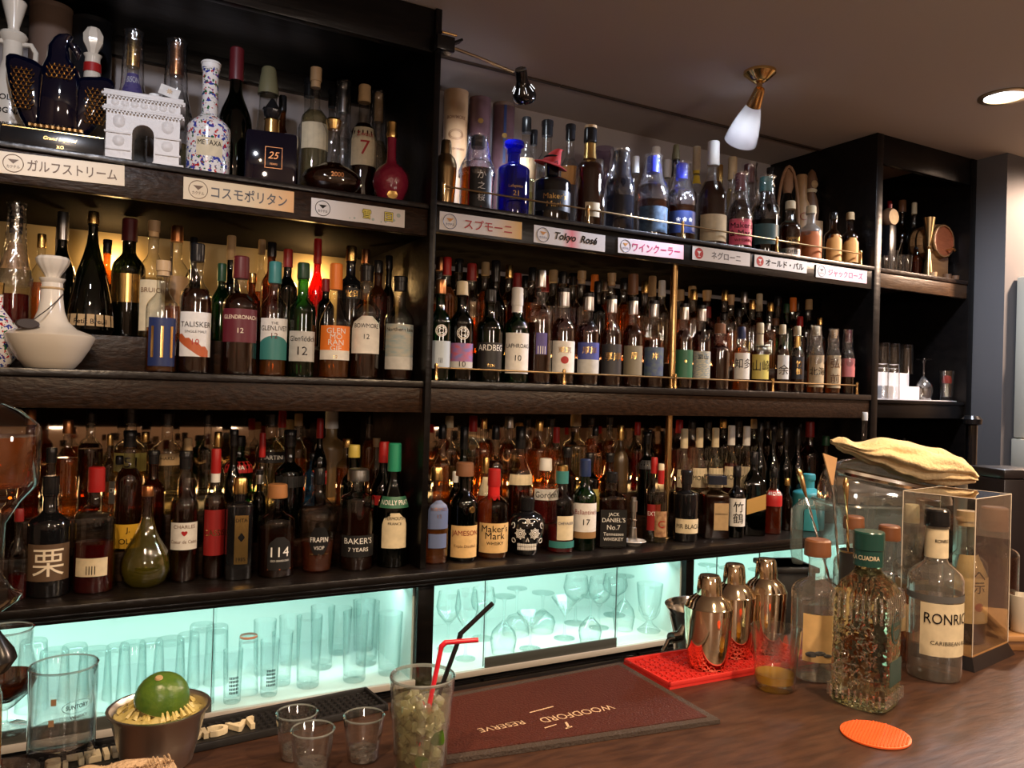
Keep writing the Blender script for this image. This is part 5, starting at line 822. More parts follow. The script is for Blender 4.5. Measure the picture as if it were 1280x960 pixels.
(0.4993, 2.2703, 1.9936, 0.0235, 0.3085, -0.108, 'wh', 'brn', 'dam', 'k', 'whisky_bottle', 'rear dark amber brown bottle with black cap, behind right of the olive-cap cone bottle', 'TL', 0, 0.9, {}),
(0.5624, 2.165, 1.9936, 0.0379, 0.3648, -0.127, 'rd', 'clr', 'pal', 'cork', 'spirit_bottle', 'clear round-shouldered bottle with cork, black collar and cream label', 'TL', 0, 0.95, {'lab': {'col': 'cream', 'z0': 0.1368, 'z1': 0.2071}}),
(0.5709, 2.265, 1.9936, 0.0328, 0.37, -0.123, 'wh', 'clr', 'wat', 'k', 'spirit_bottle', 'rear empty-looking bottle with black cap, behind left of the corked cream-label bottle', 'TL', 0, 0.85, {}),
(0.6517, 2.3111, 1.9936, 0.0291, 0.37, -0.137, 'wh', 'clr', 'wat', 'k', 'spirit_bottle', 'rear empty-looking bottle with black cap, behind right of the corked cream-label bottle', 'TL', 0, 0.55, {}),
(0.6641, 2.245, 1.9936, 0.0335, 0.37, -0.144, 'wi', 'clr', 'wat', 'silv', 'wine_bottle', 'rear wrapped empty-looking bottle with silver foil, behind left of the red seven label bottle', 'TL', 0, 0.78, {'wrap': 1}),
(0.6999, 2.165, 1.9936, 0.0373, 0.3459, -0.156, 'wh', 'clr', 'dam', 'tan', 'whisky_bottle', 'bottle with tan cap and cream label bearing a red seven', 'TL', 0, 0.95, {'lab': {'col': 'cream', 't': (('Zwack', 0.8, 0.12, 'r'), ('7', 0.45, 0.4, 'r')), 'z0': 0.114, 'z1': 0.2215}}),
(0.7763, 2.265, 1.9936, 0.0325, 0.37, -0.165, 'wi', 'clr', 'pal', 'tan', 'wine_bottle', 'rear wrapped pale straw bottle with tan cap, behind right of the red seven label bottle', 'TL', 0, 0.85, {'wrap': 1}),
(1.0115, 2.0713, 2.0076, 0.0493, 0.2201, -0.282, 'rd', 'clr', 'amb', 'k', 'whisky_bottle', 'amber bottle in plastic wrap, black label with red border and white characters', 'TR', 1, 0.78, {'wrap': 1, 'lab': {'col': 'black', 't': (('か', 0.82, 0.22, 'w'), ('之', 0.55, 0.2, 'w'), ('桜', 0.25, 0.2, 'w')), 'border': 'r', 'w': 0.68, 'off': 0.1, 'z0': 0.006, 'z1': 0.1194}}),
(1.1296, 2.0703, 2.0076, 0.0483, 0.2244, -0.31, 'wh', 'blu', None, 'cap_b', 'spirit_bottle', 'cobalt blue bottle with flared blue top and small gold lettering', 'TR', 1, 0.95, {'hs': 0.6, 'hn': 0.72, 'flare': 1, 'lab': {'col': 'none', 't': (('Lafayette', 0.75, 0.3, 'g'), ('21', 0.25, 0.4, 'g')), 'z0': 0.0527, 'z1': 0.0919}}),
(1.2235, 2.165, 2.0076, 0.0323, 0.3419, -0.257, 'wh', 'clr', 'pal', 'k', 'spirit_bottle', 'middle-row pale straw bottle with black cap and label, behind right of the cobalt blue bottle', 'TR', 0, 0.78, {'lab': {'col': 'tan', 'z0': 0.1454, 'z1': 0.2091}}),
(1.2697, 2.081, 2.0076, 0.059, 0.2077, -0.34, 'rd', 'blk', None, 'k', 'spirit_bottle', 'black bottle wearing a red witch hat, gold lettering on its label', 'TR', 1, 0.95, {'hc': 0.9, 'rn': 0.36, 'lab': {'col': 'black', 't': (("Maker's", 0.7, 0.3, 'g'), ('Mark', 0.3, 0.3, 'g')), 'z0': 0.0311, 'z1': 0.0927}}),
(1.3082, 2.265, 2.0076, 0.0261, 0.3445, -0.262, 'wh', 'clr', 'pal', 'k', 'spirit_bottle', 'rear pale straw bottle with black cap, behind right of the cobalt blue bottle', 'TR', 0, 0.55, {}),
(1.3114, 2.185, 2.0076, 0.0382, 0.3541, -0.27, 'wh', 'clr', 'wat', 'k', 'spirit_bottle', 'middle-row empty-looking bottle with black cap, behind the black hat-wearing bottle', 'TR', 0, 0.78, {}),
(1.3865, 2.165, 2.0076, 0.0333, 0.3498, -0.285, 'wh', 'clr', 'wat', 'k', 'spirit_bottle', 'middle-row empty-looking bottle with black cap and label, behind right of the black hat-wearing bottle', 'TR', 0, 0.95, {'lab': {'col': 'amber', 'z0': 0.1496, 'z1': 0.2102}}),
(1.3963, 2.0655, 2.0076, 0.0435, 0.3118, -0.369, 'wh', 'clr', 'dam', 'k', 'whisky_bottle', 'dark amber bottle with cork-topped black stopper, gold neck foil and cream label', 'TR', 1, 0.9, {'neck': 'gold', 'corktip': 1, 'lab': {'col': 'cream', 'w': 0.5, 'off': 0.1, 'z0': 0.0295, 'z1': 0.0733}}),
(1.5161, 2.0688, 2.0076, 0.0468, 0.2635, -0.392, 'wh', 'smk', None, 'k', 'spirit_bottle', 'dull grey-black bottle with black capsule in clear wrap', 'TR', 1, 0.95, {'wrap': 1}),
(1.5873, 2.285, 2.0076, 0.0303, 0.2984, -0.304, 'wh', 'clr', 'wat', 's', 'spirit_bottle', 'rear empty-looking bottle with silver cap, behind right of the gold-necked dark amber bottle', 'TR', 0, 0.55, {}),
(1.6511, 2.0722, 2.0076, 0.0502, 0.2689, -0.417, 'rd', 'clr', 'dam', 'bl', 'whisky_bottle', 'wrapped dark bottle with bright blue foil and dark leaf-patterned label', 'TR', 1, 0.9, {'wrap': 1, 'lab': {'col': 'leaf', 'z0': 0.0129, 'z1': 0.0971}}),
(1.6659, 2.185, 2.0076, 0.0269, 0.2984, -0.326, 'wh', 'clr', 'wat', 'w', 'spirit_bottle', 'middle-row empty-looking bottle with white cap, behind right of the grey-black wrapped bottle', 'TR', 0, 0.78, {}),
(1.7678, 2.205, 2.0076, 0.0329, 0.3535, -0.338, 'wh', 'clr', 'wat', 'w', 'spirit_bottle', 'middle-row empty-looking bottle with white cap, behind the blue-foil leaf-label bottle', 'TR', 0, 0.55, {}),
(1.7716, 2.0704, 2.0076, 0.0484, 0.2644, -0.439, 'rd', 'clr', 'dam', 'bl', 'whisky_bottle', 'wrapped dark bottle with blue foil and navy blossom label', 'TR', 1, 0.95, {'wrap': 1, 'lab': {'col': 'navy', 't': (('❀ ❀ ❀', 0.6, 0.2, 'w'),), 'z0': 0.0247, 'z1': 0.0978}}),
(1.8235, 2.165, 2.0076, 0.0299, 0.3613, -0.35, 'wh', 'clr', 'red', 'oliv', 'liqueur_bottle', 'middle-row red bottle with olive cap, behind left of the blue-foil blossom-label bottle', 'TR', 0, 0.4, {'neck': 'blk'}),
(1.8846, 2.285, 2.0076, 0.0286, 0.3471, -0.345, 'wh', 'clr', 'pal', 'w', 'spirit_bottle', 'rear pale straw bottle with white cap, behind right of the blue-foil leaf-label bottle', 'TR', 0, 0.55, {}),
(1.9095, 2.0712, 2.0076, 0.0492, 0.3634, -0.462, 'wi', 'clr', 'dam', 'w', 'wine_bottle', 'tall clear-necked dark bottle with white cap and cream horse label', 'TR', 1, 0.85, {'lab': {'col': 'cream', 'z0': 0.0143, 'z1': 0.1052}}),
(1.9177, 2.165, 2.0076, 0.033, 0.37, -0.362, 'wi', 'clr', 'wat', 'cream', 'wine_bottle', 'middle-row empty-looking bottle with cream cap and label, behind right of the blue-foil blossom-label bottle', 'TR', 0, 0.4, {'band': 1, 'lab': {'col': 'yellow', 'z0': 0.2364, 'z1': 0.2664}}),
(2.0313, 2.0653, 2.0076, 0.0433, 0.2718, -0.482, 'wi', 'clr', 'dam', 'mar', 'wine_bottle', 'dark bottle in wrap with bright pink label on the upper right shelf', 'TR', 1, 0.9, {'wrap': 1, 'lab': {'col': 'pink', 't': (("Maker's", 0.75, 0.24, 'k'), ('& Mark', 0.45, 0.24, 'k'), ('WHISKY', 0.18, 0.12, 'k')), 'z0': 0.0149, 'z1': 0.1051}}),
(2.1085, 2.185, 2.0076, 0.0396, 0.37, -0.384, 'wi', 'clr', 'pal', 'tan', 'wine_bottle', 'middle-row pale straw bottle with tan cap, behind left of the pink-label bottle', 'TR', 0, 0.95, {}),
(2.1407, 2.285, 2.0076, 0.0294, 0.37, -0.376, 'wi', 'clr', 'wat', 'g', 'wine_bottle', 'rear empty-looking bottle with gold cap, behind right of the horse-label bottle', 'TR', 0, 0.7, {}),
(2.1599, 2.0698, 2.0076, 0.0478, 0.2785, -0.5, 'wh', 'drk', None, 'teal', 'spirit_bottle', 'dark teal bottle in wrap with grey eagle emblem label', 'TR', 1, 0.85, {'wrap': 1, 'lab': {'col': 'teal_d', 'z0': 0.0315, 'z1': 0.1041}}),
(2.2269, 2.2199, 2.0076, 0.0432, 0.37, -0.393, 'wh', 'clr', 'wat', 'mar', 'spirit_bottle', 'middle-row wrapped empty-looking bottle with maroon cap, behind right of the pink-label bottle', 'TR', 0, 0.85, {'wrap': 1}),
(2.2765, 2.061, 2.0076, 0.039, 0.2074, -0.518, 'wh', 'clr', 'dam', 'cream', 'whisky_bottle', 'small dark bottle with white cap and looping script on the glass', 'TR', 1, 0.9, {'hs': 0.5, 'hn': 0.68, 'script': 1, 'lab': {'col': 'silver', 't': (('COFFEY', 0.5, 0.5, 'k'),), 'z0': 0.006, 'z1': 0.0311}}),
(2.2801, 2.165, 2.0076, 0.0285, 0.3536, -0.406, 'wh', 'brn', 'dam', 'k', 'whisky_bottle', 'middle-row dark amber brown bottle with black cap, behind the teal eagle-label bottle', 'TR', 0, 0.9, {}),
(2.3861, 2.0614, 2.0076, 0.0394, 0.205, -0.532, 'wh', 'frost', 'ora', 'cream', 'liqueur_bottle', 'frosted bottle with arched orange label at shelf end', 'TR', 1, 0.78, {'hs': 0.5, 'hn': 0.68, 'lab': {'col': 'orange_d', 'arch': 1, 'z0': 0.0082, 'z1': 0.104}}),
(2.4985, 2.0536, 2.0076, 0.0316, 0.1948, -0.547, 'wh', 'brn', 'dam', 'k', 'whisky_bottle', 'dark brown bottle with arched amber label, left of the last two', 'TR', 1, 0.9, {'hs': 0.5, 'hn': 0.68, 'lab': {'col': 'amber', 'arch': 1, 'z0': 0.0089, 'z1': 0.1066}}),
(2.593, 2.0538, 2.0076, 0.0318, 0.2073, -0.559, 'wh', 'brn', 'dam', 'tan', 'whisky_bottle', 'dark brown bottle with tan cap and arched amber label, last on the upper shelf', 'TR', 1, 0.75, {'hs': 0.5, 'hn': 0.68, 'lab': {'col': 'amber', 'arch': 1, 'z0': 0.0126, 'z1': 0.1057}}),]
SHG = {'TL': 'bottles on the upper left shelf', 'TR': 'bottles on the upper right shelf', 'ML': 'bottles on the middle left shelf', 'MR': 'bottles on the middle right shelf', 'LL': 'bottles on the left ledge', 'LR': 'bottles on the right ledge'}
for r_ in BOT: bottle(*r_[:12], 'bottle', SHG[r_[12]], *r_[13:])

# ------------------------------------------------------------------ special things, upper left shelf
ZTL, ZTR, ZML, ZMR, ZLL = 1.9937, 2.0077, 1.5177, 1.5207, 1.0137
def can(name, label, c, top, R, Z, mat, rim, txts, grp, rz, cat='tube'):
    H = top-Z; t = thing(name, label, cat, (c[0], c[1], Z), rz, grp)
    b = obj('tube_body', lathe([(0, 0), (R, 0), (R, H-.006), (R*.98, H-.004)], 32), mat, t)
    obj('tube_rim', lathe([(R*1.01, 0), (R*1.01, .006)], 32), rim, t); obj('tube_lid', lathe([(R*1.012, H-.012), (R*1.012, H), (R*.95, H), (R*.93, H-.003), (0, H-.003)], 32), rim, t)
    for s, z, h, cl in txts:
        V, F = fit(s, R*1.6, h, .015); obj('lettering', ([((R+.0008)*math.sin(x/R), -(R+.0008)*math.cos(x/R), z*H+y) for x, y in V], F), cl, b, smooth=False)
    return t, H, b
def ring_on(R, er, z, parent, mat, name='emblem', kz=1, xo=0, k=.0012):
    o = torus(er, k, (0, 0, 0), 28); V = [((R+.001)*math.sin((x+xo)/R), -(R+.001)*math.cos((x+xo)/R), z+zz*kz) for x, y, zz in o[0]]; return obj(name, (V, o[1]), mat, parent)
def disc_on(R, er, z, parent, mat, name, xo=0, kz=1):
    V = [((R+.0008)*math.sin(xo/R), -(R+.0008)*math.cos(xo/R), z)]
    for i in range(20):
        a = 2*PI*i/20; x = er*math.cos(a)+xo; V.append(((R+.0008)*math.sin(x/R), -(R+.0008)*math.cos(x/R), z+er*kz*math.sin(a)))
    return obj(name, (V, [(0, i+1, (i+1) % 20+1) for i in range(20)]), mat, parent)
a = (-0.0672, 2.39, 2.3474); can('gift_tube', 'brown cardboard spirits tube standing behind the navy eagle decanter', a, 2.452, .049, ZTL, 'tube_brown', 'tube_brown', [('PUL', .60, .022, 'c_cr'), ('12', .48, .018, 'c_cr')], None, -.1)
a = (0.0262, 2.4, 2.3516); t, H, b = can('gift_tube', 'black tube with white lettering behind the navy eagle decanter', a, (0.0273, 2.4, 2.4412)[2], .049, ZTL, 'tube_black', 'tube_black', [('PARK', .58, .018, 'c_w'), ('HIGHLAND', .50, .009, 'c_w')], None, -.1)
GT = 'whisky gift tubes on the upper right shelf'
a = (1.0963, 2.42, 2.2566); t, H, b = can('gift_tube', 'tan cardboard tube with ship oval, leftmost of the three gift tubes', a, (1.0919, 2.42, 2.482)[2], .040, ZTR, 'tube_tan', 'tube_tan', [('BOWMORE', .80, .018, 'c_br'), ('SCOTCH WHISKY', .58, .007, 'c_br')], GT, -.35)
ring_on(.040, .024, H*.68, b, 'c_br', kz=.7); ring_on(.040, .020, H*.68, b, 'c_br', 'inner_ring', kz=.6)
a = (1.1848, 2.42, 2.2712); t, H, b = can('gift_tube', 'mauve leather-look tube with small gold seal, middle of the three gift tubes', a, (1.1811, 2.42, 2.476)[2], .037, ZTR, 'tube_mauve', 'tube_mauve', [], GT, -.35); disc_on(.037, .009, H*.82, b, 'gold', 'gold_seal')
a = (1.2762, 2.42, 2.2863); t, H, b = can('gift_tube', 'mottled brown tube with navy ribbon and gold seal, rightmost gift tube', a, (1.2731, 2.42, 2.4754)[2], .038, ZTR, 'tube_mauve', 'tube_brown', [], GT, -.35)
obj('ribbon', ([(.0390*math.sin(x/.038), -.0390*math.cos(x/.038), z) for z in (H*.55, H-.012) for x in (-.004, .005)], [(0, 1, 3, 2)]), 'c_n', b); disc_on(.0386, .009, H*.75, b, 'gold', 'gold_seal'); ring_on(.038, .02, H*.5, b, 'c_cream', 'banner', kz=.35, k=.003)
# white jug with loop handle
a = (-0.1361, 2.19, 2.1289); H = (-0.1271, 2.19, 2.3677)[2]-ZTL
t = thing('jug', 'white glazed jug bottle with loop handles and flared stopper, far left', 'jug', (a[0], a[1], ZTL), -.05)
b = obj('jug_body', lathe([(0, .004), (.045, 0), (.052, .01), (.053, H*.42), (.046, H*.50), (.028, H*.56), (.021, H*.62), (.020, H*.74), (.027, H*.765), (.030, H*.78), (.026, H*.80), (.018, H*.81), (0, H*.81)], 28), 'ceramic_white', t)
obj('stopper', lathe([(.012, H*.81), (.012, H*.84), (.026, H*.99), (.024, H), (0, H)], 20), 'ceramic_white', t)
for s in (-1, 1): obj('handle', tube([(s*.019, 0, H*.74), (s*.036, 0, H*.745), (s*.046, 0, H*.70), (s*.045, 0, H*.63), (s*.035, 0, H*.56)], .006, 8), 'ceramic_white', t)
for s_, z in (('OLD', .36), ('COGNAC', .28), ('Napoleon', .20), ('reserve', .12)):
    V, F = fit(s_, .075, .013); obj('lettering', ([(.054*math.sin(x/.053), -.054*math.cos(x/.053), z*H+y) for x, y in V], F), 'c_k', b, smooth=False)
# navy eagle decanter
a = (-0.0397, 2.075, 2.0233)
t = thing('decanter', 'navy glazed eagle-shaped decanter with gold feather scales on a black plinth', 'decanter', (a[0], a[1], ZTL), rot=(0, .0, -.08))
obj('plinth', box(-.105, .098, -.035, .04, 0, .052, .004), 'c_k', t); obj('plinth_edge', join(box(-.100, .095, -.0362, -.0352, .046, .048), box(-.100, .095, -.0362, -.0352, .006, .007)), 'gold', t, smooth=False)
flat_text('plinth_lettering', 'Grand Imperial', .09, .010, 'gold', t, (.01, -.0365, .030), (0, 0, 0), .01, .3); flat_text('plinth_lettering', 'XO', .03, .007, 'gold', t, (.01, -.0365, .014), (0, 0, 0))
body = loft([(.05, -.040, .040, .02, 0), (.07, -.046, .048, .03, 0), (.12, -.044, .048, .038, 0), (.17, -.042, .048, .038, 0), (.20, -.034, .038, .032, 0), (.22, -.026, .024, .024, 0), (.245, -.024, .018, .022, 0), (.262, -.016, .02, .02, -.002), (.272, -.006, .026, .016, -.004), (.277, .004, .022, .008, -.004)], 22)
beak = loft([(.225, .034, .038, .003, -.004), (.235, .030, .043, .006, -.004), (.248, .020, .042, .010, -.004), (.258, .012, .034, .010, -.004)], 12)
wl = loft([(.055, -.060, -.01, .014, .004), (.08, -.074, -.01, .020, .004), (.12, -.090, -.012, .024, .004), (.16, -.099, -.015, .024, .004), (.19, -.104, -.020, .020, .004), (.208, -.104, -.045, .014, .004), (.215, -.098, -.070, .007, .004)], 22)
wr = loft([(.052, .010, .055, .014, .004), (.08, .010, .078, .020, .004), (.12, .012, .096, .024, .004), (.155, .015, .108, .024, .004), (.178, .020, .112, .019, .004), (.190, .045, .110, .012, .004), (.196, .070, .102, .006, .004)], 22)
db = obj('eagle_body', join(body, beak, wl, wr), 'navy_gloss', t)
sc2 = []
def scales(cx, z0, nx, nz, sx, y, wd=.0105):
    for j in range(nz):
        for i in range(nx):
            x = cx+(i-(nx-1)/2+.5*(j % 2))*wd*.92; z = z0+j*wd*.8+(-.0009*j if sx else 0)
            pts = [(x+wd*.5*math.cos(a_), y-.010*math.cos((x-cx)*22)*0, z-wd*.55*math.sin(a_)) for a_ in [PI*k/6 for k in range(7)]]
            sc2.append(tube(pts, .0011, 4, False))
scales(-.070, .098, 4, 11, 0, -.0225); scales(.074, .086, 4, 10, 0, -.0225); scales(.004, .172, 5, 4, 0, -.0395); obj('gold_feathers', join(*sc2), 'gold', db)['kind'] = 'stuff'
obj('claws', join(*[lathe([(0, .052), (.004, .054), (.005, .062), (0, .068)], 8) and xf(lathe([(0, 0), (.005, .002), (.006, .008), (0, .014)], 8), T(-.05+.011*k, -.028, .052)) for k in range(10)]), 'old_brass', db)
# white bottle with faceted stopper and red band
a = (0.0318, 2.23, 2.1545); H = (0.0119, 2.23, 2.3593)[2]-ZTL
t = thing('bottle', 'white glazed bottle with white faceted stopper and red neck band, behind the eagle', 'bottle', (a[0]-.004, a[1], ZTL), -.05)
obj('glass_body', lathe([(0, 0), (.040, 0), (.043, .01), (.040, H*.35), (.030, H*.52), (.020, H*.62), (.017, H*.80), (.021, H*.82), (0, H*.82)], 24), 'ceramic_white', t)
obj('stopper', lathe([(.010, H*.82), (.013, H*.85), (.023, H*.90), (.024, H*.95), (.014, H), (0, H)], 8), 'ceramic_white', t); obj('neck_band', lathe([(.0205, H*.70), (.0195, H*.76)], 20), 'c_r', t)
disc_on(.041, .014, .05, t, 'c_r', 'red_dot')
# white triumphal arch
a = (0.1322, 2.075, 2.025)
t = thing('bottle', 'white resin bottle shaped like a triumphal arch, on the upper left shelf', 'bottle', (a[0]+.006, a[1], ZTL), -.12)
W_, Hh, D_ = .088, .178, .042
def arch(w_, h0, h1, r, cx=0):
    P = [(cx-w_, h0), (cx-r, h0), (cx-r, h0+.062)]+[(cx+r*math.cos(PI-PI*k/10), h0+.062+r*math.sin(PI*k/10)) for k in range(1, 10)]+[(cx+r, h0+.062), (cx+r, h0), (cx+w_, h0), (cx+w_, h1), (cx-w_, h1)]
    n = len(P); V = [(x, -D_, z) for x, z in P]+[(x, D_, z) for x, z in P]
    def face(off, rev):
        q = [tuple([off+0, off+1, off+2, off+n-1])]; q = [(0, 1, 2, n-1)]
        mid = (n-2)//2
        q = [(0, 1, 2, n-1)]+[(k, k+1, n-1) for k in range(2, 7)]+[(7, n-2, n-1)]+[(k, k+1, n-2) for k in range(7, n-5)]+[(n-5, n-4, n-3, n-2)]
        return [tuple(i+off for i in (f[::-1] if rev else f)) for f in q]
    F = face(0, False)+face(n, True)+[(i, i+n, (i+1) % n+n, (i+1) % n) for i in range(n)]
    return V, F
obj('arch_body', arch(W_*.88, .008, .150, .023), 'resin_white', t, smooth=False)
obj('pedestal', join(box(-W_*1.0, -.021, -D_*1.12, D_*1.12, 0, .010, .001), box(.021, W_*1.0, -D_*1.12, D_*1.12, 0, .010, .001)), 'resin_white', t)
obj('cornice', join(box(-W_*.98, W_*.98, -D_*1.15, D_*1.15, .118, .124, .001), box(-W_*.94, W_*.94, -D_*1.08, D_*1.08, .124, .129, .001), box(-W_, W_, -D_*1.18, D_*1.18, .150, .156, .001), box(-W_*.95, W_*.95, -D_*1.1, D_*1.1, .156, .164, .001), box(-W_*.92, -.026, -D_*1.08, D_*1.08, .066, .071, .0008), box(.026, W_*.92, -D_*1.08, D_*1.08, .066, .071, .0008), box(-W_*.92, -.026, -D_*1.08, D_*1.08, .028, .032, .0008), box(.026, W_*.92, -D_*1.08, D_*1.08, .028, .032, .0008)), 'resin_white', t)
obj('dentils', join(*[box(-W_*.94+W_*1.88*k/22, -W_*.94+W_*1.88*k/22+.004, -D_*1.2, -D_*1.14, z, z+.0035) for k in range(23) for z in (.1135, .1455)]), 'resin_white', t, smooth=False)['kind'] = 'stuff'
obj('relief', join(*[xf(lathe([(0, .004), (.008, .003), (.013, 0)], 10), T(s*.051, -D_, z, PI/2)) for s in (-1, 1) for z in (.050, .092, .098)]+[xf(lathe([(0, .003), (.006, .002), (.009, 0)], 8), T(-.06+.02*k, -D_, .137, PI/2)) for k in range(7)]), 'resin_white', t)
obj('screw_cap', xf(lathe([(.014, 0), (.014, .014), (.012, .016), (0, .016)], 20), T(.020, .0, .1645)), 'c_w', t)
tg = obj('paper_tag', xf(box(-.022, .022, -.0006, .0006, -.014, .014), T(.052, -.02, .186, -.3, .25, 0)), 'c_white', t, smooth=False)
obj('maple_leaf', ([(.052+.008*math.sin(a_)*(1 if k % 2 else .5), -.0225, .186+.008*math.cos(a_)*(1 if k % 2 else .5)) for k, a_ in enumerate([2*PI*q/14 for q in range(14)])], [tuple(range(14))]), 'c_cork', tg, smooth=False)
# square navy flask with crown stopper
a = (0.4308, 2.075, 2.0343); H = (0.4311, 2.075, 2.2215)[2]-ZTL; bh = H*.60
t = thing('decanter', 'square navy-black flask with gold collar and dark crown stopper', 'decanter', (a[0], a[1], ZTL), -.16)
obj('flask_body', join(box(-.064, .064, -.036, .036, 0, bh, .012)), 'navy_gloss', t); obj('collar', lathe([(.019, bh-.002), (.018, bh+.034), (.020, bh+.036), (0, bh+.036)], 20), 'gold', t)
obj('stopper', join(lathe([(.012, bh+.036), (.021, bh+.046), (.023, bh+.060), (.014, bh+.072), (.005, H-.003), (0, H)], 10), *[xf(lathe([(0, 0), (.005, .004), (0, .012)], 6), T(.02*math.cos(k), .02*math.sin(k), bh+.058)) for k in range(6)]), 'c_k', t)
lb = obj('label_frame', join(*[box(x0, x1, -.0372, -.0364, z0, z1) for x0, x1, z0, z1 in ((-.016, .026, bh*.68, bh*.68+.0015), (-.016, .026, bh*.30, bh*.30+.0015), (-.016, -.0145, bh*.3, bh*.69), (.0245, .026, bh*.3, bh*.69))]), 'copper', t, smooth=False)
flat_text('lettering', '25', .03, .018, 'copper', lb, (.005, -.0368, bh*.54), (0, 0, 0), .01, .3); flat_text('lettering', 'YEARS', .025, .005, 'copper', lb, (.005, -.0368, bh*.38), (0, 0, 0))
# flat round decanter
a = (0.5924, 2.085, 2.0387); H = (0.598, 2.085, 2.2031)[2]-ZTL
t = thing('decanter', 'wide flat dark decanter with flared clear neck and gold rim', 'decanter', (a[0], a[1], ZTL), -.2)
pr = [(0, .004), (.025, 0), (.05, .008), (.072, .030), (.078, .048), (.070, .064), (.045, .080), (.024, .090), (.019, .105), (.018, H*.80), (.024, H*.88), (.030, H*.93), (.029, H*.95)]
obj('glass_body', xf(lathe(pr, 32), Matrix.Diagonal((1, .62, 1, 1))), 'clr', t); obj('liquid', xf(lathe([(r*.94, z+.001) for r, z in pr[:8]]+[(0, .088)], 32), Matrix.Diagonal((1, .62, 1, 1))), 'dam', t)
obj('stopper', lathe([(.015, H*.86), (.019, H*.93), (.021, H*.97), (.016, H), (0, H)], 16), 'gold', t)
V, F = fit('2000', .05, .012); obj('lettering', ([(x+.01, -.0475*math.sqrt(max(0, 1-(x/.1)**2)), .052+y) for x, y in V], F), 'copper', t, smooth=False)
# amethyst-red flagon
a = (0.7536, 2.08, 2.0314); H = (0.7544, 2.08, 2.2248)[2]-ZTL
t = thing('decanter', 'ruby red embossed flagon with gold stopper at the end of the upper left shelf', 'decanter', (a[0], a[1], ZTL), -.2)
obj('flagon_body', lathe([(0, 0), (.030, 0), (.032, .006), (.036, .02), (.047, .045), (.050, .065), (.046, .085), (.034, .102), (.018, .114), (.013, .125), (.012, H*.86)], 28), 'amethyst', t)
obj('cap', lathe([(.014, H*.80), (.016, H*.83), (.014, H*.88), (.015, H*.98), (.010, H), (0, H)], 16), 'gold', t); disc_on(.040, .014, .022, t, 'gold', 'gold_medallion', kz=.8)
# ------------------------------------------------------------------ upper right specials
a = (0.9133, 2.075, 2.0537); H = (0.916, 2.075, 2.1993)[2]-ZTR
def shaker(t, R, H, mat):
    obj('tin', lathe([(0, .003), (R*.78, 0), (R*.84, .006), (R*.92, H*.25), (R, H*.52), (R*1.0, H*.60)], 36), mat, t)
    obj('strainer_top', lathe([(R*1.02, H*.585), (R*1.02, H*.655), (R*.96, H*.67), (R*.86, H*.73), (R*.56, H*.785), (R*.50, H*.80)], 36), mat, t)
    obj('shaker_cap', lathe([(R*.53, H*.79), (R*.52, H*.86), (R*.47, H*.97), (R*.40, H), (0, H*1.003)], 28), mat, t)
t = thing('cocktail_shaker', 'dark bronze cocktail shaker in front of the gift tubes', 'shaker', (a[0], a[1], ZTR)); shaker(t, .031, H, 'old_brass')
a = (1.6433, 2.34, 2.2136); H = (1.6414, 2.34, 2.3703)[2]-ZTR
t = thing('goblet', 'iridescent violet glass goblet on a gold stem behind the dark bottles', 'goblet', (a[0], a[1], ZTR))
obj('foot', lathe([(0, .002), (.03, 0), (.03, .003), (.005, .01), (.004, H*.45), (.010, H*.50), (.004, H*.54)], 20), 'brass_bright', t); obj('bowl', lathe([(.004, H*.54), (.020, H*.58), (.032, H*.72), (.036, H*.88), (.034, H)], 24), 'goblet_glass', t) if glassm('goblet_glass', (.55, .45, .62), (.3, .2, .4), dif=.25, dcol=(.3, .24, .38), k=2) else 0
# witch hat
a = (1.2611, 2.081, 2.081); zb = (1.2575, 2.081, 2.1879)[2]
t = thing('witch_hat', 'small red felt witch hat sitting tilted on the black bottle', 'hat', (a[0]+.004, a[1], zb+.003), rot=(.28, .18, 0))
pm('felt_red', (.42, .015, .012), .8, bump=(120, .3))
obj('brim', lathe([(.017, .004), (.034, 0), (.052, -.006), (.053, -.004), (.034, .003), (.017, .007)], 28), 'felt_red', t)
crown = loft([(.003, -.030, .030, .030, 0), (.018, -.022, .026, .024, 0), (.034, -.012, .022, .017, 0), (.046, -.002, .020, .010, 0), (.052, .008, .024, .006, 0), (.050, .020, .030, .003, 0)], 18)
obj('crown', crown, 'felt_red', t); obj('bow', tube([(-.006, -.031, .004), (.0, -.036, .012), (.006, -.031, .004)], .002, 6), 'c_dred', t)
# bow ribbon on the bottle neck is part of the bottle; ceramics at the right end
a = (2.4552, 2.24, 2.2797); H = (2.4549, 2.24, 2.4093)[2]-ZTR
t = thing('straw_bottle', 'dark bottle framed by a looped straw rope near the right end, upper shelf', 'bottle', (a[0], a[1], ZTR), -.5)
obj('glass_body', lathe([(0, 0), (.036, 0), (.038, .01), (.038, H*.45), (.03, H*.60), (.014, H*.74), (.014, H*.86), (0, H*.86)], 20), 'drk', t)
obj('straw_rope', tube([(.040*math.sin(PI*k/12*1.0)*(1 if True else 1)*(1), -.01, H*.35+0) if False else (.042*math.cos(PI*(k/14)), -.012, H*.42+H*.58*math.sin(PI*k/14)) for k in range(15)], .006, 8), 'straw_rope', t); obj('label', xf(box(-.018, .018, -.0385, -.0375, 0, .04), T(0, -.0005, H*.35)), 'c_gn', t)
obj('straw_wrap', lathe([(.015, H*.74), (.022, H*.80), (.020, H*.92), (.006, H*.98)], 14), 'straw_rope', t)
a = (2.5669, 2.25, 2.2651); H = (2.5666, 2.25, 2.3941)[2]-ZTR
t = thing('stoneware_bottle', 'pale stoneware bottle with round red-brown stamp near the right end', 'bottle', (a[0]-.022, a[1], ZTR), -.5)
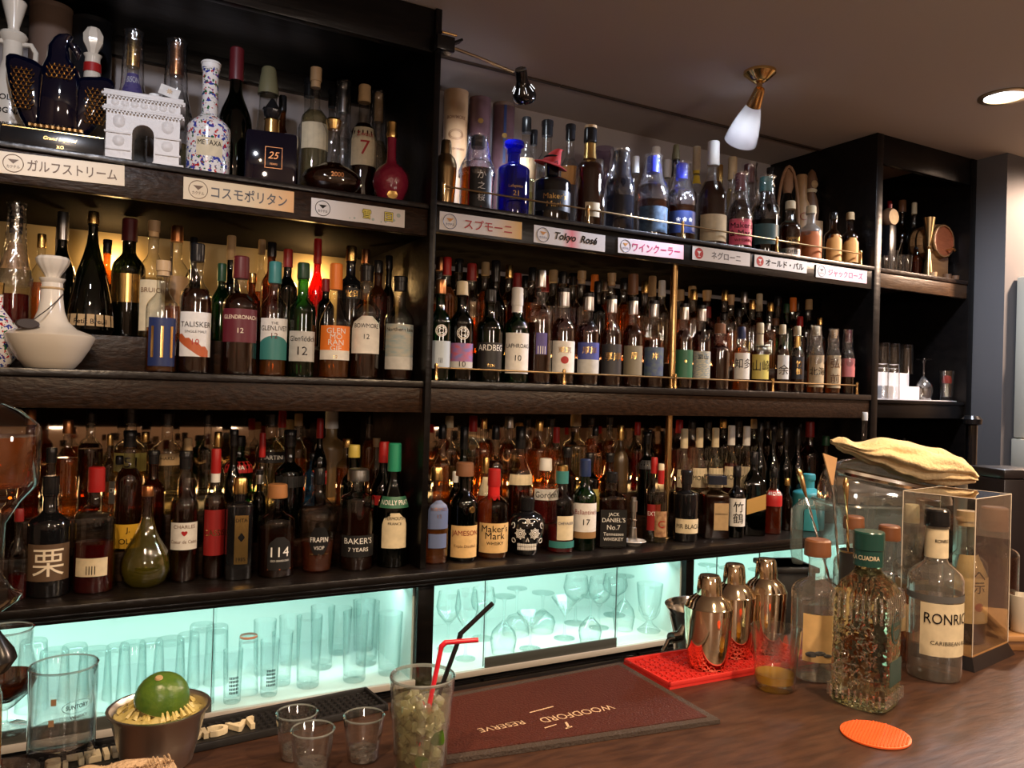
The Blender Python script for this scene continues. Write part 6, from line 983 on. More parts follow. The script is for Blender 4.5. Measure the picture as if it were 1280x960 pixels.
b = obj('body', lathe([(0, 0), (.036, 0), (.039, .01), (.039, H*.55), (.034, H*.68), (.024, H*.74), (.0215, H*.80), (.0215, H*.985), (.019, H), (0, H)], 24), 'tube_tan', t); ring_on(.039, .014, H*.55, b, 'c_dred')
a = (2.6839, 2.25, 2.2744); H = (2.673, 2.25, 2.4335)[2]-ZTR
t = thing('figurine_bottle', 'brown clay figure bottle standing on a tan box base', 'figurine', (min(a[0], 2.624), a[1]+.02, ZTR), -.2)
obj('pedestal', box(-.036, .036, -.034, .034, 0, H*.50, .003), 'tube_tan', t); obj('figure', join(loft([(H*.5, -.030, .030, .026, 0), (H*.6, -.034, .034, .030, 0), (H*.7, -.028, .028, .024, 0), (H*.77, -.018, .018, .016, 0), (H*.82, -.022, .022, .020, 0), (H*.90, -.024, .024, .022, 0), (H*.97, -.012, .016, .014, 0), (H, -.002, .004, .003, 0)], 18)), 'clay', t)
obj('face', xf(lathe([(0, .004), (.012, .003), (.016, 0)], 14), T(0, -.021, H*.85, PI/2)), 'c_tan', t); obj('scarf', lathe([(.019, H*.775), (.024, H*.80), (.020, H*.81)], 16), 'c_cream', t)
# ------------------------------------------------------------------ middle left specials
a = (-0.0388, 2.04, 1.5275); H = (-0.0396, 2.04, 1.7663)[2]-ZML
t = thing('decanter', 'cream ceramic decanter with wide sharp shoulder and fluted stopper', 'decanter', (a[0], a[1], ZML))
obj('decanter_body', lathe([(0, .002), (.046, 0), (.050, .003), (.062, .018), (.078, .045), (.088, .068), (.0885, .072), (.080, .078), (.052, .088), (.034, .105), (.026, .128), (.0225, .155), (.021, H*.76), (.025, H*.785), (.026, H*.80), (.0, H*.80)], 40), 'ceramic_white', t)
o = lathe([(.013, H*.80), (.016, H*.83), (.024, H*.88), (.031, H*.93), (.033, H*.965), (.029, H*.99), (.018, H), (0, H)], 48); V = []
for x, y, z in o[0]:
    k = 1+.08*abs(math.cos(6*math.atan2(y, x)))-.04; V.append((x*k, y*k, z))
obj('stopper', (V, o[1]), 'ceramic_white', t); obj('neck_ring', lathe([(.0225, H*.70), (.0235, H*.71), (.0225, H*.72)], 28), 'c_tan', t)
obj('cord', tube([(.022, -.012, .165), (.012, -.022, .150), (-.008, -.045, .125), (-.03, -.062, .103), (-.045, -.062, .098)], .0012, 6), 'leather', t); obj('leather_tag', xf(lathe([(0, .003), (.013, .0028), (.0155, 0), (0, 0)], 20), T(-.042, -.066, .092, PI/2.6, 0, .2) @ Matrix.Diagonal((1.5, .8, 1, 1))), 'leather', t)
a = (-0.1441, 2.09, 1.5503); t = thing('flask', 'round flower-patterned ceramic flask cut by the left frame edge', 'flask', (a[0], a[1], ZML))
obj('flask_body', xf(lathe([(0, 0), (.025, 0), (.040, .02), (.048, .05), (.044, .085), (.022, .115), (.012, .13), (.012, .165), (0, .165)], 28), Matrix.Diagonal((1, .6, 1, 1))), 'floral', t); obj('stopper', lathe([(.013, .16), (.014, .185), (0, .187)], 14), 'gold', t)
# ------------------------------------------------------------------ ledge specials
a = (1.2053, 2.064, 1.0131); H = (1.1997, 2.064, 1.1826)[2]-ZLL
t = thing('skull_bottle', 'glossy black skull-shaped bottle painted with white floral lines', 'bottle', (a[0], a[1], ZLL), -.45)
R = .056
sk = []
V, F = lathe([(0, 0), (.034, 0), (.040, .010), (.042, .028), (.046, .045), (.054, .062), (.056, .082), (.053, .102), (.042, .118), (.024, .127), (.016, .129), (.016, .135)], 36)
def skull(x, y, z):
    f = 1.12 if y > 0 else 1.0
    if y < 0 and .03 < z < .062 and abs(x) > .012: pass
    return (x*(.92 if z < .04 else 1), y*f*(1.0 if z > .03 else 1.02), z)
sb = obj('skull_body', ([skull(*v) for v in V], F), 'blk', t)
obj('cap', lathe([(.022, .130), (.023, H-.004), (.020, H), (0, H)], 24), 'c_k', t)
def onskull(x, z):
    r = .0568*math.sqrt(max(.05, 1-((z-.078)/.075)**2*.45)) if z > .03 else .044
    return (r*math.sin(x/.055), -r*math.cos(x/.055)-.001, z)
P_ = []
def curve(pts, k=.0013): P_.append(tube([onskull(*q) for q in pts], k, 5))
for s in (-1, 1):
    for r_, k in ((.013, .0012), (.009, .0016), (.004, .002)): curve([(s*.021+r_*math.cos(2*PI*i/16), .068+r_*math.sin(2*PI*i/16)) for i in range(17)], k)
    for q in range(8): a_ = 2*PI*q/8; curve([(s*.021+.014*math.cos(a_), .068+.014*math.sin(a_)), (s*.021+.017*math.cos(a_), .068+.017*math.sin(a_))], .0016)
    curve([(s*.012+s*.018*math.cos(i*.5)*(1-i*.06), .103+.010*math.sin(i*.5)*(1-i*.06)) for i in range(12)]); curve([(s*.045+s*.007*math.cos(i*.6), .045+.009*math.sin(i*.6)*(1-.05*i)) for i in range(11)]); curve([(s*.046+s*.006*math.cos(i*.6), .09+.008*math.sin(i*.6)) for i in range(9)])
curve([(-.004, .045), (0, .056), (.004, .045)], .002); curve([(0, .112), (-.006, .104), (0, .096), (.006, .104), (0, .112)], .0015)
obj('painted_lines', join(*P_), 'pattern_white', sb)
obj('teeth', join(*[xf(box(-.0024, .0024, -.0012, .0, -.0045, .0045, .0006), T(.0435*math.sin(q*.125), -.0435*math.cos(q*.125), z, 0, 0, q*.125)) for q in range(-5, 6) for z in (.022, .032)]), 'pattern_white', sb)
# muddler on a saucer
a = (1.598, 2.06, 1.0132)
t = thing('saucer', 'small white saucer holding the steel muddler on the ledge', 'saucer', (a[0], a[1]-.008, ZLL)); obj('dish', lathe([(0, .002), (.022, 0), (.026, .004), (.038, .013), (.040, .014), (.038, .016), (.024, .006), (0, .005)], 28), 'wht', t)
t = thing('muddler', 'upright brushed steel muddler standing in the white saucer', 'muddler', (a[0]-.004, a[1]-.008, ZLL+.0062)); H = .148
obj('rod', lathe([(0, 0), (.014, 0), (.0155, .004), (.0125, .030), (.0115, .05), (.0085, .052), (.0085, .10), (.0115, .102), (.0115, H-.012), (.008, H-.010), (.008, H), (0, H)], 24), 'steel_brushed', t); obj('ring', lathe([(.012, .074), (.013, .076), (.012, .078)], 20), 'steel', t)
# ------------------------------------------------------------------ right bay
def glass(name, label, cat, c, R, H, kind, grp=None, flip=False, rz=0, mat='thin', extra=None):
    t = thing(name, label, cat, c, rz, grp)
    P = dict(
      tumbler=[(0, .003), (R*.72, 0), (R*.80, .004), (R, H), (R*.965, H), (R*.78, .012), (0, .011)],
      highball=[(0, .003), (R*.80, 0), (R*.86, .004), (R, H), (R*.965, H), (R*.82, .016), (0, .014)],
      footed=[(0, .004), (R*.85, 0), (R*.88, .004), (R*.3, H*.16), (R*.2, H*.22), (R*.55, H*.30), (R*.80, H*.42), (R*.86, H*.6), (R, H), (R*.96, H), (R*.82, H*.6), (R*.5, H*.34), (0, H*.28)],
      wine=[(0, .002), (R*.85, 0), (R*.85, .002), (R*.2, .008), (R*.09, .02), (R*.08, H*.42), (R*.3, H*.47), (R*.85, H*.62), (R, H*.75), (R*.82, H), (R*.80, H), (R*.96, H*.75), (R*.82, H*.62), (R*.28, H*.485), (0, H*.47)],
      martini=[(0, .002), (R*.75, 0), (R*.75, .002), (R*.2, .007), (R*.07, .02), (R*.07, H*.55), (R, H), (R*.97, H), (R*.05, H*.585), (0, H*.58)],
      coupe=[(0, .002), (R*.75, 0), (R*.75, .002), (R*.2, .007), (R*.08, .02), (R*.08, H*.55), (R*.6, H*.62), (R*.95, H*.8), (R, H), (R*.97, H), (R*.9, H*.8), (R*.5, H*.65), (0, H*.62)])[kind]
    if flip: P = [(r, H-z) for r, z in P][::-1]; 
    nm = {'wine': 'bowl_and_stem', 'martini': 'bowl_and_stem', 'coupe': 'bowl_and_stem'}.get(kind, 'glass_wall')
    g = obj(nm, lathe(P, 26), mat, t)
    if extra == 'print': obj('printed_pattern', join(*[(lambda q: ([((R*.9)*1.01*math.sin(x), -(R*.9)*1.01*math.cos(x), z) for x, z in q], [(0, 1, 2, 3)]))([(a_, z), (a_+.12, z), (a_+.12, z+.006), (a_, z+.006)]) for a_ in [(-.5+.18*i) for i in range(6)] for z in [H*.2+.009*j+.002*((i*7+j*3) % 3) for i in range(1) for j in range(5)]]), 'c_k', g)
    if extra == 'redrim': obj('red_rim', lathe([(R*1.0, H-.004), (R*1.01, H-.001), (R*.99, H)] if not flip else [(R*.80, H-.006), (R*.82, H-.002), (R*.76, H)], 26), 'c_rust', g)
    return t
BARZ = 2.0085
a = (3.2265, 2.05, 2.1728)
t = thing('barrel', 'small barrel on its side, red-brown end facing out, on far right bay shelf', 'barrel', (min(a[0], 3.176), 2.05, a[2]))
for k in range(14):
    an = 2*PI*k/14; hw = PI/14-.01; V = []
    for y, r_ in ((0, .068), (.03, .075), (.06, .077), (.09, .075), (.12, .068)):
        for s in (-1, 1): V += [(r_*math.cos(an+s*hw), y, r_*math.sin(an+s*hw)), ((r_-.006)*math.cos(an+s*hw), y, (r_-.006)*math.sin(an+s*hw))]
    F = []
    for j in range(4): b0 = j*4; F += [(b0, b0+2, b0+6, b0+4), (b0, b0+4, b0+5, b0+1), (b0+2, b0+3, b0+7, b0+6)]
    F += [(0, 1, 3, 2)]
    obj('stave', (V, F), 'wood_mid', t, smooth=False)
obj('barrel_end', xf(lathe([(0, 0), (.062, 0), (.063, .006)], 32), T(0, .006, 0, PI/2)), 'barrel_red', t); 
for y in (.008, .042, .078, .112): obj('hoop', xf(lathe([(.0765 if .03 < y < .10 else .0715, -.004), (.0765 if .03 < y < .10 else .0715, .004)], 32), T(0, y, 0, PI/2)), 'old_brass', t)
tp = obj('tap', tube([(.02, .003, -.035), (.02, -.03, -.035), (.02, -.036, -.045)], .005, 8), 'brass', t); obj('tap_handle', tube([(.02, -.02, -.03), (.035, -.02, -.022)], .003, 6), 'brass', tp)
zb = a[2]-BARZ
for y in (.02, .085): obj('cradle', box(-.06, .06, y, y+.015, -zb, -.055, .002), 'wood_mid', t)
a = (2.9699, 2.16, 2.2631)
t = thing('round_decanter', 'round cream-faced dark jar decanter in the far right bay', 'decanter', (a[0], a[1], BARZ)); R = .040
zc = a[2]-BARZ
obj('body', xf(lathe([(0, -.022), (R*.8, -.020), (R, -.008), (R, .008), (R*.8, .020), (0, .022)], 28), T(0, 0, zc, PI/2)), 'clay', t); obj('face', xf(lathe([(0, .0225), (R*.78, .0205)], 28), T(0, 0, zc, PI/2)), 'c_tan', t); obj('foot', box(-.022, .022, -.018, .018, 0, max(.02, zc-R*.86), .002), 'c_k', t); obj('cap', xf(lathe([(.009, 0), (.009, .016), (0, .016)], 14), T(0, 0, zc+R*.97)), 'c_dred', t)
for cx, top, y, lab, cp in ((1127, 250, 2.28, 'squat brown bottle with pinkish cap behind the round jar decanter', 'c_brd'), (1139, 253, 2.24, 'dark bottle with pale cap behind the jigger in the right bay', 'c_cream')):
    pass
for r_ in [(3.187, 2.32, 2.0088, 0.0232, 0.3842, -0.5, 'wh', 'brn', 'dam', 'dred', 'liqueur_bottle', 'squat brown bottle with red cap behind the round jar decanter', 'bottle', 'bottles in the far right bay', False, 0.7, {}), (3.1914, 2.26, 2.0088, 0.0264, 0.3767, -0.5, 'wh', 'brn', 'dam', 'brd', 'liqueur_bottle', 'brown bottle with pinkish stopper right of the round jar', 'bottle', 'bottles in the far right bay', False, 0.7, {}), (3.1879, 2.2, 2.0088, 0.0243, 0.3542, -0.5, 'wh', 'clr', 'dam', 'cream', 'liqueur_bottle', 'dark bottle with pale cap behind the bronze jigger', 'bottle', 'bottles in the far right bay', False, 0.7, {}), (3.1131, 2.13, 2.0088, 0.0236, 0.1556, -0.5, 'wh', 'brn', 'amb', 'k', 'liqueur_bottle', 'round amber bottle with warm glint beside the bronze jigger', 'bottle', 'bottles in the far right bay', False, 0.7, {}), (2.5985, 1.972, 1.0135, 0.0215, 0.4419, -0.5, 'sl', 'clr', 'wat', 'w', 'spirit_bottle', 'very tall slim clear bottle with white cap at the ledge end', 'bottle', None, False, 0.5, {'hc': 0.93}), (3.032, 2.2, 1.0135, 0.03, 0.33, -0.5, 'wh', 'brn', 'dam', 'k', 'whisky_bottle', 'leftmost of three dark bottles at the back of the low right bay', 'bottle', 'bottles in the low right bay', False, 0.7, {}), (3.1515, 2.24, 1.0135, 0.03, 0.33, -0.5, 'wh', 'brn', 'dam', 'k', 'whisky_bottle', 'middle of three dark bottles at the back of the low right bay', 'bottle', 'bottles in the low right bay', False, 0.7, {}), (3.1543, 2.2, 1.0135, 0.03, 0.33, -0.5, 'wh', 'brn', 'dam', 'k', 'whisky_bottle', 'rightmost of three dark bottles at the back of the low right bay', 'bottle', 'bottles in the low right bay', False, 0.7, {})]: bottle(*r_)
a = (3.0995, 2.07, 2.0548); ht = (3.0911, 2.07, 2.2631)[2]-BARZ
t = thing('jigger', 'tall bronze double-cone jigger standing in the right bay', 'jigger', (a[0], a[1], BARZ)); obj('cup', lathe([(0, .002), (.019, 0), (.021, .002), (.007, ht*.50), (.006, ht*.52), (.024, ht), (.0225, ht), (.004, ht*.55), (0, ht*.55)], 26), 'old_brass', t); obj('waist_ring', lathe([(.008, ht*.49), (.010, ht*.51), (.008, ht*.53)], 20), 'brass', t)
for k, (cx, y, lab) in enumerate(((1107, 2.05, 'short clear shot glass, leftmost of those in the right bay'), (1117, 2.065, 'tall narrow shot glass, second from the left in the bay'), (1125, 2.10, 'yellowish shot glass with paper inside in the right bay'), (1134, 2.05, 'amber-glinting shot glass next to the bronze jigger'))):
    X = [(2.8009, 2.05, 2.0544), (2.8517, 2.055, 2.0603), (2.9457, 2.09, 2.0746), (2.9344, 2.05, 2.0683)][k]
    g = glass('shot_glass', lab, 'glass', (X[0], X[1], BARZ), .0195, (.06, .088, .085, .078)[k], 'tumbler', 'shot glasses in the far right bay')
t = thing('muddling_spoon', 'steel spoon leaning in the tall shot glass in the right bay', 'spoon', ((2.8509, 2.055, 2.0826)[0], 2.055, BARZ+.014)); obj('handle', tube([(.004, 0, 0), (.048, -.003, .118)], .002, 8), 'steel', t); obj('tip', xf(lathe([(0, 0), (.004, .004), (.004, .018), (0, .02)], 10), T(.044, -.003, .108, 0, .38)), 'steel', t)
for k, X in enumerate(((3.1019, 2.05, 2.0362), (3.1913, 2.045, 2.0342), (3.2543, 2.05, 2.034))):
    t = thing('sake_cup', ('small tan cup left of the barrel', 'small brown cup below the barrel, left of the pair', 'small brown cup below the barrel, right of the pair')[k], 'cup', (X[0], X[1], BARZ), group='small cups under the barrel'); obj('cup_wall', lathe([(0, .003), (.010, 0), (.015, .004), (.0165, .026), (.015, .026), (.012, .007), (0, .006)], 20), ('tube_tan', 'clay', 'clay')[k], t); obj('foot_ring', lathe([(.010, 0), (.0105, .002)], 16), 'clay', t)
BZ2 = 1.5035
a = (2.9792, 2.02, 1.5065)
t = thing('shelf_cloth', 'thin white cloth spread on the far right middle shelf', 'cloth', (2.98, 2.13, BZ2)); obj('cloth', box(-.275, .235, -.125, .10, 0, .004, .001), 'tray_white', t)
t = thing('stepped_rack', 'white two-step rack under upturned glasses in the right bay', 'rack', ((2.9595, 2.1, 1.5695)[0], 2.11, BZ2+.0045))
obj('lower_step', box(-.15, .075, -.06, .0, 0, .052, .002), 'tray_white', t); obj('upper_step', box(-.15, .095, .001, .14, 0, .108, .002), 'tray_white', t)
for c_, lab in (((2.9834, 2.18, 1.7038), 'upturned clear tumbler, left of three on the white rack'), ((3.051, 2.18, 1.7071), 'upturned clear tumbler, middle of three on the white rack'), ((3.1362, 2.18, 1.7112), 'upturned clear tumbler, right of three on the white rack')):
    glass('tumbler', lab, 'glass', (c_[0], 2.18, BZ2+.1135), .028, .125, 'highball', 'tumblers on the white rack', True)
for c_, lab in (((2.7654, 2.025, 1.5956), 'clear glass in front of the white rack, left one'), ((2.833, 2.025, 1.5979), 'clear glass in front of the white rack, beside the left one')):
    glass('highball_glass', lab, 'glass', (max(c_[0], 2.73), 2.025, BZ2+.0045), .024, .135, 'highball', 'glasses before the white rack', True)
a = (3.0897, 2.07, 1.5074); glass('wine_glass', 'upturned wine glass with its foot in the air, right bay', 'glass', (a[0], 2.07, BZ2+.0045), .036, .168, 'wine', None, True)
a = (3.0894, 2.12, 1.5061); 
a = (3.2307, 2.06, 1.5103); glass('tumbler', 'small tumbler holding a red and white trinket in the right bay', 'glass', (a[0], 2.06, BZ2+.0045), .030, .125, 'highball')
t = thing('trinket', 'red-capped mushroom trinket inside the small tumbler', 'ornament', (a[0], 2.06, BZ2+.0195)); obj('stem', lathe([(0, 0), (.007, 0), (.006, .05), (.009, .062), (0, .064)], 12), 'c_cream', t); obj('red_top', lathe([(.006, .056), (.018, .058), (.019, .072), (.014, .088), (0, .092)], 18), 'c_r', t)
# ------------------------------------------------------------------ glassware in the lit cabinets
GZ = .7125
CG = [(-0.0553, 2.2, 0.0361, 0.1634, 'tumbler', True, 'upturned tumbler, first tumbler from the left in the left lit cabinet', None), (-0.0112, 2.11, 0.0368, 0.1617, 'tumbler', True, 'upturned tumbler, second tumbler from the left in the left lit cabinet', None), (0.0312, 2.24, 0.0355, 0.1292, 'tumbler', True, 'upturned tumbler, third tumbler from the left in the left lit cabinet', None), (0.071, 2.076, 0.0404, 0.1626, 'tumbler', True, 'upturned tumbler, fourth tumbler from the left in the left lit cabinet', None), (0.1248, 2.2, 0.0337, 0.1288, 'tumbler', True, 'upturned tumbler, fifth tumbler from the left in the left lit cabinet', None), (0.1483, 2.06, 0.0354, 0.1726, 'tumbler', True, 'upturned tumbler, sixth tumbler from the left in the left lit cabinet', None), (0.2025, 2.22, 0.0347, 0.1251, 'tumbler', True, 'upturned tumbler, seventh tumbler from the left in the left lit cabinet', None), (0.2281, 2.06, 0.04, 0.1716, 'tumbler', True, 'upturned tumbler, eighth tumbler from the left in the left lit cabinet', None), (0.2875, 2.2, 0.031, 0.1367, 'highball', True, 'upturned highball glass, first highball from the left in the left lit cabinet', None), (0.3025, 2.076, 0.0331, 0.193, 'highball', True, 'upturned highball glass, second highball from the left in the left lit cabinet', None), (0.3578, 2.2, 0.0315, 0.149, 'highball', True, 'upturned highball glass, third highball from the left in the left lit cabinet', None), (0.3727, 2.05, 0.0236, 0.1288, 'highball', False, 'black-printed highball glass, fourth highball from the left in the left lit cabinet', 'print'), (0.417, 2.094, 0.0267, 0.1469, 'highball', True, 'orange-rimmed highball glass, fifth highball from the left in the left lit cabinet', 'redrim'), (0.4636, 2.06, 0.0239, 0.1388, 'highball', False, 'black-printed highball glass, seventh highball from the left in the left lit cabinet', 'print'), (0.4845, 2.22, 0.0305, 0.1439, 'highball', False, 'highball glass, sixth highball from the left in the left lit cabinet', None), (0.5087, 2.12, 0.0273, 0.1363, 'highball', False, 'highball glass, eighth highball from the left in the left lit cabinet', None), (0.5653, 2.27, 0.0316, 0.1327, 'highball', False, 'highball glass, ninth highball from the left in the left lit cabinet', None), (0.5675, 2.08, 0.0335, 0.1821, 'highball', False, 'highball glass, tenth highball from the left in the left lit cabinet', None), (0.6369, 2.2, 0.0335, 0.1698, 'highball', False, 'highball glass, eleventh highball from the left in the left lit cabinet', None), (0.7171, 2.3, 0.0354, 0.1314, 'highball', False, 'highball glass, twelfth highball from the left in the left lit cabinet', None), (0.6893, 2.07, 0.0343, 0.1819, 'highball', False, 'highball glass, thirteenth highball from the left in the left lit cabinet', None), (0.7597, 2.18, 0.0341, 0.1754, 'highball', False, 'highball glass, fourteenth highball from the left in the left lit cabinet', None), (0.7908, 2.08, 0.0342, 0.1659, 'highball', False, 'highball glass, sixteenth highball from the left in the left lit cabinet', None), (0.7910999999999999, 2.3, 0.0339, 0.1462, 'highball', False, 'highball glass, fifteenth highball from the left in the left lit cabinet', None), (1.0223, 2.2, 0.0387, 0.1725, 'wine', False, 'wine glass, first wine from the left in the middle lit cabinet', None), (1.0331, 2.1, 0.0351, 0.1996, 'wine', False, 'wine glass, second wine from the left in the middle lit cabinet', None), (1.1639, 2.25, 0.0405, 0.1596, 'wine', False, 'wine glass, third wine from the left in the middle lit cabinet', None), (1.1577, 2.1, 0.0408, 0.1709, 'wine', True, 'upturned wine glass, fourth wine from the left in the middle lit cabinet', None), (1.2856, 2.25, 0.044, 0.1481, 'coupe', True, 'upturned coupe glass, first coupe from the left in the middle lit cabinet', None), (1.2519, 2.1, 0.044, 0.1102, 'martini', False, 'martini glass, first martini from the left in the middle lit cabinet', None), (1.3779, 2.238, 0.0437, 0.1276, 'wine', True, 'upturned wine glass, fifth wine from the left in the middle lit cabinet', None), (1.4051, 2.146, 0.045, 0.1293, 'martini', False, 'martini glass, second martini from the left in the middle lit cabinet', None), (1.5293, 2.27, 0.0449, 0.1617, 'wine', False, 'wine glass, sixth wine from the left in the middle lit cabinet', None), (1.4577, 2.08, 0.0377, 0.146, 'wine', True, 'upturned wine glass, seventh wine from the left in the middle lit cabinet', None), (1.5737, 2.196, 0.0401, 0.168, 'wine', False, 'wine glass, eighth wine from the left in the middle lit cabinet', None), (1.7144, 2.3, 0.0456, 0.143, 'wine', False, 'wine glass, ninth wine from the left in the middle lit cabinet', None), (1.6417, 2.15, 0.0376, 0.1789, 'wine', True, 'upturned wine glass, tenth wine from the left in the middle lit cabinet', None), (1.7085, 2.1, 0.0441, 0.1567, 'footed', False, 'footed goblet, first footed from the left in the middle lit cabinet', None), (1.8995, 2.28, 0.0379, 0.1034, 'highball', False, 'highball glass, first highball from the left in the middle lit cabinet', None), (2.0196, 2.16, 0.0488, 0.1825, 'coupe', True, 'upturned coupe glass, second coupe from the left in the right lit cabinet', None), (1.913, 2.06, 0.0464, 0.1326, 'coupe', False, 'coupe glass, first coupe from the left in the right lit cabinet', None), (2.1664, 2.2, 0.0506, 0.1505, 'wine', True, 'upturned wine glass, first wine from the left in the right lit cabinet', None), (2.0993, 2.08, 0.0482, 0.1245, 'coupe', True, 'upturned coupe glass, third coupe from the left in the right lit cabinet', None), (2.3345, 2.22, 0.0492, 0.1263, 'wine', True, 'upturned wine glass, second wine from the left in the right lit cabinet', None), (2.2909, 2.1, 0.053, 0.1081, 'martini', False, 'martini glass, first martini from the left in the right lit cabinet', None), (2.4948, 2.2, 0.0564, 0.1171, 'coupe', True, 'upturned coupe glass, fourth coupe from the left in the right lit cabinet', None), (2.4685, 2.1, 0.0455, 0.0858, 'wine', True, 'upturned wine glass, third wine from the left in the right lit cabinet', None)]
for x, y, R, H, k, fl, lab, ex_ in CG: glass({"wine": "wine_glass", "martini": "martini_glass", "coupe": "coupe_glass", "footed": "footed_goblet", "highball": "highball_glass", "tumbler": "tumbler"}[k], lab, "glass", (x, y, GZ), R, H, k, "glassware in the lit cabinets", fl, 0, "cab_glass", ex_)
# ------------------------------------------------------------------ ceiling lamps
t = thing('brass_ceiling_spotlight', 'brass ceiling spotlight with frosted bell glass shade aimed down left', 'lamp', (1.865, 1.825, ZC-.0005))
obj('ceiling_rose', lathe([(0, 0), (.050, 0), (.049, -.008), (.040, -.016), (.026, -.028), (.014, -.036), (0, -.036)], 32), 'brass_bright', t)
sw = obj('swivel_arm', tube([(0, 0, -.034), (.0, 0, -.05)], .009, 12), 'brass', t)
ax = (Vector((1.9182, 1.96, 2.3305))-Vector((1.868, 1.825, 2.465))).normalized()
q = ax.to_track_quat('Z', 'Y').to_matrix().to_4x4(); Q = Matrix.Translation((.002, 0, -.055)) @ q
obj('socket', xf(lathe([(0, -.006), (.014, -.004), (.017, .004), (.020, .03), (.0235, .052), (.0235, .056), (.020, .056)], 28), Q), 'brass', t)
obj('glass_shade', xf(lathe([(.021, .050), (.030, .074), (.041, .110), (.049, .145), (.054, .180), (.053, .182), (.047, .146), (.039, .111), (.028, .075), (.019, .052)], 40), Q), 'shade_glass', t)
lamp('POINT', 'spotlight_bulb_light', tuple(Vector((1.865, 1.825, ZC)) + (Q @ Vector((0, 0, .135)))), 1.6, (.78, .84, 1), .016)
obj('shade_bulb', xf(lathe([(0, .09), (.012, .095), (.018, .12), (.014, .137), (0, .142)], 16), Q), 'bulb', t)
t = thing('recessed_downlight', 'round recessed ceiling downlight with ribbed reflector, glowing white', 'lamp', (2.68, 1.535, ZC-.0005))
obj('trim_ring', lathe([(.078, -.001), (.078, -.005), (.060, -.006), (.059, -.001)], 40), 'old_brass', t)
for k in range(6): obj('reflector_rib', lathe([(.059-.007*k, -.0022), (.0555-.007*k, -.0030), (.052-.007*k, -.0022)], 36), 'bulb' if k != 1 else 'lamp_slot', t)
obj('bulb', lathe([(.018, -.0022), (.010, -.006), (0, -.007)], 20), 'bulb', t)
a = (1.1644, 2.05, 2.4097)
t = thing('clip_spotlight', 'black clip-on spotlight with slotted shade on a thin arm by the post', 'lamp', (0.8587, 1.98, 2.4238))
arm0 = Vector((0, 0, 0)); arm1 = Vector((1.107, 2.05, 2.428))-t.location
obj('arm', tube([arm0, arm1*.5+Vector((0, 0, .002)), arm1], .0045, 8), 'old_brass', t)
obj('clip', join(xf(box(-.03, .022, -.02, .02, -.022, .018, .003), T(0, 0, 0)), xf(box(0, .036, -.014, .014, -.003, .003), T(.015, 0, .004, 0, -.5))), 'c_k', t); obj('clip_screw', tube([(-.02, -.026, .02), (.022, -.026, .02)], .0035, 8), 'brass', t)
top = Vector((1.1335, 2.05, 2.4385))-t.location; bot = Vector((1.1724, 2.09, 2.3689))-t.location
ax = (bot-top).normalized(); Q = Matrix.Translation(top) @ ax.to_track_quat('Z', 'Y').to_matrix().to_4x4(); L_ = (bot-top).length
hd = obj('shade', xf(lathe([(0, -.006), (.014, -.005), (.018, 0), (.018, .030), (.022, .042), (.034, .060), (.037, .076), (.034, .088), (.030, .092)], 32), Q), 'blk', t)
obj('cooling_slot', join(*[xf(box(-.0008, .0008, -.0004, .0004, -.009, .009), Q @ Matrix.Rotation(PI*2*k/9, 4, 'Z') @ T(.0292, 0, .052, 0, .58, 0)) for k in range(9)]), 'lamp_slot', hd); obj('end_cap', xf(lathe([(0, -.0075), (.015, -.0065), (.018, -.002)], 24), Q), 'c_grey', hd)
obj('vent_hole', join(*[xf(lathe([(0, -.0082), (.0028, -.0078)], 10), Q @ T(.008*math.cos(k*2.1), .008*math.sin(k*2.1), 0)) for k in range(3)]), 'c_k', hd)
obj('reflector_bulb', xf(lathe([(0, .086), (.022, .084), (.028, .088)], 20), Q), 'bulb', hd)

# ------------------------------------------------------------------ the bar counter
CZ = 1.02
t = thing('bar_counter', 'brown wooden bar counter across the foreground', 'counter', (.8, .6, 0))
X0, X1 = -1.0, 3.1
obj('counter_top', xf(box(X0, X1, .05, 1.150, CZ-.04, CZ, .001), T(-.8, -.6, 0)), 'counter_wood', t)
obj('counter_wing', xf(box(1.475, X1, 1.176, 1.46, CZ-.04, CZ-.0001, .001), T(-.8, -.6, 0)), 'counter_wood', t)
obj('counter_edge', xf(box(X0, X1, 1.1505, 1.175, CZ-.05, CZ-.002, .003), T(-.8, -.6, 0)), 'black_wood', t)
obj('counter_front', xf(box(X0, X1, .20, 1.14, 0, CZ-.041), T(-.8, -.6, 0)), 'black_wood', t)
# brown bar mat, print facing the barman
P = [(.425, .930), (.8475, .873), (.863, 1.137), (.430, 1.120)]; mz = CZ+.0005
t = thing('bar_mat', 'dark red-brown bar mat with upside-down whiskey lettering on the counter', 'mat', (.6, 1.0, mz))
def quadslab(P, z0, z1, ins=0):
    c = Vector((sum(p[0] for p in P)/4, sum(p[1] for p in P)/4)); Q_ = []
    for i, p in enumerate(P):
        v = Vector(p); d0 = (Vector(P[i-1])-v).normalized(); d1 = (Vector(P[(i+1) % 4])-v).normalized(); Q_.append(v+(d0+d1)*ins)
    V = [(q[0]-.6, q[1]-1.0, z0) for q in Q_]+[(q[0]-.6, q[1]-1.0, z1) for q in Q_]
    return V, [(3, 2, 1, 0), (4, 5, 6, 7)]+[(i, (i+1) % 4, (i+1) % 4+4, i+4) for i in range(4)]
obj('mat_border', quadslab(P, 0, .006), 'mat_edge', t, smooth=False); pile = obj('mat_surface', quadslab(P, .006, .0072, .013), 'mat_brown', t, smooth=False)
an = math.atan2(.018, .5)+PI-.05
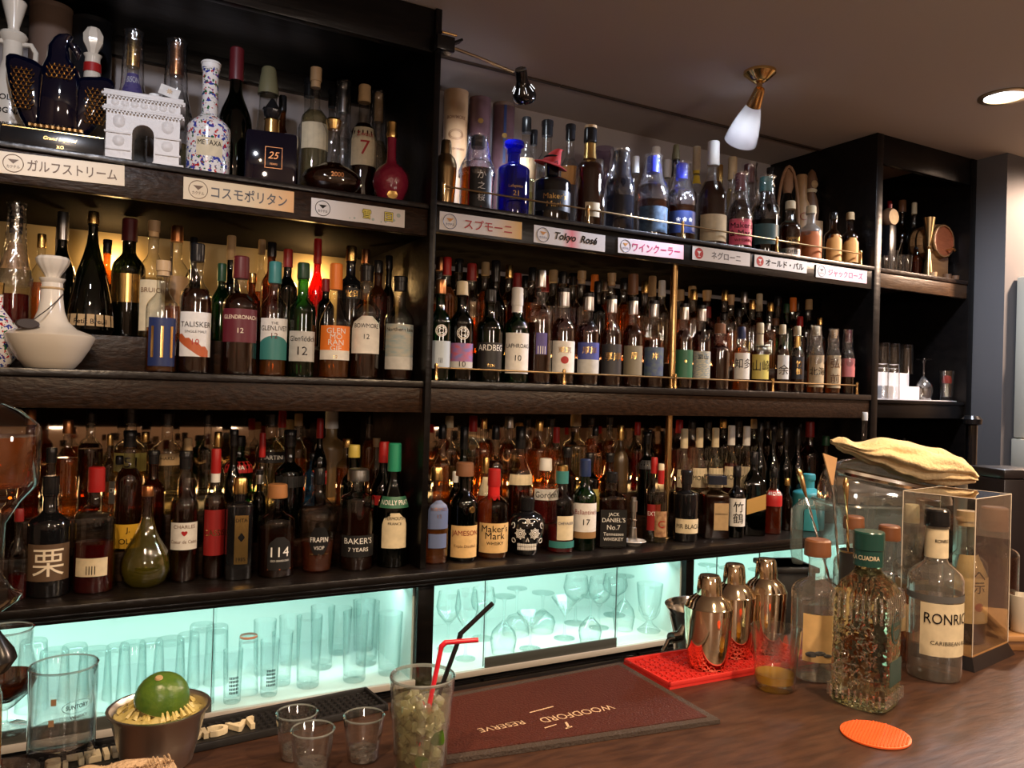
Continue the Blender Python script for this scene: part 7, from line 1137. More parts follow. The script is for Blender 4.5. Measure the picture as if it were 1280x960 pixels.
def mat_text(s, px, wmax, h, bold=.0):
    V, F = fit(s, wmax, h, bold); c, s_ = math.cos(an), math.sin(an)
    return obj('mat_lettering', ([(px[0]-.6+x*c-y*s_, px[1]-1.0+x*s_+y*c, .0076) for x, y in V], F), 'mat_print', pile, smooth=False)
mat_text('WOODFORD', (0.6667, 0.9771, 1.029), .125, .017); mat_text('RESERVE', (0.5443, 0.9849, 1.029), .085, .0135)
z_ = (0.6261, 1.012, 1.029); obj('mat_stroke', ([(z_[0]-.6+dx, z_[1]-1.0+dy, .0076) for dx, dy in ((-.022, -.004), (.022, .001), (.022, .004), (-.022, -.001))], [(0, 1, 2, 3)]), 'mat_print', pile, smooth=False)
z_ = (0.6302, 0.9508, 1.029); obj('mat_symbol', join(*[([(z_[0]-.6+dx, z_[1]-1.0+dy, .0076) for dx, dy in q], [(0, 1, 2, 3)]) for q in (((-.004, -.010), (.0, -.010), (.006, .008), (.002, .008)), ((-.008, -.012), (.004, -.010), (.004, -.007), (-.008, -.009)), ((-.034, .002), (-.012, .006), (-.012, .008), (-.034, .005)))]), 'mat_print', pile, smooth=False)
# black rubber rail mat with raised letters
t = thing('rail_mat', 'black rubber rail mat with raised cream letters along the counter edge', 'mat', (0, 1.122, CZ+.0005), .09)
x0, x1 = -.42, .42
obj('mat_tray', join(box(x0, x1, -.035, .035, 0, .003), box(x0, x1, -.040, -.035, 0, .010, .001), box(x0, x1, .035, .040, 0, .010, .001), box(x1, x1+.005, -.04, .04, 0, .010, .001)), 'rubber_black', t)
nb = []
for i in range(84):
    for j in range(6): 
        x = x0+.006+.01*i; y = -.028+.011*j
        if -.06 < x < .245 and 0 < j < 5: continue
        nb.append(xf(lathe([(.0032, .003), (.0030, .0065), (0, .007)], 6), T(x, y, 0)))
o = obj('rubber_nub', join(*nb), 'rubber_black', t); o['kind'] = 'stuff'
V, F, w_, h_ = text2d("JACK DANIEL'S", .03); k = .030/h_; kx = .255/w_
top = [(-x*kx, -y*k) for x, y in V]; n_ = len(V); V3 = [(x+.115, y, .004) for x, y in top]+[(x+.115, y, .011) for x, y in top]
edges = {}
for f in F:
    for i in range(len(f)):
        e_ = (f[i], f[(i+1) % len(f)]); edges[e_] = 1
side = [(a_, b_, b_+n_, a_+n_) for (a_, b_) in edges if (b_, a_) not in edges]
obj('raised_letters', (V3, [tuple(i+n_ for i in f) for f in F]+side), 'c_cream', t, smooth=False)
# coaster
a = (1.0238, 0.7465, 1.022)
t = thing('coaster', 'round orange ribbed silicone coaster on the bare counter', 'coaster', (a[0], a[1], CZ+.0003), .5)
obj('disc', lathe([(0, 0), (.046, 0), (.047, .001), (.047, .003), (.046, .0035), (0, .0035)], 48), 'rubber_orange', t)
rb = []
for k in range(-10, 11):
    y = k*.0042; hx = math.sqrt(max(0, .045**2-y*y))
    for q in range(int(hx*2/.0042)):
        x = -hx+.0021+q*.0042; rb.append(xf(lathe([(.0019, .0034), (.0013, .0052), (0, .0056)], 5), T(x, y, 0)))
o = obj('raised_dots', join(*rb), 'rubber_orange', t); o['kind'] = 'stuff'
# red honeycomb shaker mat
t = thing('drip_mat', 'bright red honeycomb rubber mat under the cocktail shakers', 'mat', (.8665, 1.0085, CZ+.0003), -.03)
obj('mat_base', join(box(0, .34, 0, .128, 0, .004), box(0, .34, 0, .004, .004, .012, .001), box(0, .34, .124, .128, .004, .012, .001), box(0, .004, 0, .128, .004, .012, .001), box(.336, .34, 0, .128, .004, .012, .001)), 'rubber_red', t)
hx = []
for i in range(22):
    for j in range(8):
        cx, cy = .012+i*.0152, .012+j*.0148+(.0074 if i % 2 else 0)
        if cy > .120: continue
        hx.append(xf(lathe([(.0085, .004), (.0083, .0085), (.0066, .0085), (.0064, .0045)], 6), T(cx, cy, 0)))
obj('honeycomb', join(*hx), 'rubber_red', t, smooth=False)['kind'] = 'stuff'
SH = []
for px, py, top, w_, lab in ((888, 838, 725, 57, 'polished steel cocktail shaker, frontmost on the red mat'), (934, 830, 726, 50, 'polished steel cocktail shaker, middle one on the red mat'), (966, 822, 718, 48, 'polished steel cocktail shaker with small knob, right one on the red mat')):
    SH.append(lab)
for k, (a, tp, R) in enumerate((((0.9873, 1.044, 1.029), (1.0284, 1.0853, 1.1644), .041), ((1.0718, 1.0375, 1.029), (1.1279, 1.0932, 1.1536), .0385), ((1.1282, 1.0308, 1.029), (1.1942, 1.0907, 1.1604), .038))):
    t = thing('cocktail_shaker', SH[k], 'shaker', (a[0]+(.0, .002, .020)[k], (1.052, 1.080, 1.074)[k], CZ+.0091), .3*k, 'polished cocktail shakers on the red mat'); shaker(t, R, (.158, .165, .170)[k], 'shaker_metal')
    if k == 2: obj('knob', tube([(-.038, 0, .118), (-.048, 0, .118)], .006, 10), 'shaker_metal', t)
for k, (a, lab) in enumerate((((1.312, 1.1287, 1.116), 'steel shaker cap behind the cork-stopped clear bottle'), ((1.3701, 1.0966, 1.118), 'gold-lit shaker cap right of the cork-stopped bottle'))):
    pass
# tumbler with yellow drink
a = (1.0341, 0.9431, 1.02)
t = glass('rocks_glass', 'clear tumbler with a little yellow drink before the shakers', 'glass', (a[0], a[1], CZ+.0005), .0405, .100, 'tumbler'); obj('drink', lathe([(0, .0125), (.0305, .0125), (.0320, .025), (0, .025)], 28), 'juice', t)
# ice jug, bucket and mixing glass on the low work surface
WZ = .8505
a = (1.1288, 1.4, 0.8891)
t = glass('mixing_glass', 'heavy clear mixing glass behind the red mat corner', 'glass', ((1.1194, 1.4, 0.9045)[0], 1.40, WZ), .050, (1.1237, 1.4, 0.9074)[2]-WZ, 'highball', None, False, 0, 'thin'); hm = (1.1237, 1.4, 0.9074)[2]-WZ; obj('strainer', lathe([(.016, hm*.70), (.030, hm*.93), (.035, hm*.95), (.028, hm*.90), (.015, hm*.69)], 24), 'brass', t)
c = (1.2082, 1.3012, 1.026); H = (1.2045, 1.3031, 1.0482)[2]-WZ
t = thing('wine_cooler', 'flared steel ice bucket with loop handle behind the shakers', 'bucket', (c[0], c[1], WZ), -.5)
obj('bucket_wall', lathe([(0, .003), (.050, 0), (.054, .004), (.062, H*.5), (.066, H*.72), (.078, H*.95), (.084, H), (.081, H*.995), (.064, H*.72), (.058, H*.4), (0, .02)], 40), 'steel', t)
obj('handle', tube([(-.066, -.03, H*.70), (-.085, -.045, H*.68), (-.095, -.05, H*.58), (-.090, -.048, H*.44), (-.080, -.042, H*.40)], .005, 10), 'steel', t); obj('handle_boss', tube([(-.058, -.025, H*.70), (-.078, -.04, H*.70)], .012, 14), 'steel', t)
# jug-shaped ice bin with dome, towel and bar spoons
def drop(px, py, d): return px
JX = Vector((1.5658, 1.1709, 1.1446)); JY = JX.y
ex = Vector((math.cos(-.42), math.sin(-.42), 0)); 
t = thing('ice_jug', 'large clear plastic ice jug with square handle behind the bottles', 'jug', (JX.x, JX.y, CZ+.0005), -.42)
zt = (1.5232, 1.1934, 1.2714)[2]-CZ
r_ = [(0, -.060, .080, .060), (.02, -.066, .084, .064), (zt*.5, -.082, .092, .074), (zt*.92, -.100, .104, .084), (zt, -.104, .108, .086)]
def boxloft(rows):
    V = []; n = 24
    for z, l, r, d in rows:
        for i in range(n):
            a_ = 2*PI*(i+.5)/n; c_, s_ = math.cos(a_), math.sin(a_); m_ = (abs(c_)**5+abs(s_)**5)**-.2
            V.append(((l+r)/2+(r-l)/2*c_*m_, d*s_*m_, z))
    F = [(k*n+i, k*n+(i+1) % n, (k+1)*n+(i+1) % n, (k+1)*n+i) for k in range(len(rows)-1) for i in range(n)]
    return V, F+[tuple(range(n))[::-1]]
obj('jug_wall', boxloft(r_), 'plastic', t); V, F = boxloft([(zt-.004, -.107, .111, .089), (zt, -.109, .113, .091), (zt+.004, -.107, .111, .089)]); obj('rim', (V, F[:-1]), 'plastic', t)
obj('handle', tube([(-.088, 0, zt*.96), (-.150, 0, zt*.99), (-.165, 0, zt*.93), (-.166, 0, zt*.60), (-.158, 0, zt*.34)], [.012, .013, .014, .013, .010], 10), 'plastic', t)
obj('ice_cube', join(*[xf(box(-.016, .016, -.016, .016, -.016, .016, .003), T(random.uniform(-.06, .07), random.uniform(-.05, .05), .03+random.uniform(0, .05), random.random()*3, random.random()*3, random.random()*3)) for _ in range(22)]), 'ice_clear', t)['kind'] = 'stuff'
# chrome-edged clear dome lying on the jug
dh = (1.5229, 1.1926, 1.3889)[2]-CZ-zt
t2 = thing('dome_lid', 'clear domed lid with bright steel band resting on the ice jug', 'lid', (JX.x+.02, JX.y-.005, CZ+zt+.0052), -.42)
V = []; F = []; nu, nv = 26, 14
for i in range(nu+1):
    for j in range(nv+1):
        a_ = PI*i/nu; b_ = PI*j/nv
        V.append((-.125+.28*(1-math.cos(a_))/2, -.085*math.cos(b_)*max(0, math.sin(a_))**.5, dh*math.sin(b_)*max(0, math.sin(a_))**.45*(1.0-.45*(i/nu))))
for i in range(nu):
    for j in range(nv): q0 = i*(nv+1)+j; F.append((q0, q0+1, q0+nv+2, q0+nv+1))
obj('dome', (V, F), 'dome_plastic', t2)
obj('steel_band', tube([(-.120+.26*k/12, -.087*max(0, math.sin(PI*(k+.6)/13.2))**.5, dh*(.60-.035*k)) for k in range(13)], [.002]+[.009]*11+[.002], 8), 'steel', t2)
# towel
T0 = Vector((1.4701, 1.1989, 1.3995)); T1 = Vector((1.6991, 1.027, 1.3348))
ux = (T1-T0); Ln = ux.length; 
tw = thing('bar_towel', 'folded yellow-cream towel draped over the clear dome lid', 'towel', (T0.x, T0.y, T0.z+.006), 0)
uh = Vector((ux.x, ux.y, 0)).normalized(); vh = Vector((-uh.y, uh.x, 0))
def towel(i, j, nu, nv):
    u = i/nu; a_ = 2*PI*j/nv; topz = [(.0, .004), (.08, .012), (.16, .004), (.35, .012), (.55, .008), (.75, -.006), (.9, -.022), (1, -.048)]
    def itp(tb):
        for (a0, b0), (a1, b1) in zip(tb, tb[1:]):
            if a0 <= u <= a1: q = (u-a0)/(a1-a0); q = q*q*(3-2*q); return b0+(b1-b0)*q
        return tb[-1][1]
    zt_ = itp(topz); zb_ = itp([(0, -.004), (.1, -.022), (.3, -.048), (.5, -.072), (.62, -.086), (.8, -.084), (1, -.076)])
    wd = itp([(0, .012), (.1, .045), (.3, .062), (.7, .068), (.93, .055), (1, .03)])
    c_, s_ = math.cos(a_), math.sin(a_); zc, hh = (zt_+zb_)/2, (zt_-zb_)/2
    fold = .0022*math.sin(3*a_+u*7)+.0026*math.sin(7*a_-u*6+1)+.0014*math.sin(11*a_+u*13)-.009*max(0, math.cos(a_+2.45+u*.5))**40-.008*max(0, math.cos(a_+1.9+u*.4))**50-.007*max(0, math.cos(a_-4.0+u*.8))**60
    crease = -.006*max(0, math.cos(a_*2.0-u*4.2-.8))**6-.005*max(0, math.cos(a_*3.0+u*5.0+2.2))**8
    k_ = 1+(fold+crease)/.05
    return uh*(u*Ln)+vh*(wd*c_*k_)+Vector((0, 0, zc+hh*s_*k_+.002*math.sin(u*15+a_)*(s_ > 0)))
nu, nv = 64, 72
V = [towel(i, j, nu, nv) for i in range(nu+1) for j in range(nv)]
F = [(i*nv+j, i*nv+(j+1) % nv, (i+1)*nv+(j+1) % nv, (i+1)*nv+j) for i in range(nu) for j in range(nv)]+[tuple(range(nv))[::-1], tuple(range(nu*nv, (nu+1)*nv))]
obj('terry_cloth', (V, F), 'towel', tw, ang=80)
hem = []
for off in (-.7, -1.05): hem.append(tube([towel(i, (off*nv/(2*PI)) % nv, nu, nv)+Vector((0, -.001, 0)) for i in range(3, 40)], .0024, 6))
obj('towel_hem', join(*hem), 'towel', tw)
# bar spoons in a black holder
hb = (1.2274, 0.9467, 1.1518)
t = thing('utensil_holder', 'black cup holding the bar spoons behind the green-capped bottle', 'holder', (hb[0], hb[1], CZ+.0005)); hz = (1.2251, 0.9473, 1.2327)[2]-CZ
obj('cup_wall', lathe([(0, .002), (.022, 0), (.023, .004), (.024, hz), (.0225, hz), (.021, .006), (0, .006)], 24), 'rubber_black', t); obj('cup_rim', lathe([(.0245, hz-.003), (.0250, hz), (.0225, hz)], 24), 'old_brass', t)
for k, (a, lab, kind) in enumerate((((1.1685, 1.0232, 1.3712), 'twisted steel bar spoon leaning far left, teardrop end up', 'drop'), ((1.2523, 1.0223, 1.3904), 'twisted bar tool with a flat tan blade end', 'blade'), ((1.2272, 0.9679, 1.3595), 'short bronze twisted bar spoon, right of three', 'drop'))):
    base = Vector((hb[0]+(.010, .0, -.006)[k], hb[1]+(.004, .010, -.008)[k], CZ+.010)); e = Vector(a)-base
    t = thing('bar_spoon', lab, 'spoon', tuple(base), group='bar spoons in the black cup')
    n_ = 40; hl = []
    s_ = e.cross(Vector((0, 1, 0))).normalized(); t_ = s_.cross(e).normalized()
    for ph in (0, PI): hl.append(tube([e*(i/n_*.86)+(s_*math.cos(i*.9+ph)+t_*math.sin(i*.9+ph))*.0013 for i in range(n_+1)], .0013, 5))
    obj('twisted_shaft', join(*hl), 'brass' if k == 2 else 'steel', t)
    if kind == 'drop': obj('end_knob', tube([e*.85, e*.90, e*.95, e*.985, e], [.0018, .0040, .0055, .0045, .0015], 10), 'brass', t)
    else:
        w2 = s_*.019; obj('blade', ([e*.86-s_*.002, e*.86+s_*.002, e*1.02+w2, e*1.0-w2, e*.86-s_*.002+t_*.003, e*.86+s_*.002+t_*.003, e*1.02+w2+t_*.002, e*1.0-w2+t_*.002], [(0, 1, 2, 3), (7, 6, 5, 4), (0, 4, 5, 1), (1, 5, 6, 2), (2, 6, 7, 3), (3, 7, 4, 0)]), 'tube_tan', t, smooth=False)
# black bin edge behind
a = (1.3631, 1.192, 1.1085)
t = thing('waste_bin', 'black plastic bin edge behind the clear cork-stopped bottle', 'bin', (a[0]+.03, a[1]+.062, WZ), -.35); H = (1.3623, 1.1922, 1.1357)[2]-WZ
obj('bin_wall', join(box(-.04, .05, -.05, .05, 0, H, .004), box(-.046, .056, -.056, .056, H-.012, H, .003)), 'rubber_black', t)
# ------------------------------------------------------------------ counter bottles
def lab_(z0, z1, col, *tx, **k): return dict(z0=z0, z1=z1, col=col, t=tx, **k)
a = (1.1444, 0.9455, 1.02)
t = bottle(a[0], a[1]+.01, CZ+.0005, .0415, .236, -.78, 'rd', 'clr_lit', 'wat', 'stop', 'gin_bottle', 'clear round-shouldered bottle with cork and plain cream label, nearest the tumbler', 'bottle', None, True, .75, dict(lab=lab_(.035, .115, 'cream2', w=.62, off=.1), hs=.60, hn=.73, hc=.88, rn=.34))
for k in range(3): obj('ink_wash', xf(lathe([(0, .0007), (.009-.002*k, .0005), (.010-.002*k, 0)], 12), T(.0+.012*k-.008, -.0425+.001*abs(k-1), .048+.003*(k % 2), PI/2, 0, .1*k) @ Matrix.Diagonal((1.2, .5, 1, 1))), 'c_grey', t)
a = (1.1189, 0.83, 1.02)
t = thing('tequila_bottle', 'square ribbed glass tequila bottle with dark green cap, front right', 'bottle', (a[0], a[1]+.006, CZ+.0005), -1.26)
R = .047; H = .272
pf = [(0, .012), (R*.85, 0), (R*.97, .004), (R, .014), (R, .165), (R*.97, .178), (R*.82, .192), (R*.55, .202), (.021, .208), (.019, .214), (.019, .232)]
gb = obj('glass_body', lathe(pf+[(0, .232)], 32, 1, R, .019, 5), 'heavy_glass', t)
rb = []
for s in range(4):
    for k in range(-4, 5):
        for z0, z1 in ((.138, .168), (.012, .030)):
            rb.append(xf(tube([(k*.0092, -R*.935, z0), (k*.0092, -R*.935, z1), (k*.0092*.95, -R*.90, z1+.010) if z0 > .1 else (k*.0092, -R*.935, z1)], .0022, 6), T(0, 0, 0, 0, 0, s*PI/2)))
obj('moulded_rib', join(*rb), 'crystal', gb)['kind'] = 'stuff'; 
rb = [tube([(x, -R*.938, z), (x+.008*math.cos(a_), -R*.938, z+.008*math.sin(a_))], .0012, 5) for x, z, a_ in [(random.uniform(-.036, .028), random.uniform(.035, .130), random.uniform(0, PI)) for _ in range(120)]]
obj('moulded_pattern', join(*rb), 'crystal', gb)['kind'] = 'stuff'
cp = obj('cap', lathe([(.0225, .218), (.0225, .243), (.0235, .244), (.0235, H-.002), (.022, H), (0, H)], 32), 'c_teal_d2', t) if pm('c_teal_d2', (.012, .055, .045), .25) else None
V, F = fit('ALA CUADRA', .05, .007); obj('cap_lettering', ([(.0229*math.sin(x/.0225), -.0229*math.cos(x/.0225), .232+y) for x, y in V], F), 'c_cream', cp, smooth=False)
def side(vf): return [Vector((R*.938, x, z)) for x, z in vf[0]], vf[1]
lb = obj('round_label', xf(lathe([(0, .0012), (.020, .0012), (.021, 0)], 28), T(R*.93, 0, .128, 0, PI/2) @ Matrix.Diagonal((1.25, 1, 1, 1))), 'c_teal_d2', t)
obj('square_label', box(R*.93, R*.945, -.024, .028, .040, .078), 'c_teal_d2', t, smooth=False)
ring = torus(.016, .0008, (0, 0, 0), 24); obj('label_ring', ([(R*.93+.0016, v[0], .128+v[2]*1.25) for v in ring[0]], ring[1]), 'gold', lb)
V, F = fit('BLANCO', .024, .006); obj('lettering', ([(R*.93+.0018, x, .128+y) for x, y in V], F), 'gold', lb, smooth=False)
a = (1.3431, 0.8598, 1.02)
t = bottle(a[0], a[1]+.008, CZ+.0005, .0445, .292, -.30, 'wh', 'clr_lit', 'wat', 'k', 'rum_bottle', 'clear rum bottle with black cap, white neck label and bold black lettering', 'bottle', None, True, .55, dict(hs=.56, hn=.70, rn=.40, hc=.90, lab=lab_(.045, .135, 'cream', ('RONRICO', .72, .26, 'k'), ('CARIBBEAN RUM', .26, .08, 'k'), w=.95)))
nl = obj('neck_label', lathe([(.0190, .208), (.0184, .258)], 24), 'c_cream', t); V, F = fit('RONRICO', .030, .010); obj('lettering', ([(.0194*math.sin(x/.0188), -.0194*math.cos(x/.0188), .238+y) for x, y in V], F), 'c_k', nl, smooth=False)
obj('label_strip', lathe([(.0455, .137), (.0455, .148)], 28), 'c_grey', t)
a = (1.5141, 0.9129, 1.02)
bottle(a[0]+.002, a[1]+.008, CZ+.0265, .0385, (1.4757, 0.8995, 1.2942)[2]-CZ-.0265, -.35, 'wh', 'clr', 'dam', 'cork', 'whisky_bottle', 'whisky bottle with gold cap and roof-mark label inside the acrylic case', 'bottle', None, True, .6, dict(hs=.55, hn=.70, rn=.38, hc=.88, lab=lab_(.04, .165, 'cream2', ('へ', .72, .14, 'k'), ('示', .54, .18, 'k'), ('●', .25, .14, 'rust'), w=.9)))
# two cork-stopped bottles and a glass-stoppered bottle behind
for px, d, R, H, lab, st, lq, e in (
    ((1.3645, 1.0544, 1.0572), 1.52, .036, .250, 'clear cork-stopped bottle half hidden behind the green-capped bottle', 'rd', 'wat', dict(hs=.6, hn=.74, hc=.90)),
    ((1.35, 0.9651, 1.083), 1.46, .036, .247, 'amber cork-stopped bottle between green-capped and rum bottles', 'rd', 'amb', dict(hs=.6, hn=.74, hc=.89, lab=lab_(.06, .11, 'kraft', w=.7))),
    ((1.5243, 1.0405, 1.0424), 1.60, .034, .268, 'clear bottle with round glass stopper and small neck label', 'rd', 'redamb', dict(hs=.5, hn=.62, hc=.86, rn=.38, lab=lab_(.05, .12, 'kraft', ('●', .6, .3, 'k'), w=.9)))):
    b = bottle(px[0], px[1], CZ+.0005, R, H, -.7, st, 'clr' if lq != 'wat' else 'clr_lit', lq, 'stop' if d != 1.60 else 'cream', 'spirit_bottle', lab, 'bottle', None, True, .7, e)
a = (1.6683, 0.9548, 1.0651)
zw = (1.6485, 0.943, 1.051)[2]
t = bottle(a[0], a[1], zw+.0005, .046, (1.6619, 0.9565, 1.2881)[2]-zw, -.9, 'rd', 'clr', 'dam', 'stop', 'whisky_bottle', 'dark whisky bottle with broad brown stopper standing on the wooden block', 'bottle', None, True, .85, dict(hs=.58, hn=.70, hc=.80, rn=.36))
# acrylic display case
F_, R_ = Vector((1.434, .854)), Vector((1.590, .879)); dv = Vector((-.022, .128)); 
t = thing('display_case', 'tall clear acrylic display case with dark base around a whisky bottle', 'case', (F_.x, F_.y, CZ+.0003))
ch = (1.4341, 0.8674, 1.3257)[2]-CZ
def slab(a, b, c, d, z0, z1): return [(q.x-F_.x, q.y-F_.y, z) for z in (z0, z1) for q in (a, b, c, d)], [(3, 2, 1, 0), (4, 5, 6, 7), (0, 1, 5, 4), (1, 2, 6, 5), (2, 3, 7, 6), (3, 0, 4, 7)]
A_, B_, C_, D__ = F_, R_, R_+dv, F_+dv
def pane(p, q, z0, z1, n=.0015):
    d = (q-p).normalized(); nn = Vector((-d.y, d.x))*n; return slab(p, q, q+nn, p+nn, z0, z1)
c_ = (A_+B_+C_+D__)/4
base = [A_+(A_-c_)*.14, B_+(B_-c_)*.14, C_+(C_-c_)*.14, D__+(D__-c_)*.14]
V = [(q.x-F_.x, q.y-F_.y, 0) for q in base]+[(q.x-F_.x, q.y-F_.y, .022) for q in (A_, B_, C_, D__)]
obj('case_base', (V, [(3, 2, 1, 0), (4, 5, 6, 7), (0, 1, 5, 4), (1, 2, 6, 5), (2, 3, 7, 6), (3, 0, 4, 7)]), 'box_dark', t, smooth=False)
obj('case_floor', slab(A_, B_, C_, D__, .0222, .0255), 'wood_light', t, smooth=False)
for p, q in ((A_, B_), (B_, C_), (C_, D__), (D__, A_)): obj('acrylic_pane', pane(p, q, .026, ch), 'acrylic', t, smooth=False)
obj('acrylic_lid', slab(A_, B_, C_, D__, ch, ch+.002), 'acrylic', t, smooth=False)
pm('edge_bright', (.75, .66, .55), .25)
obj('pane_edge', join(*[tube([(p.x-F_.x, p.y-F_.y, .024), (p.x-F_.x, p.y-F_.y, ch+.001)], .0009, 6) for p in (A_, B_, C_, D__)]+[tube([(p.x-F_.x, p.y-F_.y, ch+.0015), (q.x-F_.x, q.y-F_.y, ch+.0015)], .0009, 6) for p, q in ((A_, B_), (B_, C_), (C_, D__), (D__, A_))]), 'edge_bright', t)
# wooden block, cups, dark box
a = (1.6805, 0.9256, 1.0229)
t = thing('wooden_block', 'warm-toned wooden serving block at the right edge of the counter', 'block', (a[0]+.03, a[1]-.005, CZ+.0003), -.45); bz = zw-CZ-.0003
obj('block_top', box(-.10, .16, -.075, .10, bz*.62, bz, .002), 'wood_light', t); obj('block_base', box(-.095, .155, -.07, .095, 0, bz*.61, .002), 'wood_mid', t)
a = (1.6579, 0.8921, 1.0511)
t = thing('cup_stack', 'cream ceramic beaker on the wooden block at the frame edge', 'cup', (a[0]+.004, a[1], zw+.0004)); H = (1.6558, 0.8927, 1.1238)[2]-zw
obj('cup_wall', lathe([(0, 0), (.018, 0), (.020, .003), (.025, H), (.023, H), (.018, .006), (0, .005)], 24), 'ceramic_white', t); obj('foot_ring', lathe([(.0195, 0), (.0205, .003)], 24), 'c_tan', t)
a = (1.9727, 1.1068, 1.0108); H = (1.926, 1.1299, 1.3473)[2]-CZ
t = thing('presentation_box', 'tall dark presentation box with small brass latch, far right', 'box', (a[0]+.01, a[1], CZ+.0003), -.28)
obj('box_body', box(-.062, .055, -.055, .055, 0, H*.93, .003), 'box_dark', t); obj('box_lid', box(-.063, .056, -.056, .056, H*.935, H, .003), 'box_dark', t); obj('latch', join(torus(.008, .002, (.03, -.058, H*.76), 14), box(.022, .038, -.0575, -.055, H*.72, H*.80)), 'brass', t)
a = (1.9763, 1.194, 1.2879)
t = thing('brass_urn', 'small brass-knobbed steel urn between towel and dark box', 'urn', (a[0], a[1], CZ+.0003)); H = (1.9749, 1.1944, 1.3379)[2]-CZ
obj('urn_body', lathe([(0, 0), (.03, 0), (.034, .01), (.034, H*.82), (.030, H*.9), (.024, H*.92)], 24), 'steel_brushed', t); obj('urn_lid', lathe([(.032, H*.90), (.02, H*.96), (.008, H*.98), (.01, H), (0, H)], 24), 'brass', t)
# black capped pipe near the bay
a = (2.9833, 1.8, 1.4517)
t = thing('pipe_post', 'black upright pipe with rounded shiny cap in front of the grey wall', 'post', (a[0], a[1], 0)); H = a[2]
obj('pipe', lathe([(0, 0), (.020, 0), (.020, H-.02)], 24), 'blk', t); obj('pipe_cap', lathe([(.020, H-.035), (.034, H-.030), (.035, H-.012), (.026, H), (0, H+.003)], 28), 'c_k', t)
# cream air unit on the right wall
a = (3.357, 1.868, 2.0203); b = (3.3736, 1.868, 1.2304)
t = thing('air_unit', 'tall cream appliance cabinet with grille and curved handle at the right edge', 'appliance', (b[0], 1.865, b[2]))
H = a[2]-b[2]; obj('housing', join(box(0, .40, -.05, 0, H*.17, H, .006)), 'ac_cream', t); obj('lower_box', box(-.012, .40, -.055, 0, 0, H*.165, .004), 'ac_cream', t); obj('slot', box(.03, .16, -.0562, -.055, H*.11, H*.12), 'c_k', t, smooth=False)
obj('grille', box(.045, .36, -.0515, -.0498, H*.22, H*.93), 'ac_grille', t, smooth=False)
for k in range(26): obj('grille_slat', box(.045, .36, -.0545, -.0518, H*.23+k*H*.027, H*.23+k*H*.027+.006), 'ac_cream' if False else 'ac_grille', t, smooth=False)
obj('handle', tube([(.018, -.054, H*.70), (.020, -.070, H*.66), (.034, -.078, H*.60), (.034, -.076, H*.54), (.022, -.068, H*.49), (.012, -.056, H*.47)], [.005, .009, .011, .012, .010, .006], 10), 'ceramic_white', t)

# ------------------------------------------------------------------ foreground left
a = Vector((0.3974, 0.927, 1.0262)); zt = (0.3941, 0.9278, 1.1402)[2]; H = zt-CZ-.0005
t = thing('highball_glass', 'minty iced highball glass holding red and black straws, centre foreground', 'glass', (a.x, a.y, CZ+.0005)); R = .0405
obj('glass_wall', lathe([(0, .004), (R*.78, 0), (R*.82, .004), (R*.85, H*.35), (R*.97, H*.82), (R*1.0, H*.97), (R*.99, H), (R*.955, H), (R*.93, H*.97), (R*.92, H*.82), (R*.80, H*.35), (R*.76, .012), (0, .010)], 40), 'thin', t)
obj('glass_rim', lathe([(R*1.0, H-.003), (R*1.015, H-.0005), (R*.995, H+.001), (R*.955, H), (R*.94, H-.003)], 40), 'rim_glass', t) 
obj('drink', lathe([(0, .0125), (R*.75, .013), (R*.79, H*.35), (R*.90, H*.74), (0, H*.74)], 32), 'drink_liq', t) if glassm('drink_liq', (.95, .95, .80), (.75, .74, .50), dif=.14, dcol=(.85, .83, .55), k=.7) else 0
obj('crushed_ice', join(*[xf(box(-.0062, .0062, -.0045, .0045, -.005, .005, .0015), T((R*.62)*random.random()**.5*math.cos(b_), (R*.62)*random.random()**.5*math.sin(b_), .018+random.random()*(H*.76-.018), random.random()*3, random.random()*3, random.random()*3)) for b_ in [random.random()*2*PI for _ in range(210)]]), 'ice_clear', t)['kind'] = 'stuff'
def leaf(c, ang, s):
    V = []; n_ = 8
    for i in range(n_+1):
        u = i/n_; w_ = math.sin(PI*u**.8)*.38*s; z = .1*s*math.sin(PI*u)
        V += [(-w_, u*s, z), (0, u*s, z-.05*s), (w_, u*s, z)]
    F = [(3*i+k, 3*i+k+1, 3*i+4+k, 3*i+3+k) for i in range(n_) for k in (0, 1)]
    return xf((V, F), T(c[0], c[1], c[2], PI/2+.2, ang, -.4))
for c_, an, s_ in (((.006, -.025, H*.34), .5, .024), ((-.002, -.022, H*.12), -.6, .022)): obj('mint_leaf', leaf(c_, an, s_), 'leaf', t)
def straw(name, lab, pts, mat):
    P = [Vector(p) for p in pts]; base = P[0]; t = thing(name, lab, 'straw', tuple(base)); P = [p-base for p in P]
    obj('stem', tube([P[0], P[1]], .0030, 12), mat, t); obj('bendy_joint', tube([P[1], P[1]+(P[1]-P[0]).normalized()*.004, P[2]-(P[3]-P[2]).normalized()*.002, P[2]], [.0031, .0034, .0034, .0031], 12), mat, t); obj('mouthpiece', tube([P[2], P[3]], .0030, 12), mat, t)
straw('drinking_straw', 'red bendy straw bent to the right in the iced drink', ((0.3873, 0.9154, 1.0292), (0.4097, 0.9018, 1.1778), (0.4163, 0.898, 1.1869), (0.4499, 0.8794, 1.191)), 'straw_red')
straw('drinking_straw', 'black straw with a kink leaning up and right in the iced drink', ((0.4095, 0.9336, 1.0744), (0.4409, 0.9153, 1.1838), (0.4433, 0.9139, 1.191), (0.4768, 0.8951, 1.2296)), 'straw_black')
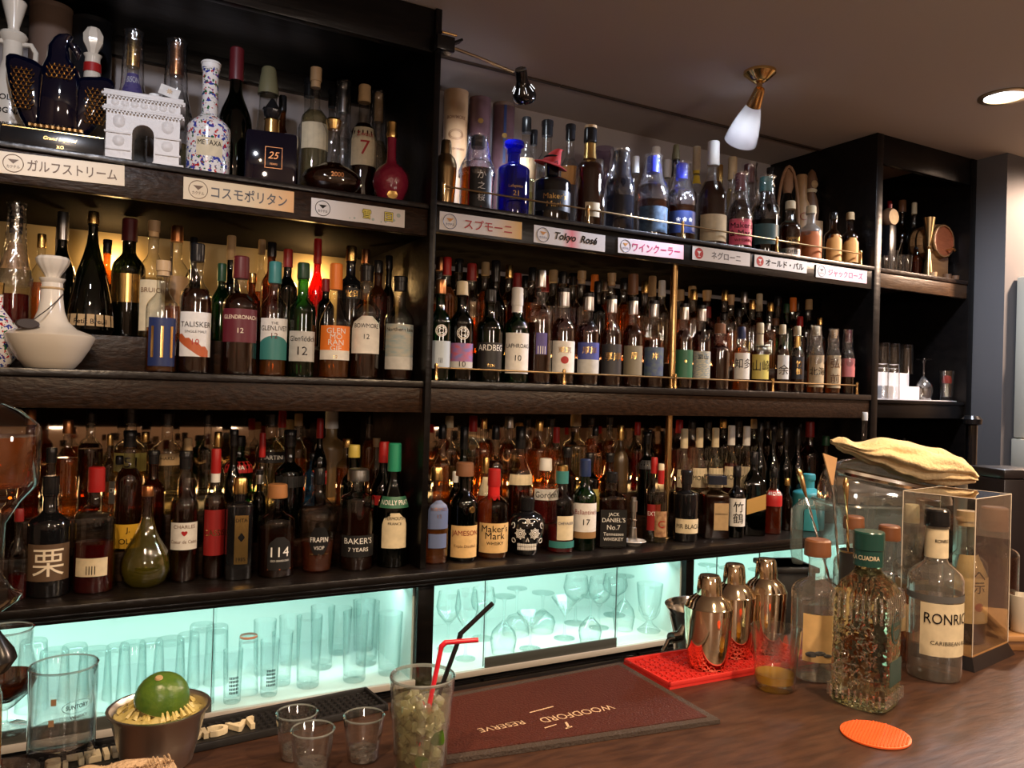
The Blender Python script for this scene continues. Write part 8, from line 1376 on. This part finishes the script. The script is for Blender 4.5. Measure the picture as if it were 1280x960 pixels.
for k, (c, tp, R, lab) in enumerate((((0.269, 1.0325, 1.0001), (0.2686, 1.0321, 1.0774), .0262, 'empty straight shot glass, left and rearmost of the three'), ((0.2765, 0.9827, 1.0003), (0.2752, 0.9828, 1.0736), .0268, 'empty shot glass in the middle, nearest the camera'), ((0.3447, 0.9906, 1.0026), (0.3444, 0.9902, 1.0758), .0262, 'empty shot glass, right one beside the iced drink'))):
    H = tp[2]-CZ-.0005; t = thing('shot_glass', lab, 'glass', (c[0], c[1], CZ+.0005), group='shot glasses in the foreground')
    obj('glass_wall', lathe([(0, .003), (R*.72, 0), (R*.78, .003), (R*.86, H*.4), (R, H-.001), (R*.98, H), (R*.95, H-.001), (R*.80, H*.4), (R*.70, .016), (R*.4, .012), (0, .014)], 36), 'thin', t); obj('glass_base', lathe([(0, .001), (R*.70, .001), (R*.74, .004), (R*.68, .013), (R*.3, .0105), (0, .0125)], 28), 'crystal', t); obj('glass_rim', lathe([(R*1.0, H-.002), (R*1.012, H-.0005), (R*.985, H+.0006), (R*.955, H-.001)], 36), 'rim_glass', t)  # glass_base is an inner lens added for the base glints
# lime in steel cup
a = Vector((0.1104, 1.0858, 1.0247)); zt = (0.1084, 1.0864, 1.0927)[2]; H = zt-CZ-.0005; R = .060
t = thing('juicer_cup', 'small flared steel cup filled with squeezed citrus pulp', 'cup', (a.x, a.y, CZ+.0005))
obj('cup_wall', lathe([(0, .002), (R*.62, 0), (R*.68, .004), (R*.80, H*.45), (R*.93, H*.90), (R*1.0, H*.96), (R*1.01, H), (R*.95, H), (R*.90, H*.93), (R*.76, H*.45), (R*.6, .008), (0, .008)], 44), 'steel_brushed', t)
V, F = lathe([(0, H*1.02), (R*.25, H*1.03), (R*.45, H*.98), (R*.65, H*.93), (R*.82, H*.88), (R*.86, H*.80)], 44); V = [(x*(1+.06*math.sin(9*math.atan2(y, x))), y, z+.004*math.sin(x*900)*math.sin(y*700)) for x, y, z in V]; obj('pulp', (V, F), 'lime_flesh', t)
obj('pulp_strands', join(*[tube([(r_*math.cos(b_), r_*math.sin(b_), H*.93), (r_*.8*math.cos(b_), r_*.8*math.sin(b_), H*1.03+.004*random.random())], [.0035, .001], 5) for r_, b_ in [(R*random.uniform(.4, .8), 2*PI*k/40) for k in range(40)]]), 'lime_flesh', t)
a2 = Vector((0.1097, 1.0855, 1.1087))
t = thing('lime_half', 'green lime half lying cut side down on the pulp in the steel cup', 'lime', (a2.x+.002, a2.y-.004, zt+.006), rot=(.18, .22, 0)); R = .0325
obj('skin', xf(lathe([(R*.97, -.003), (R, .004), (R*.97, .012), (R*.88, .020), (R*.74, .0265), (R*.56, .0315), (R*.36, .0345), (R*.15, .036), (0, .0363)], 36), Matrix.Diagonal((1.0, .95, 1, 1))), 'lime_skin', t); obj('cut_face', lathe([(R*.95, -.003), (R*.6, -.005), (0, -.004)], 30), 'lime_flesh', t); obj('stem_scar', xf(lathe([(0, .0015), (.004, .001), (.005, -.001)], 10), T(-.012, -.006, .0345, .1, -.3, 0)), 'c_tan', t)
# tall water glass with print
a = Vector((0.0048, 1.1329, 1.0161)); zt = (0.0011, 1.1339, 1.1447)[2]; H = zt-CZ-.0005; R = .0385
t = thing('water_glass', 'tall straight water glass with small printed oval mark, lower left', 'glass', (a.x, a.y, CZ+.0005), -.0)
g = obj('glass_wall', lathe([(0, .003), (R*.93, 0), (R*.97, .004), (R, H-.001), (R*.985, H), (R*.955, H-.001), (R*.92, .030), (R*.75, .026), (0, .024)], 44), 'thin', t); obj('glass_rim', lathe([(R*1.0, H-.002), (R*1.01, H-.0005), (R*.985, H+.0006), (R*.955, H-.001)], 44), 'rim_glass', t)
obj('water', lathe([(0, .027), (R*.90, .031), (R*.93, H*.36), (0, H*.36)], 36), 'wat', t)
def wrapc(vf, x0, z0, R): return [((R+.0005)*math.sin((x+x0)/R), -(R+.0005)*math.cos((x+x0)/R), z0+z) for x, z in vf[0]], vf[1]
V, F = fit('SUNTORY', .026, .006, .02); obj('printed_lettering', wrapc((V, F), .016, H*.66, R), 'c_k', g, smooth=False)
e_ = torus(.017, .0004, (0, 0, 0), 28); obj('printed_oval', wrapc(([(v[0], v[2]*.45) for v in e_[0]], e_[1]), .016, H*.66, R), 'c_grey', g)
V, F = fit('WHISKY', .024, .004, .01); obj('printed_lettering', wrapc((V, F), .018, H*.56, R), 'c_grey', g, smooth=False)
obj('print_mark', join(wrapc(([(-.003, 0), (.003, 0), (.003, .008), (-.003, .008)], [(0, 1, 2, 3)]), -.010, H*.70, R), wrapc(([(-.003, 0), (.003, 0), (.003, .008), (-.003, .008)], [(0, 1, 2, 3)]), -.012, H*.50, R)), 'c_tan', g)
# snifter at the left
a = Vector((-0.0646, 1.274, 1.0346)); zt = (-0.0663, 1.2739, 1.1577)[2]; H = zt-CZ-.0005
t = thing('snifter', 'tulip snifter with dark drink at the lower left edge', 'glass', (a.x, a.y, CZ+.0005)); R = .040
obj('bowl_and_stem', lathe([(0, .002), (R*.8, 0), (R*.8, .002), (R*.2, .008), (R*.13, .012), (R*.13, .028), (R*.3, .032), (R*.75, H*.36), (R, H*.50), (R*.98, H*.60), (R*.80, H*.82), (R*.82, H), (R*.79, H), (R*.77, H*.82), (R*.94, H*.6), (R*.96, H*.5), (R*.7, H*.37), (0, .036)], 40), 'thin', t)
obj('drink', lathe([(0, .038), (R*.3, .040), (R*.68, H*.37), (R*.93, H*.50), (R*.93, H*.54), (0, H*.54)], 32), 'dam', t); obj('glass_rim', lathe([(R*.83, H-.002), (R*.84, H), (R*.80, H+.0006), (R*.78, H-.001)], 40), 'rim_glass', t)
a = Vector((-0.0461, 1.0578, 1.0602)); t = thing('ashtray_dish', 'shallow amber-tinted glass dish at the bottom left corner', 'dish', (a.x-.01, a.y, CZ+.0005))
obj('dish_wall', lathe([(0, .004), (.030, 0), (.034, .004), (.040, .034), (.037, .034), (.029, .010), (0, .010)], 36), 'thin', t); obj('melted_drink', lathe([(0, .011), (.028, .011), (.034, .024), (0, .024)], 28), 'amb', t)
# cold drip style glass tower at the far left edge, close to the camera
a = Vector((-0.0608, 0.927, 1.2727)); tp = [z_-CZ for z_ in ((-0.0665, 0.9285, 1.4715)[2], (-0.0659, 0.9284, 1.452)[2], (-0.0641, 0.9279, 1.3881)[2], (-0.0637, 0.9278, 1.3756)[2], (-0.0631, 0.9276, 1.3545)[2], (-0.0617, 0.9273, 1.3039)[2], (-0.0611, 0.9271, 1.2844)[2], (-0.0606, 0.927, 1.2688)[2], (-0.0599, 0.9268, 1.2415)[2], (-0.0588, 0.9265, 1.2064)[2])]
t = thing('glass_tower', 'tall glass dispenser with amber spirit chamber at the left frame edge', 'dispenser', (a.x, a.y, CZ+.0005)); K = .78/1000
obj('upper_chamber', lathe([(.006, tp[0]), (26*K, tp[0]-.006), (46*K, tp[1]), (50*K, tp[1]-.008), (49*K, tp[2]+.006), (44*K, tp[2]), (30*K, tp[3]), (14*K, tp[4]), (12*K, tp[5]), (24*K, tp[6]+.004), (34*K, tp[6]), (30*K, tp[6]-.006), (14*K, tp[7])], 40), 'clr', t)
obj('amber_spirit', lathe([(0, tp[1]-.012), (44*K, tp[1]-.012), (45*K, tp[2]+.008), (40*K, tp[2]+.003), (0, tp[2]+.001)], 32), 'amb', t)
obj('black_collar', lathe([(8*K, tp[8]+.012), (14*K, tp[8]+.004), (28*K, tp[8]-.012), (31*K, tp[8]-.02), (22*K, tp[9]+.004), (14*K, tp[9]), (0, tp[9])], 32), 'c_k', t)
obj('support_column', lathe([(9*K, tp[9]), (16*K, tp[9]-.02), (18*K, .02), (26*K, .010), (28*K, 0), (0, 0)], 28), 'amb', t)
# terry towel at the bottom edge
a = Vector((0.0495, 0.9876, 1.0857))
t = thing('hand_towel', 'beige terry towel roll peeking in at the bottom left', 'towel', (a.x, a.y-.02, a.z-.012), -.05)
zz = CZ+.0005-(a.z-.012)
nu, nv = 40, 20; V = []
for i in range(nu+1):
    for j in range(nv):
        u = i/nu; a_ = 2*PI*j/nv; rr = (1-abs(2*u-1)**6)**.5*.97+.03; hz = (-zz)/2+.006
        V.append(((u-.5)*.145, .035*math.cos(a_)*rr+.002*math.sin(u*30+a_*3), zz/2+.006*0+hz*math.sin(a_)*rr*.99+.0015*math.sin(u*22)*(math.sin(a_) > 0)))
F = [(i*nv+j, i*nv+(j+1) % nv, (i+1)*nv+(j+1) % nv, (i+1)*nv+j) for i in range(nu) for j in range(nv)]+[tuple(range(nv))[::-1], tuple(range(nu*nv, (nu+1)*nv))]
obj('terry_roll', (V, F), 'towel_beige', t, ang=80)
fz = [tube([(x, -.02+.04*random.random(), zz/2+(-zz)/2), (x+.001, -.02, zz/2+(-zz)/2+.009)], [.0012, .0004], 4) for x in [-.065+.13*k/90 for k in range(90)]]
obj('terry_loops', join(*fz), 'towel_beige', t)['kind'] = 'stuff'
